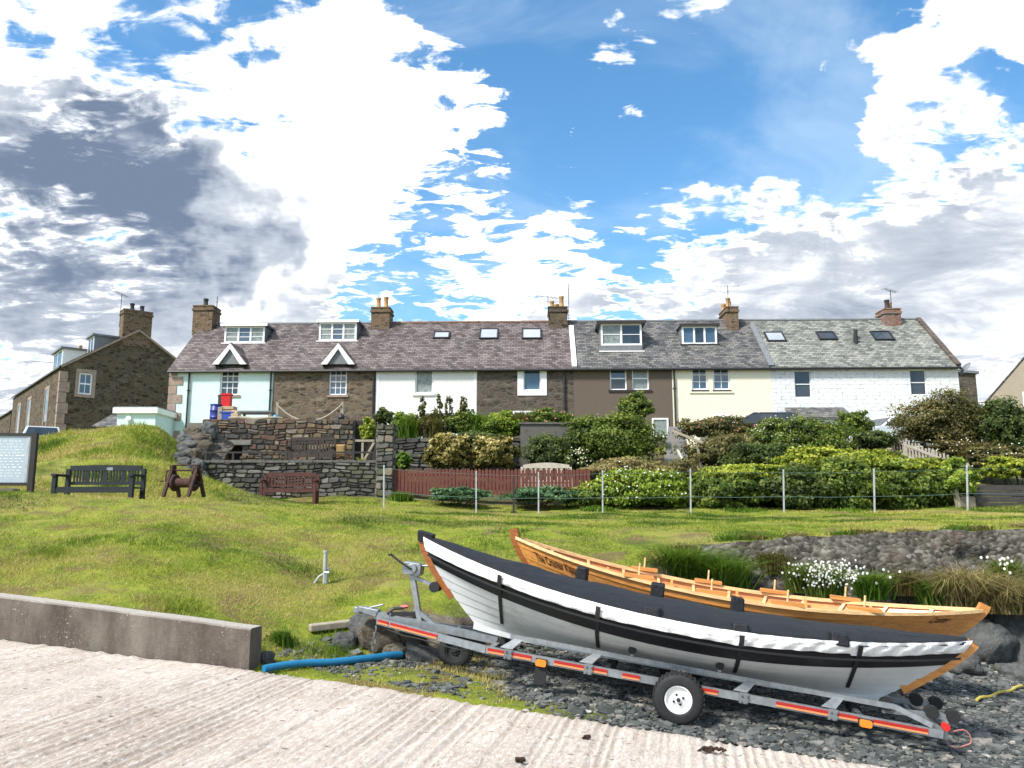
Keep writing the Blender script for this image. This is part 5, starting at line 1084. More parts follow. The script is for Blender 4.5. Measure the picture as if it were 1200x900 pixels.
boulder(512, 762, 9.35, .30, .24, .19, 'rock_tan', 'flat topped tan boulder behind the jockey wheel', 3, -.2)
boulder(428, 758, 9.3, .17, .16, .17, 'rock_grey', 'grey boulder at the hitch end of the boulder group', 4, .9)
boulder(500, 775, 9.0, .22, .16, .07, 'rock_grey', 'flat grey slab at the foot of the boulders', 5, .4)
boulder(540, 752, 9.5, .20, .18, .17, 'rock_brown', 'brown boulder half hidden behind the trailer drawbar', 2, .8)
boulder(463, 772, 8.95, .13, .12, .10, 'rock_tan', 'small tan rock in front of the mossy boulders', 0, 1.9)
boulder(312, 770, 8.35, .07, .07, .08, 'rock_grey', 'dark stone tucked behind the end of the concrete wall', 2, .4)
boulder(905, 690, 11.7, .42, .3, .42, 'rock_grey', 'grey rock slab in the bank between green tufts and daisies', 3, .3)
boulder(1000, 700, 11.7, .55, .35, .30, 'rock_grey', 'angular grey rock beneath the bank, right of the daisies', 5, .1)
boulder(1065, 708, 11.8, .45, .3, .30, 'rock_grey', 'flat grey rock by the stern of the varnished skiff', 1, .2)
boulder(1150, 735, 11.85, .36, .3, .42, 'rock_grey', 'tall mossy boulder where the bank meets the beach', 4, .6)
boulder(1190, 728, 11.9, .36, .3, .55, 'rock_grey', 'upright grey slab right of the tall mossy boulder', 1, 2.2)
boulder(1195, 770, 10.9, .35, .28, .14, 'rock_grey', 'low grey rock at the foot of the tall boulder', 0, 1.2)
boulder(1120, 760, 10.9, .30, .24, .15, 'rock_grey', 'low rounded rock beyond the stern of the covered skiff', 2, 2)
MAT['plank_grey'] = plain('weathered_driftwood', (.30, .26, .19), .85, .3, 12, .3); p, q = P(362, 752, 9.25), P(420, 752, 9.5)
m = MB(); m.bar((p.x, p.y, gz(p.x, p.y) + .05), (q.x, q.y, gz(q.x, q.y) + .03), .14, .075); tag(m.build('timber_baulk', MAT['plank_grey'], bevel=.012), 'weathered timber baulk set in the grass beside the boulders', 'timber')
# seaweed scraps and larger pale stones on the slipway and shingle
MAT['weed'] = plain('dried_seaweed', (.035, .017, .010), .8, .3, 20, .3)
def weed(u, v, L, label, k):
    d = ray(u, v); best = None
    for i in range(300):
        Y = 4 + i * .015; w = P(u, v, Y)
        if w.z < float(z_ramp(np.array([w.x]), np.array([w.y]))[0]): best = w; break
    m = MB(); r_ = random.Random(k)
    for j in range(16):
        a = r_.uniform(-.6, .6) + .25; x0 = r_.gauss(0, L * .22); y0 = r_.gauss(0, L * .10); l = L * r_.uniform(.15, .4)
        pts = [(x0 + math.cos(a) * l * f, y0 + math.sin(a) * l * f, .012 + .012 * math.sin(3 * f + j)) for f in (0, .33, .66, 1)]; m.tube(pts, [.006, .011, .010, .003], 5)
    o = m.build('seaweed', MAT['weed']); o.location = (best.x, best.y, best.z + .002); tag(o, label, 'seaweed')
weed(832, 880, .20, 'largest dark clump of dried seaweed on the slipway near its edge', 1); weed(608, 893, .09, 'small brown scrap of seaweed on the slipway', 2); weed(686, 866, .06, 'tiny dark seaweed scrap on the slipway by the shingle edge', 3)
# yellow rope and dark debris behind the stern
pts = [P(1140 + 55 * k / 14, 768 + 6 * k / 14, 9.3 + .9 * k / 14) for k in range(15)]; m = MB(); m.tube([(p.x, p.y, gz(p.x, p.y) + .03 + .012 * math.sin(k * 1.1)) for k, p in enumerate(pts)], .016, 7); tag(m.build('mooring_rope', MAT['rope_yellow'], smooth=True), 'yellow rope trailing over the shingle behind the covered skiff', 'rope')

# ------------------------------------------------------------------ lawn furniture
def bench(name, label, mid, width, mat, rz=0, slats=14, hgt=.88, gaps=None, arched=False, depth=.5, seat_h=.42, plaque=False):
    b = thing(name, label, 'bench', mid, rz); W = width / 2; leg = .075
    for s in (-1, 1):
        MB().cbox(s * W - leg / 2, s * W + leg / 2, -depth / 2, -depth / 2 + leg, -.06, seat_h + .2, .006).build('leg', mat, b); MB().cbox(s * W - leg / 2, s * W + leg / 2, depth / 2 - leg, depth / 2, -.06, hgt - .06, .006).build('leg', mat, b); MB().cbox(s * W - .045, s * W + .045, -depth / 2 - .03, depth / 2 - leg, seat_h + .201, seat_h + .245, .008).build('armrest', mat, b)
        MB().box(s * W - .02, s * W + .02, -depth / 2 + leg, depth / 2 - leg, .12, .17).build('side_stretcher', mat, b)
    for k in range(5): y = -depth / 2 + .02 + k * (depth - .12) / 5; MB().cbox(-W - .02, W + .02, y, y + (depth - .12) / 5 - .012, seat_h - .028, seat_h, .004).build('seat_slat', mat, b)
    MB().box(-W + leg / 2, W - leg / 2, -depth / 2 + .01, -depth / 2 + .045, seat_h - .11, seat_h - .03).build('front_rail', mat, b)
    y0 = depth / 2 - .06; m = MB(); n = 12
    prof = [(-W + leg / 2, hgt - .10)] + [(W - leg / 2, hgt - .10)] + [(W - leg / 2 - (2 * W - leg) * k / n, hgt + (.07 * math.sin(math.pi * k / n) if arched else .012 * math.sin(math.pi * k / n))) for k in range(n + 1)]
    m.prism(prof, y0, y0 + .045); m.build('top_rail', mat, b); MB().box(-W + leg / 2, W - leg / 2, y0, y0 + .04, seat_h + .05, seat_h + .11).build('lower_rail', mat, b)
    inner = 2 * W - leg
    for k in range(slats):
        if gaps: g_ = gaps[k]; x0, x1 = -W + leg / 2 + inner * g_[0], -W + leg / 2 + inner * g_[1]
        else: x0 = -W + leg / 2 + inner * (k + .22) / slats; x1 = -W + leg / 2 + inner * (k + .78) / slats
        MB().box(x0, x1, y0 + .008, y0 + .03, seat_h + .108, hgt - .098).build('back_slat', mat, b)
    if plaque: MB().box(.02, .14, y0 - .006, y0, hgt - .09, hgt - .035).build('plaque', MAT['galv'], b)
    return b
MAT['bench_black'] = plain('dark_stained_bench', (.012, .016, .020), .55, .3, 9, .15); MAT['bench_red'] = plain('red_brown_bench', (.085, .028, .022), .65, .3, 9, .15); MAT['bench_brown'] = plain('brown_bench', (.045, .034, .026), .75, .3, 9, .15); MAT['bench_pale'] = plain('weathered_teak', (.46, .41, .33), .8, .2, 9, .2)
gp = []; c0 = 0.0
for blk in range(4):                                           # broad boards alternate with groups of thin slats
    base = .012 + blk * .255
    gp += [(base + .035 + j * .042, base + .035 + j * .042 + .020) for j in range(4)]
    if blk < 3: gp.append((base + .195, base + .258))
p0, p1 = P(52, 578, 15.1), P(147, 578, 15.1); mid = (p0 + p1) / 2
bench('park_bench', 'long black slatted bench with small plaque on the lawn below the mound', (mid.x, 15.6, P(100, 545, 15.6).z - .84), p1.x - p0.x, MAT['bench_black'], R(-3), len(gp), .84, gp, False, .5, .42, True)
p = P(337, 588, 22.6); bench('park_bench', 'red-brown slatted bench against the lower stone wall', (p.x, 22.75, gz(p.x, 22.75)), 1.46, MAT['bench_red'], R(2), 15, .86)
# rusty hand winch
p = P(215, 586, 15.6); w0 = thing('boat_winch', 'rusty iron hand winch on the crest of the grass bank', 'winch', (p.x, p.y, P(215, 545, 15.6).z - .60), R(-14)); q = MAT['rust']
for s in (-1, 1):
    x = s * .27; m = MB(); m.bar((x, -.24, 0), (x, -.03, .52), .05, .06, (1, 0, 0)); m.bar((x, .24, 0), (x, .03, .52), .05, .06, (1, 0, 0)); m.bar((x, -.15, .2), (x, .15, .2), .035, .05); m.box(x - .03, x + .03, -.06, .06, .48, .60); m.build('side_frame', q, w0)
    m = MB().lathe([(0, -.02), (.14, -.02), (.15, -.028), (.16, -.02), (.16, .02), (.15, .028), (.14, .02), (0, .02)], 24, 'x', (s * .20, 0, .26)); m.build('gear_wheel', q, w0)
m = MB().lathe([(0, -.18), (.10, -.18), (.09, -.1), (.09, .1), (.10, .18), (0, .18)], 18, 'x', (0, 0, .26)); m.build('drum', q, w0, True); MB().tube([(-.36, 0, .26), (.36, 0, .26)], .022, 8).build('drum_shaft', q, w0); MB().tube([(-.40, 0, .50), (.38, 0, .50)], .018, 8).build('upper_shaft', q, w0)
MB().tube([(-.40, 0, .50), (-.41, -.02, .30), (-.52, -.02, .295)], .014, 7).build('crank', q, w0); MB().tube([(-.27, .02, .60), (.27, .02, .60)], .014, 6).build('tie_rod', q, w0); MB().lathe([(0, -.02), (.07, -.02), (.07, .02), (0, .02)], 16, 'x', (.20, 0, .48)).build('pinion', q, w0)
# notice board
nb = P(-14, 570, 16.2); b0 = thing('notice_board', 'grey glazed notice board in a dark frame at the left end of the lawn', 'notice board', (nb.x, 16.2, gz(nb.x, 16.2) - .05), R(4)); xr_ = P(35, 560, 16.2).x - nb.x; zt = P(20, 508, 16.2).z - b0.location.z; zb = P(20, 569, 16.2).z - b0.location.z
MAT['board'] = plain('faded_board_face', (.40, .47, .53), .3, .10, 3, 0); MAT['paper'] = plain('paper_print', (.72, .74, .76), .6, .06, 30, 0)
xl_ = xr_ - 1.15
for x in (xl_, xr_): MB().cbox(x - .05, x + .05, -.05, .05, -.1, zt + .02, .008).build('post', MAT['timber_dark'], b0)
m = MB(); m.box(xl_ + .05, xr_ - .05, -.035, .035, zt - .045, zt + .01); m.box(xl_ + .05, xr_ - .05, -.035, .035, zb, zb + .06); m.build('frame', MAT['timber_dark'], b0); pn = MB().box(xl_ + .05, xr_ - .05, -.012, .012, zb + .06, zt - .045).build('panel', MAT['board'], b0)
m = MB(); r_ = random.Random(5)
for row in range(13):
    z = zt - .16 - row * .058; x = xl_ + .14
    while x < xr_ - .22: l = r_.uniform(.02, .09); m.box(x, x + l, -.0145, -.0125, z, z + (.016 if row not in (5, 9) else .024)); x += l + r_.uniform(.015, .05)
m.build('printed_text', MAT['paper'], pn)['kind'] = 'stuff'; MB().box(xr_ - .13, xr_ - .085, -.02, -.0125, zb + .08, zt - .07).build('cover_strip', MAT['galv_post'], b0)
p = P(8, 573, 15.4); m = MB(); m.cbox(-.5, .28, -.12, .12, -.05, .13, .02); o = m.build('concrete_block', MAT['old_concrete']); o.location = (p.x - .1, p.y, gz(p.x, p.y)); tag(o, 'low concrete block at the foot of the notice board', 'block')
# ------------------------------------------------------------------ rubble walls, each stone its own piece
def stone_meshes(n=8):
    out = []
    for k in range(n):
        r = random.Random(50 + k); j = lambda a: r.uniform(-a, a); v = []
        for x, z in ((0, 0), (1, 0), (1, 1), (0, 1)): v.append((x + j(.03), .0, z + j(.04)))
        mid = [(x + j(.045), -.62 + j(.1), z + j(.07)) for x, z in ((0, 0), (1, 0), (1, 1), (0, 1))]; v += mid
        for (x, y, z) in mid: v.append((.5 + (x - .5) * .80 + j(.03), -1 + j(.12), .5 + (z - .5) * .72 + j(.04)))
        f = [(8, 9, 10, 11)]
        for a in range(4): b = (a + 1) % 4; f += [(a, b, 4 + b, 4 + a), (4 + a, 4 + b, 8 + b, 8 + a)]
        m = bpy.data.meshes.new('stone'); m.from_pydata(v, [], f); bm = bmesh.new(); bm.from_mesh(m); bmesh.ops.recalc_face_normals(bm, faces=bm.faces); bm.to_mesh(m); bm.free(); m.materials.append(None); out.append(m)
    return out
STONES = stone_meshes()
def stonemat(name, c, c2=None):
    c, c2 = tuple(x * 1.3 for x in c), tuple(x * 1.3 for x in c2)
    return plain(name, c, .92, .38, 7, .6, c2=c2, spec=.2)
SM_GREY = [stonemat('wall_stone_%s' % n, c, c2) for n, c, c2 in (('slate', (.068, .066, .060), (.04, .04, .036)), ('ash', (.10, .096, .086), (.06, .056, .05)), ('dark', (.05, .047, .044), (.08, .075, .066)), ('moss', (.078, .078, .052), (.05, .055, .03)), ('pale', (.15, .142, .125), (.085, .08, .072)))]
SM_WARM = [stonemat('wall_stone_%s' % n, c, c2) for n, c, c2 in (('umber', (.082, .060, .044), (.045, .036, .03)), ('red', (.098, .062, .045), (.06, .04, .03)), ('ochre', (.145, .105, .062), (.08, .06, .04)), ('soot', (.042, .038, .034), (.07, .06, .05)), ('buff', (.18, .15, .115), (.10, .082, .064)))]
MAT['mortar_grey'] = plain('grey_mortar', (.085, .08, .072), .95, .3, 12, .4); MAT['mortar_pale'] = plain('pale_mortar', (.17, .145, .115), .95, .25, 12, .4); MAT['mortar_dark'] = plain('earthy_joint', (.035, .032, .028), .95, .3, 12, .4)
def stone_wall(name, label, a, b, z0, z1, th, mats, mortar, rh=(.15, .26), rw=(.2, .55), seed=1, cap=None, cat='wall', holes=(), ztop=None, ends=False):
    a, b = Vector((a[0], a[1], 0)), Vector((b[0], b[1], 0)); L = (b - a).length; rz = math.atan2(b.y - a.y, b.x - a.x); w = thing(name, label, cat, (a.x, a.y, z0), rz); Hh = z1 - z0; r = random.Random(seed)
    m = MB(); 
    if holes: wall_holes(m, 0, L, -.2, Hh - .02, holes, th * .8, .02); m.quad((0, th, -.2), (L, th, -.2), (L, th, Hh - .02), (0, th, Hh - .02)); m.quad((0, .02, Hh - .02), (L, .02, Hh - .02), (L, th, Hh - .02), (0, th, Hh - .02)); m.quad((0, .02, -.2), (0, th, -.2), (0, th, Hh - .02), (0, .02, Hh - .02)); m.quad((L, .02, -.2), (L, th, -.2), (L, th, Hh - .02), (L, .02, Hh - .02))
    else: m.box(0, L, .02, th, -.2, Hh - .02)
    m.build('mortar_core', mortar, w); ah = (rh[0] + rh[1]) / 2; aw = (rw[0] + rw[1]) / 2; st = aw / ah * .8
    def stone(poly, depth, mat, M4=None):
        cx = sum(q[0] for q in poly) / len(poly); cz = sum(q[1] for q in poly) / len(poly); mb = MB(); n = len(poly); tl_ = r.uniform(-.012, .012)
        for sc, yy in ((1.0, .05), (.985, .012 - depth * .55), (.80, -depth)):
            mb.v += [((q[0] - cx) * sc - (0 if sc > .9 else 0), yy + (tl_ * (q[0] - cx) * 6 + r.uniform(-.006, .006) if yy < 0 else 0), (q[1] - cz) * sc + (0 if sc > .9 else .004)) for q in poly]
        for k in range(2):
            for i in range(n): j = (i + 1) % n; mb.f.append((k * n + i, k * n + j, (k + 1) * n + j, (k + 1) * n + i))
        mb.f.append(tuple(2 * n + i for i in range(n))); o = mb.build('stone', mat, w); o.location = (cx, 0, cz)
        if M4 is not None: o.location = M4 @ Vector((cx, 0, cz)); o.rotation_euler = M4.to_euler()
    ph_ = r.uniform(0, 9); z = -.05
    def wave(x, zz): return .030 * math.sin(x * 2.3 + ph_ + zz * 3) + .018 * math.sin(x * 5.9 + zz * 7 + ph_) if .02 < zz < Hh - .06 else 0
    while z < Hh - .03:                                          # wandering courses of unequal stones with knocked-off corners
        h = r.uniform(*rh); h = Hh - z if z + h > Hh - .08 else h; x = -r.uniform(0, .1)
        while x < L - .02:
            l = r.uniform(*rw) * (1.35 if r.random() < .18 else 1); l = L - x + .015 if x + l > L - .10 else l
            cells = [(x, x + l, z, z + h)]
            if r.random() < .22 and h > .12: q = z + h * r.uniform(.4, .6); cells = [(x, x + l, z, q), (x, x + l, q, z + h)]
            elif r.random() < .15 and l > .3: q = x + l * r.uniform(.35, .65); cells = [(x, q, z, z + h * r.uniform(.85, 1)), (q, x + l, z, z + h)]
            for (xa, xb, za, zb) in cells:
                g = r.uniform(.006, .014); j = lambda: r.uniform(-.35, .35) * min(.05, (zb - za) * .3); xa_, xb_ = max(xa, -.02) + g, xb - g; pl_ = []
                cor = [(xa_ + j(), za + g + wave(xa, za) + j() * .5), (xb_ + j(), za + g + wave(xb, za) + j() * .5), (xb_ + j(), zb - g + wave(xb, zb) + j() * .5), (xa_ + j(), zb - g + wave(xa, zb) + j() * .5)]
                for k in range(4):
                    c0, cp_, cn = Vector(cor[k]), Vector(cor[k - 1]), Vector(cor[(k + 1) % 4]); e1, e2 = r.uniform(.08, .30), r.uniform(.08, .30); la, lb = min((cp_ - c0).length * e1, .06), min((cn - c0).length * e2, .06)
                    pl_.append(tuple(c0 + (cp_ - c0).normalized() * la)); pl_.append(tuple(c0 + (cn - c0).normalized() * lb))
                cx, cz = (xa + xb) / 2, (za + zb) / 2
                if any(hh[0] - .05 < cx < hh[1] + .05 and hh[2] - .05 < cz < hh[3] + .05 for hh in holes): continue
                if xb_ - xa_ > .05: stone(pl_, r.uniform(.020, .065), r.choice(mats))
            x += l
        z += h
    if ends:
        for xe, sg in ((L, 1), (0, -1)):
            M4 = Matrix.Translation((xe, .02 if sg > 0 else th, 0)) @ Matrix.Rotation(sg * math.pi / 2, 4, 'Z'); z = -.04
            while z < Hh - .08:
                h = min(r.uniform(*rh), Hh - z); c_ = r.uniform(.35, .65) * (th - .02)
                for x0_, x1_ in ((.01, c_), (c_, th - .03)): stone([(x0_ + .01, z + .01), (x1_ - .01, z + .01), (x1_ - .012, z + h - .01), (x0_ + .012, z + h - .012)], r.uniform(.02, .05), r.choice(mats), M4)
                z += h
    if cap:
        x = -.04
        while x < L:
            l = min(r.uniform(.4, .9), L + .04 - x); MB().cbox(x + .008, x + l - .008, -.06, th + .05, Hh + r.uniform(-.01, .0), Hh + .055 + r.uniform(0, .025), .012).build('coping_stone', cap, w); x += l
    return w
def X_(u, v, Y): return P(u, v, Y).x
zp = P(340, 542, 24).z                                          # patio level / top of lower wall
stone_wall('retaining_wall', 'lower grey rubble wall below the patio railing', (X_(222, 560, 24), 24), (X_(458, 560, 24), 24), P(340, 590, 24).z, zp, .45, SM_GREY + SM_WARM[3:4], MAT['mortar_grey'], (.11, .18), (.14, .38), 3, SM_GREY[1])
zu = P(340, 491, 27).z                                          # yard level / top of upper wall
hx0, hx1 = X_(263, 525, 27) - X_(236, 520, 27), X_(284, 525, 27) - X_(236, 520, 27); hz1 = P(270, 521.5, 27).z - (zp - .05); 
uw = stone_wall('retaining_wall', 'upper warm brown rubble wall with a dark recess behind the patio', (X_(236, 520, 27), 27), (X_(414, 520, 27), 27), zp - .05, zu, .5, SM_WARM + SM_GREY[:1], MAT['mortar_pale'], (.13, .22), (.17, .42), 8, None, 'wall', [(hx0, hx1, .05, hz1)])
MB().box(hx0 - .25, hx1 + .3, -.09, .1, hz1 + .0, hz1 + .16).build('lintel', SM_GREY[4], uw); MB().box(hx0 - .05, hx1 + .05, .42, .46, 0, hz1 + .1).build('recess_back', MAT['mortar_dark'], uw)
o = bpy.data.objects.new('stone', STONES[2]); COL.objects.link(o); o.parent = uw; o.location = (X_(388, 527, 27) - X_(236, 520, 27), .0, P(395, 534, 27).z - zp + .05); o.scale = (.48, .10, .38); o.material_slots[0].link = 'OBJECT'; o.material_slots[0].material = plain('ochre_block', (.34, .215, .09), .9, .25, 6, .3)
tag(o, 'large ochre stone block', None)
# patio slab and yard slab behind the walls
structure(MB().box(X_(222, 560, 24) + .05, X_(458, 560, 24) - .05, 24.42, 27.42, zp - 1.6, zp - .03).build('patio', plain('patio_flags', (.20, .19, .17), .9, .25, 3, .3)))
structure(MB().box(X_(214, 500, 27), X_(441, 520, 27), 27.45, 35.6, zu - 2.2, zu - .08).build('yard', plain('yard_gravel', (.17, .155, .13), .95, .3, 9, .4)))
stone_wall('stone_pillar', 'square stone gate pillar topped with a bushy plant', (X_(441.5, 540, 23.9), 23.9), (X_(460.5, 540, 23.9), 23.9), P(450, 590, 23.9).z, P(450, 497, 23.9).z, .5, SM_GREY + SM_WARM[4:5], MAT['mortar_grey'], (.14, .26), (.2, .34), 21, None, 'pillar', ends=True)
stone_wall('garden_wall', 'dark dry stone wall behind the golden shrubs', (X_(461, 530, 27.6), 27.6), (X_(616, 530, 27.6), 27.6), .9 + E, P(540, 513, 27.6).z, .4, SM_GREY[:3] + SM_WARM[3:4], MAT['mortar_dark'], (.12, .2), (.25, .6), 31)
# stacked stones between mound and patio
for k, (u, v, Y, sx, sz) in enumerate([(228, 507, 25.6, .34, .16), (246, 503, 25.8, .3, .2), (219, 516, 25.2, .32, .14), (238, 514, 25.3, .36, .15), (227, 522, 24.9, .40, .13), (214, 527, 24.7, .30, .15), (240, 523, 24.8, .22, .15), (222, 533, 24.5, .36, .13), (208, 538, 24.2, .26, .14), (235, 533, 24.3, .26, .16), (218, 542, 24.0, .34, .12), (231, 545, 23.9, .25, .15), (205, 548, 23.8, .22, .13), (216, 553, 23.6, .28, .12), (230, 557, 23.5, .24, .14), (206, 559, 23.3, .2, .12)]):
    p = P(u, v, Y); o = bpy.data.objects.new('boulder', BM_[k % 6]); COL.objects.link(o); o.location = (p.x, p.y, p.z - sz * .4); o.scale = (sx * .9, .3, sz * 1.25 + .04); o.rotation_euler = (.1, .05 * (k % 3), .3 * k); o.material_slots[0].link = 'OBJECT'; o.material_slots[0].material = MAT['rock_brown' if k % 3 == 0 else 'rock_grey']; tag(o, 'rough stone in the tumbled rockery between the mound and the patio', 'rock', 'rockery stones beside the patio')
p0 = P(219, 545, 24.2); m = MB(); m.grid(lambda a, b: Vector((p0.x - .75 + 1.5 * a, 23.5 + 2.6 * b, gz(p0.x, 23.5) - .1 + b * (P(235, 505, 26).z - gz(p0.x, 23.5)) * .97 + .1 * mnoise.noise(Vector((a * 4, b * 6, 0))) - 1.2 * abs(a - .5) ** 2)), 16, 24); structure(m.build('rockery_bank', MAT['bank'], smooth=True))
# patio railing
rb = thing('patio_railing', 'dark iron railing along the patio edge', 'railing', (X_(240, 540, 24.15), 24.15, zp)); x1_ = X_(440, 540, 24.15) - rb.location.x; zr_ = P(340, 531, 24.15).z - zp + .02
MB().bar((-.05, 0, zr_), (x1_, 0, zr_), .05, .05).build('top_rail', MAT['timber_dark'], rb)
for u in (241, 273, 306, 341, 372, 405, 438): MB().cbox(X_(u, 540, 24.15) - rb.location.x - .03, X_(u, 540, 24.15) - rb.location.x + .03, -.03, .03, -.02, zr_ - .026, .005).build('post', MAT['timber_dark'], rb)
bench('garden_bench', 'brown slatted bench on the patio in front of the upper wall', (X_(363, 535, 26), 26.1, zp - .03), 1.45, MAT['bench_brown'], 0, 14, .98)
# patio gate and boarded fence behind it
gt = thing('garden_gate', 'weathered timber gate frame with a diagonal brace beside the pillar', 'gate', (X_(414, 540, 26.2), 26.2, zp - .03)); gw = X_(440, 540, 26.2) - X_(414, 540, 26.2); gh = P(425, 511, 26.2).z - zp
for nm, a, b in (('gate_post', (0, 0, 0), (0, 0, gh)), ('gate_post', (gw, 0, 0), (gw, 0, gh + .1)), ('gate_rail', (.05, 0, gh - .12), (gw - .05, 0, gh - .12)), ('gate_rail', (.05, 0, .12), (gw - .05, 0, .12)), ('gate_brace', (gw * .42, .0, .15), (gw - .06, .0, gh - .18)), ('gate_stile', (gw * .40, .01, .15), (gw * .40, .01, gh - .18))): MB().bar(a, b, .07, .07, (0, 1, 0)).build(nm, MAT['plank_grey'] if nm != 'gate_post' else MAT['timber_dark'], gt)
MAT['board_brown'] = plain('brown_fence_board', (.135, .095, .075), .85, .25, 10, .2)
bf = thing('boarded_fence', 'short brown boarded fence at the back of the patio gate', 'fence', (X_(409, 500, 27.7), 27.7, zu - .08)); n = 9; fw_ = (X_(442, 500, 27.7) - X_(409, 500, 27.7)) / n; fh = P(425, 489.5, 27.7).z - zu + .08
for k in range(n): MB().cbox(k * fw_ + .008, (k + 1) * fw_ - .008, 0, .02, .0, fh + .5 + .03 * ((k * 7) % 3) - .5, .004).build('board', MAT['board_brown'], bf)
MB().box(0, n * fw_, .021, .06, fh * .7, fh * .7 + .08).build('rail', MAT['board_brown'], bf)
MB().box(X_(414, 500, 27.35), X_(441, 500, 27.35), 27.3, 27.46, zp - .05, zu - .02).build('gate_back_wall', MAT['mortar_dark'], uw, world=True)
# yard clutter
MAT['barrel'] = plain('blue_plastic_barrel', (.02, .03, .21), .4, .15, 6, .03); MAT['red_plastic'] = plain('red_plastic', (.52, .008, .012), .4, .1, 6, .03); MAT['sack'] = plain('beige_sack', (.42, .31, .19), .85, .25, 9, .3); MAT['crate_blue'] = plain('blue_fish_box', (.02, .06, .33), .45, .15, 6, .03)
yz = zu - .08; Yy = 28.0
b_ = thing('barrel', 'dark blue plastic barrel among the yard clutter', 'barrel', (X_(253, 485, Yy), Yy, yz)); MB().lathe([(0, 0), (.17, 0), (.20, .05), (.20, .22), (.215, .24), (.20, .26), (.20, .46), (.215, .48), (.20, .5), (.19, .64), (.16, .68), (0, .68)], 20).build('body', MAT['barrel'], b_, True); MB().lathe([(.195, .655), (.205, .66), (.205, .70), (.0, .70)], 20).build('lid', MAT['barrel'], b_)
c_ = thing('fish_box', 'blue fish box on the yard wall beside the barrel', 'box', (X_(269, 488, Yy), Yy - .1, yz)); m = MB(); m.box(-.24, .24, -.16, .16, 0, .03); m.box(-.24, -.22, -.16, .16, .03, .40); m.box(.22, .24, -.16, .16, .03, .40); m.box(-.22, .22, -.16, -.14, .03, .40); m.box(-.22, .22, .14, .16, .03, .40); m.build('shell', MAT['crate_blue'], c_); MB().box(-.26, .26, -.18, .18, .37, .42).build('rim', MAT['crate_blue'], c_)
for k, (u, vt, lab) in enumerate(((261, 478, 'timber post between the barrel and the blue fish box'), (256, 462, 'tall brown timber post with the red box fixed to it'))):
    z = P(u, vt, Yy).z - yz; q = MB().cbox(-.07, .07, -.05, .05, 0, z, .01).build('timber_post', MAT['plank_grey' if k == 0 else 'bench_brown']); q.location = (X_(u, 480, Yy), Yy + (.15 if k else -.22), yz); tag(q, lab, 'post')
rz0, rz1 = P(265, 476, Yy).z, P(265, 461, Yy).z
rx = thing('red_box', 'bright red plastic box standing on the wooden pallet crate', 'box', (X_(264.5, 470, Yy), Yy + .1, rz0)); MB().cbox(-.15, .15, -.12, .12, 0, rz1 - rz0, .02).build('body', MAT['red_plastic'], rx); MB().cbox(-.17, .17, -.14, .14, rz1 - rz0 - .06, rz1 - rz0 + .0, .01).build('rim', MAT['red_plastic'], rx)
pc = thing('pallet_crate', 'tan wooden slatted crate under the red box', 'crate', (X_(262, 480, Yy), Yy + .12, yz)); zc = rz0 - yz
for k in range(5): MB().box(-.32, .36, -.20, -.18, zc * k / 5 + .01, zc * (k + 1) / 5 - .02).build('slat', MAT['sack'], pc)
m = MB(); m.box(-.32, .36, .2, .22, 0, zc); m.box(-.32, -.30, -.18, .2, 0, zc); m.box(.34, .36, -.18, .2, 0, zc); m.box(-.3, .34, -.18, .2, zc - .03, zc - .005); m.build('case', MAT['sack'], pc)
p = P(277, 486, Yy); o = bpy.data.objects.new('sack', boulder_mesh(9)); COL.objects.link(o); o.data.materials.append(MAT['sack']); o.location = (p.x, Yy - .1, yz + .20); o.scale = (.20, .18, .27); tag(o, 'beige bulging sack on the yard wall', 'sack')
def buoy(u, v, r, mat, label):
    p = P(u, v, Yy - .45); b = thing('buoy', label, 'buoy', (p.x, Yy - .45, zu)); MB().lathe([(0, -r * .1), (r * .6, r * .15), (r, r * .9), (r * .8, r * 1.6), (r * .35, r * 1.95), (0, r * 2)], 18).build('float', mat, b, True); MB().tube([(0, 0, r * 1.9), (0, 0, r * 2.3)], r * .18, 8).build('eye', MAT['timber_dark'], b)
buoy(314, 490, .055, MAT['white_paint'], 'small white net float on the upper wall'); buoy(323, 490, .11, plain('sea_blue_float', (.05, .22, .36), .4, .1, 5, 0), 'sea blue buoy on the upper wall'); buoy(291, 487, .065, MAT['pvc'], 'white float beside the beige sack'); buoy(400, 489, .12, MAT['bench_black'], 'black buoy near the boarded fence on the upper wall')
p, q = P(268, 489.5, 27.2), P(332, 489.5, 27.2); m = MB(); m.tube([(p.x + (q.x - p.x) * f, 27.2 + .05 * math.sin(f * 6), zu + .05 + .02 * math.sin(f * 9)) for f in [k / 10 for k in range(11)]], [.045, .06, .065, .06, .055, .05, .05, .045, .04, .03, .02], 9); tag(m.build('driftwood_log', MAT['plank_grey'], smooth=True), 'pale driftwood log lying along the upper wall', 'log')
p, q = P(281, 478, 30), P(322, 482.5, 30); tb = thing('work_bench', 'dark topped work bench in the yard before the blue cottage', 'table', ((p.x + q.x) / 2, 30.0, yz)); wb_ = (q.x - p.x) / 2; zt = p.z - yz - .15; MB().box(-wb_, wb_, -.4, .4, zt - .06, zt).build('table_top', MAT['lead'], tb)
for sx in (-1, 1):
    for sy in (-1, 1): MB().box(sx * (wb_ - .08) - .04, sx * (wb_ - .08) + .04, sy * .32 - .04, sy * .32 + .04, 0, zt - .061).build('leg', MAT['plank_grey'], tb)
ra, rbp = P(325, 473, 29), P(400, 473, 29)
for u, lab in ((325, 'leaning timber post holding the rope by the blue cottage corner'), (401, 'pale timber post holding the rope below the sash window')):
    q = P(u, 471, 29); m = MB(); m.cbox(-.05, .05, -.05, .05, 0, q.z - yz, .008); o = m.build('rope_post', MAT['plank_grey']); o.location = (q.x, 29.06, yz); tag(o, lab, 'post')
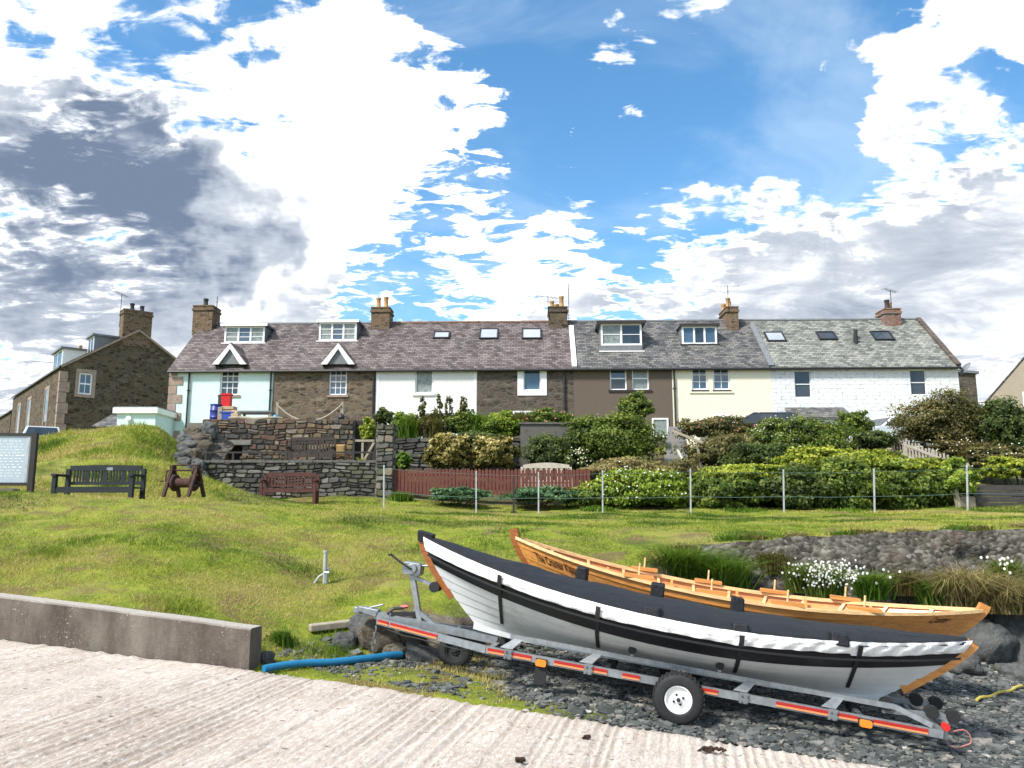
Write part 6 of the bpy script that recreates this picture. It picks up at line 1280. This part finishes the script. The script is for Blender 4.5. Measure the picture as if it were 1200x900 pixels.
m = MB(); pts = []
for k in range(21): f = k / 20; pts.append((ra.x + (rbp.x - ra.x) * f, 28.99, ra.z - .05 - (ra.z - P(362, 492, 29).z) * 4 * f * (1 - f)))
m.tube(pts, .03, 8); tag(m.build('rope', plain('pale_rope', (.36, .31, .25), .85, .2, 30, .3), smooth=True), 'thick pale rope hanging in a curve between two posts', 'rope')

# ------------------------------------------------------------------ fences
wf = thing('wire_fence', 'thin wire fence on pale metal posts along the back of the lawn', 'fence', (X_(450, 595, 21.5), 21.5, gz(X_(450, 595, 21.5), 21.5))); PST = [(450, 545), (558, 552), (631, 553), (706, 551), (809, 549), (918, 550), (1024, 549), (1133, 545), (1235, 545)]; tops = []; lows = []
for (u, vt) in PST:
    Y = 21.5; p = P(u, vt, Y); x = P(u, 590, Y).x; g_ = gz(x, Y); a = Vector((x, Y, g_ - .1)); t_ = Vector((p.x, Y, p.z)); MB().bar(a, t_, .034, .034, (0, 1, 0)).build('post', MAT['galv_post'], wf, world=True); tops.append(t_ - Vector((0, .04, .09))); lows.append(a.lerp(t_, .42) - Vector((0, .04, 0)))
wire = plain('green_wire', (.10, .16, .15), .5, .1, 5, 0)
for row, r_ in ((tops, .004), (lows, .006)):
    for a, b in zip(row[:-1], row[1:]): MB().tube([a, a.lerp(b, .5) - Vector((0, 0, .02)), b], r_, 5).build('wire', wire, wf, world=True)
st = P(602, 598, 21.7); m = MB(); m.bar((0, 0, -.05), (0, 0, .95), .05, .05); m.bar((-.08, 0, .02), (.08, 0, .02), .06, .06); o = m.build('dark_stake', MAT['timber_dark']); o.location = (st.x, 21.7, gz(st.x, 21.7)); tag(o, 'dark slim stake by the low green edging plants', 'stake')
MAT['picket_red'] = plain('red_brown_picket', (.135, .042, .030), .8, .3, 9, .2); pf = thing('picket_fence', 'low red-brown picket fence across the garden front', 'fence', (X_(461, 570, 24.0), 24.0, P(560, 580, 24).z)); L_ = X_(692, 570, 24) - X_(461, 570, 24); zt = P(560, 550, 24).z - pf.location.z; n = 54
for k in range(n):
    x = L_ * (k + .5) / n; hz = zt + .03 * math.sin(k * 2.3) * .6; w = L_ / n * .41; MB().poly([]) if False else None
    m = MB(); m.prism([(x - w, .0), (x + w, .0), (x + w, hz - .03), (x, hz + .02), (x - w, hz - .03)], 0, .022); m.build('picket', MAT['picket_red'], pf)
for z in (.14, zt - .2): MB().box(0, L_, .023, .06, z, z + .08).build('rail', MAT['picket_red'], pf)
bench('garden_bench', 'weathered pale teak bench with arched back behind the picket fence', (X_(641, 565, 24.6), 24.9, P(641, 583, 24.9).z), 1.50, MAT['bench_pale'], 0, 9, 1.0, None, True)
# weathered pickets running up the slope at the right
a, b = P(1034, 521, 30.5), P(1135, 552, 24.2); pr = thing('picket_fence', 'grey weathered picket fence climbing the garden slope to the white car', 'fence', (b.x, b.y, gz(b.x, b.y))); n = 26; ht = .72
MAT['picket_grey'] = plain('weathered_picket', (.40, .36, .31), .85, .25, 12, .2); topa, topb = P(1034, 505, 30.5), P(1135, 543, 24.2); d = (b - a); dn = Vector((d.x, d.y, 0)).normalized()
for k in range(n):
    f = k / (n - 1); t_ = topa.lerp(topb, f); m = MB(); base = Vector((t_.x, t_.y, t_.z - ht)); m.bar(base, t_ + Vector((0, 0, .04 * math.sin(k * 1.7))), .10, .022, (dn.y, -dn.x, 0)); m.build('picket', MAT['picket_grey'], pr, world=True)
for q in (.2, .75): MB().bar(topa - Vector((0, -.05, ht * (1 - q))), topb - Vector((0, -.05, ht * (1 - q))), .04, .07).build('rail', MAT['picket_grey'], pr, world=True)
for f in (0, .33, .66, 1): t_ = topa.lerp(topb, f); MB().bar((t_.x, t_.y + .1, t_.z - 1.3), (t_.x, t_.y + .1, t_.z + .02), .08, .08, (0, 1, 0)).build('post', MAT['picket_grey'], pr, world=True)
# sleeper retaining wall
sl = thing('sleeper_wall', 'retaining wall of dark stacked timber sleepers at the end of the ivy hedge', 'wall', (X_(1120, 590, 22.9), 22.9, gz(X_(1120, 590, 22.9), 22.9) - .05)); zt = P(1160, 568, 22.9).z - sl.location.z; MAT['sleeper'] = plain('dark_sleeper', (.055, .05, .048), .85, .35, 7, .4)
for k in range(4): MB().cbox(.55 + .05 * (k % 2), 3.6, .03 * k, .2 + .03 * k, zt * k / 4 + .01, zt * (k + 1) / 4 - .01, .015).build('sleeper', MAT['sleeper'], sl)
MB().bar((.0, -.12, 0), (-.05, -.1, zt * 1.0), .10, .12, (0, 1, 0)).build('post', MAT['plank_grey'], sl); MB().cbox(.05, .48, -.15, .1, 0, zt * .48, .03).build('end_block', SM_WARM[4], sl)
# rendered block, path and handrail
p = P(610, 530, 27.3); rb_ = thing('rendered_block', 'grey roughcast block wall among the ivy', 'wall', (p.x, 27.3, .9 + E)); w_ = X_(670, 520, 27.3) - p.x; zt = P(640, 497, 27.3).z - .9 - E; MB().cbox(0, w_, 0, .6, 0, zt, .05).build('wall', plain('grey_roughcast', (.115, .11, .095), .95, .3, 20, .6, c2=(.05, .058, .038)), rb_); MB().box(-.04, w_ + .04, -.05, .65, zt, zt + .06).build('coping', SM_GREY[1], rb_)
gp_ = MB()
def path(a, b):
    l = P(783 - 8 * (1 - a), 565 - 65 * a, 25 + 7 * a); r_ = P(815 - 14 * a, 565 - 65 * a, 25 + 7 * a); q = l.lerp(r_, b); return Vector((q.x, q.y, q.z + .02 * mnoise.noise(Vector((a * 20, b * 3, 0)))))
structure(gp_.grid(path, 24, 6).build('garden_path', plain('grey_path', (.15, .145, .135), .95, .3, 9, .5), smooth=True))
hr = thing('handrail', 'weathered wooden handrail beside the steep garden path', 'railing', P(797, 545, 26)); a, b = P(788, 505, 28.5), P(824, 519, 26.2); MB().bar(a, b, .06, .06).build('rail', MAT['plank_grey'], hr, world=True); MB().bar(P(816, 517, 26.6), P(822, 549, 26.5), .07, .07, (0, 1, 0)).build('post', MAT['plank_grey'], hr, world=True); MB().bar(P(794, 528, 27), P(806, 552, 25.6), .07, .07, (0, 1, 0)).build('brace', MAT['bench_pale'], hr, world=True); MB().bar(a + Vector((0, 0, -1.2)), a + Vector((0, 0, .02)), .07, .07, (0, 1, 0)).build('post', MAT['plank_grey'], hr, world=True)
# ------------------------------------------------------------------ plants
LM = {
 'green': leafmat('leaf_green', [(.015, .034, .007), (.050, .092, .014), (.105, .155, .024), (.20, .25, .05)]),
 'bright': leafmat('leaf_bright', [(.025, .055, .008), (.085, .155, .016), (.17, .25, .028), (.29, .36, .06)]),
 'dark': leafmat('leaf_dark', [(.010, .022, .007), (.030, .055, .014), (.062, .098, .022), (.12, .15, .05)]),
 'gold': leafmat('leaf_gold', [(.03, .045, .010), (.14, .12, .025), (.40, .31, .09), (.70, .60, .30)]),
 'lime': leafmat('leaf_lime', [(.035, .065, .008), (.12, .175, .014), (.24, .29, .028), (.38, .42, .07)]),
 'olive': leafmat('leaf_olive', [(.020, .024, .010), (.060, .064, .022), (.115, .110, .040), (.20, .17, .075)]),
 'rust': leafmat('leaf_rust', [(.03, .02, .010), (.085, .060, .022), (.13, .115, .03), (.22, .13, .065)]),
 'straw': leafmat('leaf_straw', [(.10, .075, .03), (.24, .19, .075), (.38, .30, .13), (.20, .22, .06)]),
 'teal': leafmat('leaf_blue_green', [(.012, .040, .022), (.04, .10, .05), (.075, .155, .075), (.13, .22, .11)]),
 'reed': leafmat('blade_bright', [(.025, .065, .008), (.07, .155, .012), (.125, .225, .02), (.24, .30, .06)])}
for _m in ('green', 'bright', 'dark', 'lime', 'olive', 'teal'):
    for _e in [n for n in LM[_m].node_tree.nodes if n.type == 'VALTORGB'][0].color_ramp.elements: _e.color = (_e.color[0] * 1.42, _e.color[1] * 1.28, _e.color[2] * 1.15, 1)
MAT['petal_white'] = plain('white_petal', (.78, .77, .70), .6, .05, 5, 0); MAT['petal_pink'] = plain('pink_petal', (.58, .16, .18), .6, .15, 5, 0); MAT['petal_cream'] = plain('cream_petal', (.70, .62, .46), .6, .1, 5, 0); MAT['twig'] = plain('brown_twig', (.07, .05, .035), .9, .3, 9, .2)
def leaves(C, rad, n, size, clumps, seed, up=.3, flat=.0, aspect=1.7, bottom=-.75, spread=.24):
    """leaf-sized diamond faces gathered in clumps over an uneven ellipsoid; returns verts, faces, tint"""
    r = np.random.default_rng(seed); C = np.array(C); rad = np.array(rad)
    d = r.normal(size=(clumps, 3)); d[:, 1] -= .25; d /= np.linalg.norm(d, axis=1)[:, None]; d[:, 2] = np.where(d[:, 2] < bottom, -d[:, 2], d[:, 2])
    k = r.uniform(.52, 1.0, clumps) ** .6 * (1 + .20 * np.sin(d[:, 0] * 5 + seed) * np.cos(d[:, 2] * 4)); cc = d * k[:, None]; ct = r.normal(0, .16, clumps)
    w = r.integers(0, clumps, n); cr = r.uniform(.6, 1.35, clumps)
    off = r.normal(size=(n, 3)); off *= (r.random(n) ** .5 / np.linalg.norm(off, axis=1))[:, None]
    pos = cc[w] + off * spread * cr[w][:, None]; outward = pos / np.maximum(np.linalg.norm(pos, axis=1), .05)[:, None]
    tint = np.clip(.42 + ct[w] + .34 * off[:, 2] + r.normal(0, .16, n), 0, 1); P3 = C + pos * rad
    nrm = outward * .8 + r.normal(0, .6, (n, 3)) + np.array([0, -.1, up]); nrm /= np.linalg.norm(nrm, axis=1)[:, None]
    t1 = np.cross(nrm, r.normal(size=(n, 3))); t1 /= np.maximum(np.linalg.norm(t1, axis=1), 1e-3)[:, None]; t2 = np.cross(nrm, t1); s = size * r.uniform(.6, 1.4, n)[:, None]
    V = np.stack([P3 - t1 * s * aspect * .5, P3 + t2 * s * .5 + nrm * s * .1, P3 + t1 * s * aspect * .5, P3 - t2 * s * .5 + nrm * s * .1], 1).reshape(-1, 3)
    return V, np.arange(4 * n).reshape(-1, 4), np.repeat(tint, 4), cc * rad + C
SEED = [100]
def bush(name, label, cat, u, v, Y, ru, rv, mat, n=2600, size=.075, clumps=70, depth=None, flowers=None, group=None, stems=True, up=.3, spread=.24, core=True):
    """(u, v): middle in the photograph, (ru, rv): half extents in photo pixels, at distance Y"""
    SEED[0] += 1; c = P(u, v, Y); k = Y * 1.0 / FPX; rx, rz = ru * k, rv * k; ry = depth or max(.35, min(rx, 1.1) * .8)
    zb = min(c.z - rz * .9, gz(c.x, Y)); b = thing(name, label, cat, (c.x, Y, zb), 0, group); V, F, T, cl = leaves((0, 0, c.z - zb), (rx, ry, rz), n, size, clumps, SEED[0], up, spread=spread)
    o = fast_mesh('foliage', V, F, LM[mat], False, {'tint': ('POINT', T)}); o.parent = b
    r = random.Random(SEED[0])
    if core:                                                   # inner foliage, tint darkened for shade: big loose leaves filling the heart of the plant
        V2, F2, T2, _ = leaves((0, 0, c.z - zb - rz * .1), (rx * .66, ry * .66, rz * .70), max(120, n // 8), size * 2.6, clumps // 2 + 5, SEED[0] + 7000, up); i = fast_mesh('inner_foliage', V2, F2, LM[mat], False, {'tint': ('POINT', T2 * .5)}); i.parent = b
    if stems:
        m = MB()
        for j in range(7):
            q = cl[r.randrange(len(cl))]; x0 = r.uniform(-.3, .3) * rx; m.tube([(x0, 0, -.05), (x0 * .5 + q[0] * .5, q[1] * .4, (q[2]) * .5), tuple(q)], [.018, .013, .005], 5)
        m.build('stem', MAT['twig'], b)
    if flowers:
        fm, fn, fs = flowers; rr = np.random.default_rng(SEED[0] + 500); m = MB()
        for j in range(fn):
            q = cl[rr.integers(len(cl))]; d = Vector((rr.normal() * .2 * rx, -abs(rr.normal()) * .22 * ry - .04, abs(rr.normal()) * .20 * rz)); p = Vector(q) + d; p.y -= .1
            ring = [p + Vector((math.cos(a) * fs, -.25 * fs + .2 * fs * math.sin(a * 2), math.sin(a) * fs * .8)) for a in [2 * math.pi * z / 6 for z in range(6)]]
            for z in range(6): m.poly([p, ring[z], ring[(z + 1) % 6]])
        m.build('blossom', MAT[fm], b, fix=False)
    return b
def tuft(name, label, cat, u, v, Y, ru, rv, mat, n=900, lean=.5, wid=.012, base_v=None, group=None, flowers=None, droop=.35):
    """clump of long grass blades growing from the ground"""
    SEED[0] += 1; r = np.random.default_rng(SEED[0]); c = P(u, v, Y); k = Y / FPX; rx, H_ = ru * k, 2 * rv * k; zb = P(u, v + rv, Y).z; b = thing(name, label, cat, (c.x, Y, zb), 0, group)
    x0 = r.normal(0, .42, n) * rx * .8; y0 = r.normal(0, .4, n) * rx * .45; h = H_ * r.uniform(.25, 1.08, n) * np.clip(1.05 - .5 * (np.abs(x0) / rx) ** 2, .35, 1); a = r.uniform(0, 6.283, n); lx = (x0 / max(rx, .01) * .5 + r.normal(0, .45, n)) * lean * h; ly = (r.normal(0, .45, n) - .15) * lean * h
    ca, sa = np.cos(a) * wid * r.uniform(.6, 1.3, n), np.sin(a) * wid; P0 = np.stack([x0, y0, np.full(n, -.08)], -1); P1 = np.stack([x0 + lx * .35, y0 + ly * .35, h * .62], -1); P2 = np.stack([x0 + lx, y0 + ly, h * (1 - droop * r.random(n))], -1); W = np.stack([ca, sa, np.zeros(n)], -1)
    V = np.stack([P0 - W, P0 + W, P1 + W * .8, P1 - W * .8, P2], 1).reshape(-1, 3); base = np.arange(n)[:, None] * 5; F = np.concatenate([base + np.array([[0, 1, 2]]), base + np.array([[0, 2, 3]]), base + np.array([[3, 2, 4]])]); T = np.repeat(np.clip(r.normal(.48, .22, n), 0, 1), 5)
    o = fast_mesh('blades', V, F, LM[mat], False, {'tint': ('POINT', T)}); o.parent = b
    if flowers:
        fm, fn, fs = flowers; m = MB()
        for j in range(fn):
            i = r.integers(n); p = Vector(P2[i]) + Vector((0, -.03, .02)); 
            ring = [p + Vector((math.cos(q) * fs, -.2 * fs, math.sin(q) * fs)) for q in [2 * math.pi * z / 7 for z in range(7)]]
            for z in range(7): m.poly([p + Vector((0, -.006, 0)), ring[z], ring[(z + 1) % 7]])
        m.build('blossom', MAT[fm], b, fix=False)
    return b
S = 'shrub'
bush('variegated_shrub', 'round golden variegated shrub nearer the stone pillar', S, 527, 531, 25.9, 27, 21, 'gold', 5200, .070, 120)
bush('variegated_shrub', 'round golden variegated shrub next to the teak bench', S, 580, 532, 25.9, 26, 20, 'gold', 5200, .070, 120)
bush('edging_plant', 'low blue-green edging plants before the picket fence, pillar end', 'plant', 535, 579, 23.3, 34, 7, 'teal', 1800, .07, 50); bush('edging_plant', 'low blue-green edging plants under the teak bench', 'plant', 630, 580, 23.3, 48, 8, 'teal', 2400, .07, 60)
bush('fern', 'small green fern behind the picket fence by the pillar', 'plant', 472, 541, 25.4, 14, 9, 'reed', 700, .07, 30); bush('pillar_plant', 'dark bushy plant growing on top of the stone pillar', 'plant', 450.5, 489, 24.1, 10.5, 10, 'dark', 1400, .05, 40, .35)
for q in [('leafy green shrub between pillar and boarded fence', 432, 505, 26.8, 9, 14, 'lime', None), ('bright green shrub right of the pillar plant', 474, 500, 28.2, 16, 15, 'bright', None), ('reddish shrub below the white cottage window', 503, 499, 28.2, 19, 15, 'rust', None), ('green shrub with tall seed heads before the white cottage', 540, 497, 28.3, 24, 15, 'green', None),
          ('dense green shrub under the boundary of white and stone cottages', 585, 501, 28.2, 30, 16, 'bright', None), ('flowering green hedge before the white-surround window', 640, 491, 28.6, 32, 10, 'green', ('petal_pink', 14, .035)), ('dark ivy hanging over the dry stone wall', 560, 516, 27.4, 40, 9, 'dark', None), ('dark ivy spilling over the rendered block', 648, 531, 26.6, 34, 20, 'dark', None),
          ('spreading pale flowered shrub beside the dark ivy', 677, 541, 26.0, 17, 14, 'dark', ('petal_cream', 50, .024)),
          ('large dense green bush before the brown cottage', 718, 519, 27.0, 55, 33, 'green', None), ('rounded dark green bush standing above the large green bush', 744, 478, 28.8, 20, 16, 'green', None), ('bushy growth at the left shoulder of the large green bush', 690, 508, 27.3, 24, 18, 'green', None),
          ('mound of dry honey coloured creeper', 738, 551, 25.0, 48, 13, 'straw', None), ('green garden mound with white flower clusters by the wire fence', 750, 575, 23.6, 62, 23, 'bright', ('petal_white', 60, .026)), ('low sprawling leaves at the tail of the flowered mound', 690, 584, 23.4, 30, 11, 'green', None),
          ('tangled rose shrub with red flowers before the dark car', 838, 503, 29.5, 46, 14, 'olive', ('petal_pink', 22, .032)), ('dark tangled brush beside the handrail', 845, 533, 27.0, 46, 20, 'olive', None), ('pale grassy shrub above the ivy hedge', 800, 556, 24.6, 22, 14, 'olive', None),
          ('white flowering shrub on the garden slope', 912, 514, 28.4, 36, 20, 'green', ('petal_white', 110, .022)), ('broad green shrub on the slope below the porch', 955, 522, 27.8, 46, 30, 'green', None), ('dark leafy shrub low on the slope behind the ivy hedge', 900, 540, 25.8, 50, 20, 'dark', None), ('rounded dark shrub before the white cottage porch', 1000, 500, 30.2, 21, 18, 'green', None), ('low dark shrub between the rounded shrub and the pickets', 1022, 517, 29.2, 24, 11, 'dark', None),
          ('brownish rosemary bush before the end of the terrace', 1105, 496, 28.8, 64, 33, 'olive', None), ('dark green bush right of the rosemary bush', 1178, 503, 28.2, 36, 32, 'dark', None), ('heathery flower bed by the weathered pickets', 1122, 530, 28.2, 40, 12, 'rust', ('petal_cream', 80, .026)), ('bright creeping plant above the sleeper wall', 1188, 550, 24.4, 32, 13, 'lime', None), ('dark low growth between flower bed and sleepers', 1165, 540, 26.4, 34, 16, 'olive', ('petal_white', 24, .026))]:
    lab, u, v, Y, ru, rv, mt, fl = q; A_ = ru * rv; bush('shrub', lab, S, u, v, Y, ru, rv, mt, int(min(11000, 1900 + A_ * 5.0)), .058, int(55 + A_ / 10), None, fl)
hp = 'ivy hedge behind the wire fence'
for (lab, u, v, ru, rv, mt, Y) in [('ivy hedge stretch by the flowered mound', 850, 577, 46, 25, 'green', 23.6), ('dark middle stretch of the ivy hedge', 920, 576, 50, 27, 'dark', 23.5), ('tall leafy stretch of the ivy hedge below the slope shrub', 990, 572, 52, 31, 'green', 23.5), ('large bulging end of the ivy hedge near the pickets', 1062, 573, 62, 29, 'green', 23.6), ('yellow-green crown along the top of the ivy hedge', 985, 543, 72, 16, 'lime', 24.6), ('lime green crest of the hedge beside the pickets', 1060, 549, 50, 11, 'lime', 24.0), ('yellow-green trailing end of the hedge over the post', 1105, 562, 30, 22, 'bright', 23.6), ('clipped light green top of the hedge near the handrail', 872, 555, 58, 9, 'lime', 23.9)]:
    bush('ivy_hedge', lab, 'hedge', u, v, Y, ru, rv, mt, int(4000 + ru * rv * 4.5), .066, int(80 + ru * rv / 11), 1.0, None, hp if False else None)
for (u, v, rv, lab) in [(494, 478, 14, 'tall seeding stalk beside the reddish shrub'), (514, 482, 18, 'tall pale stalk before the white cottage'), (526, 481, 16, 'slim leafy stalk before the white cottage'), (543, 477, 14, 'dark headed tall stalk right of the slim stalk')]:
    p = P(u, v + rv, 28.0); b = thing('tall_stalk', lab, 'plant', (p.x, 28.0, p.z - .3)); hh = 2 * rv * 28 / FPX + .3; MB().tube([(0, 0, 0), (.03, 0, hh * .5), (.0, 0, hh)], [.025, .018, .008], 6).build('stem', LM['olive'], b); SEED[0] += 1
    V, F, T, _ = leaves((0, 0, hh * .66), (.13, .12, hh * .34), 320, .055, 22, SEED[0], spread=.3); fast_mesh('leaves', V, F, LM['olive'], False, {'tint': ('POINT', T)}).parent = b
# plants on the bank behind the boats
tuft('grass_tuft', 'bright green long grass tuft spilling over the bank behind the varnished skiff', 'grass', 795, 657, 12.2, 42, 24, 'reed', 3000, 1.5, .009); tuft('grass_tuft', 'darker green grass tuft right of the bright long grass', 'grass', 845, 668, 12.0, 30, 22, 'reed', 1700, 1.4, .009); tuft('grass_tuft', 'dry straw tuft left of the bright long grass', 'grass', 745, 657, 12.0, 30, 14, 'straw', 900, .9, .009)
tuft('daisy_clump', 'clump of white daisies on the bank above the varnished skiff', 'flowers', 968, 677, 11.75, 22, 19, 'green', 1100, 1.0, .008, flowers=('petal_white', 420, .0145)); tuft('daisy_clump', 'thin green plants with few daisies left of the white daisy clump', 'flowers', 938, 672, 11.9, 16, 16, 'green', 700, 1.1, .008, flowers=('petal_white', 22, .02))
tuft('grass_tuft', 'green spiky grass tuft right of the daisies', 'grass', 1020, 681, 11.9, 19, 15, 'reed', 900, 1.2, .009, flowers=('petal_white', 10, .02)); tuft('grass_tuft', 'green grass leaning against the dry straw clump', 'grass', 1092, 690, 11.9, 16, 15, 'reed', 700, 1.3, .009); tuft('dry_grass', 'large clump of dry straw coloured grass by the tall boulder', 'grass', 1132, 680, 11.9, 40, 24, 'straw', 2400, 1.7, .008, droop=.8); tuft('dry_grass', 'straw grass hanging over the right of the bank', 'grass', 1188, 692, 11.6, 30, 20, 'straw', 1700, 1.7, .008, droop=.8); tuft('grass_tuft', 'green tuft with white flowers at the right of the bank', 'grass', 1178, 668, 12.0, 22, 16, 'green', 900, .6, .010, flowers=('petal_white', 26, .022)); tuft('dry_grass', 'short brown grass under the bank edge left of the daisies', 'grass', 905, 655, 12.3, 26, 12, 'rust', 900, .8, .009); tuft('dry_grass', 'brown hanging grass between the green tuft and straw clump', 'grass', 1060, 678, 12.1, 22, 13, 'rust', 800, .9, .009)
tuft('grass_tuft', 'grass tuft growing between the trailer boulders', 'grass', 497, 745, 9.6, 22, 15, 'reed', 700, .8, .007); tuft('grass_tuft', 'grass tuft beside the timber baulk', 'grass', 425, 735, 9.7, 26, 9, 'reed', 700, .8, .007); tuft('grass_tuft', 'grass tuft at the back of the wall end', 'grass', 330, 745, 8.8, 18, 10, 'reed', 500, .8, .006)
tuft('grass_tuft', 'small green tuft on the lower wall top beside the gate', 'plant', 423, 540, 24.1, 5, 5, 'lime', 200, .8, .012)
for k, (u, v, Y, ru, rv, mt, lab) in enumerate([(478, 497, 28.0, 18, 14, 'reed', 'wispy grass at the pillar end of the garden wall'), (508, 498, 27.9, 16, 15, 'olive', 'brown seeding grass on the garden wall under the white cottage'), (556, 492, 28.0, 18, 13, 'reed', 'long grass on the garden wall beside the tall stalks'), (612, 490, 28.2, 22, 12, 'olive', 'rough grass on top of the rendered block'), (660, 492, 28.2, 20, 11, 'reed', 'green grass right of the rendered block top'),
    (795, 548, 25.2, 18, 16, 'straw', 'pale dry grass at the foot of the handrail'), (860, 518, 27.8, 28, 14, 'straw', 'dry grass on the slope behind the handrail'), (905, 497, 29.4, 24, 12, 'olive', 'wild grass below the dark car'), (1145, 525, 27.0, 26, 12, 'rust', 'reddish grass in front of the rosemary bush'),
    (470, 580, 23.6, 16, 6, 'reed', 'grass at the foot of the stone pillar'), (700, 596, 22.4, 30, 5, 'reed', 'unmown grass under the flowered mound'), (870, 598, 22.6, 50, 5, 'reed', 'unmown grass along the ivy hedge foot, handrail end'), (990, 598, 22.6, 55, 5, 'reed', 'unmown grass along the ivy hedge foot, sleeper end')]):
    tuft('wild_grass', lab, 'grass', u, v, Y, ru, rv, mt, 700, .8, .016)
# ragged grass fringe along the top edge of the bank
for k in range(15):
    x = 2.6 + k * .62 + .2 * math.sin(k * 2.1); y = float(blufline(np.array([x]))[0]) + .50; uu, vv = proj(Vector((x, y, gz(x, y)))); tuft('bank_fringe', 'short tuft of the ragged grass fringe on the bank edge', 'grass', uu, vv - 3, y, 20 + 6 * (k % 3), 5 + 2 * (k % 2), ('straw', 'reed', 'rust')[k % 3], 360, 1.3, .009, group='grass fringe along the bank edge', droop=.8)
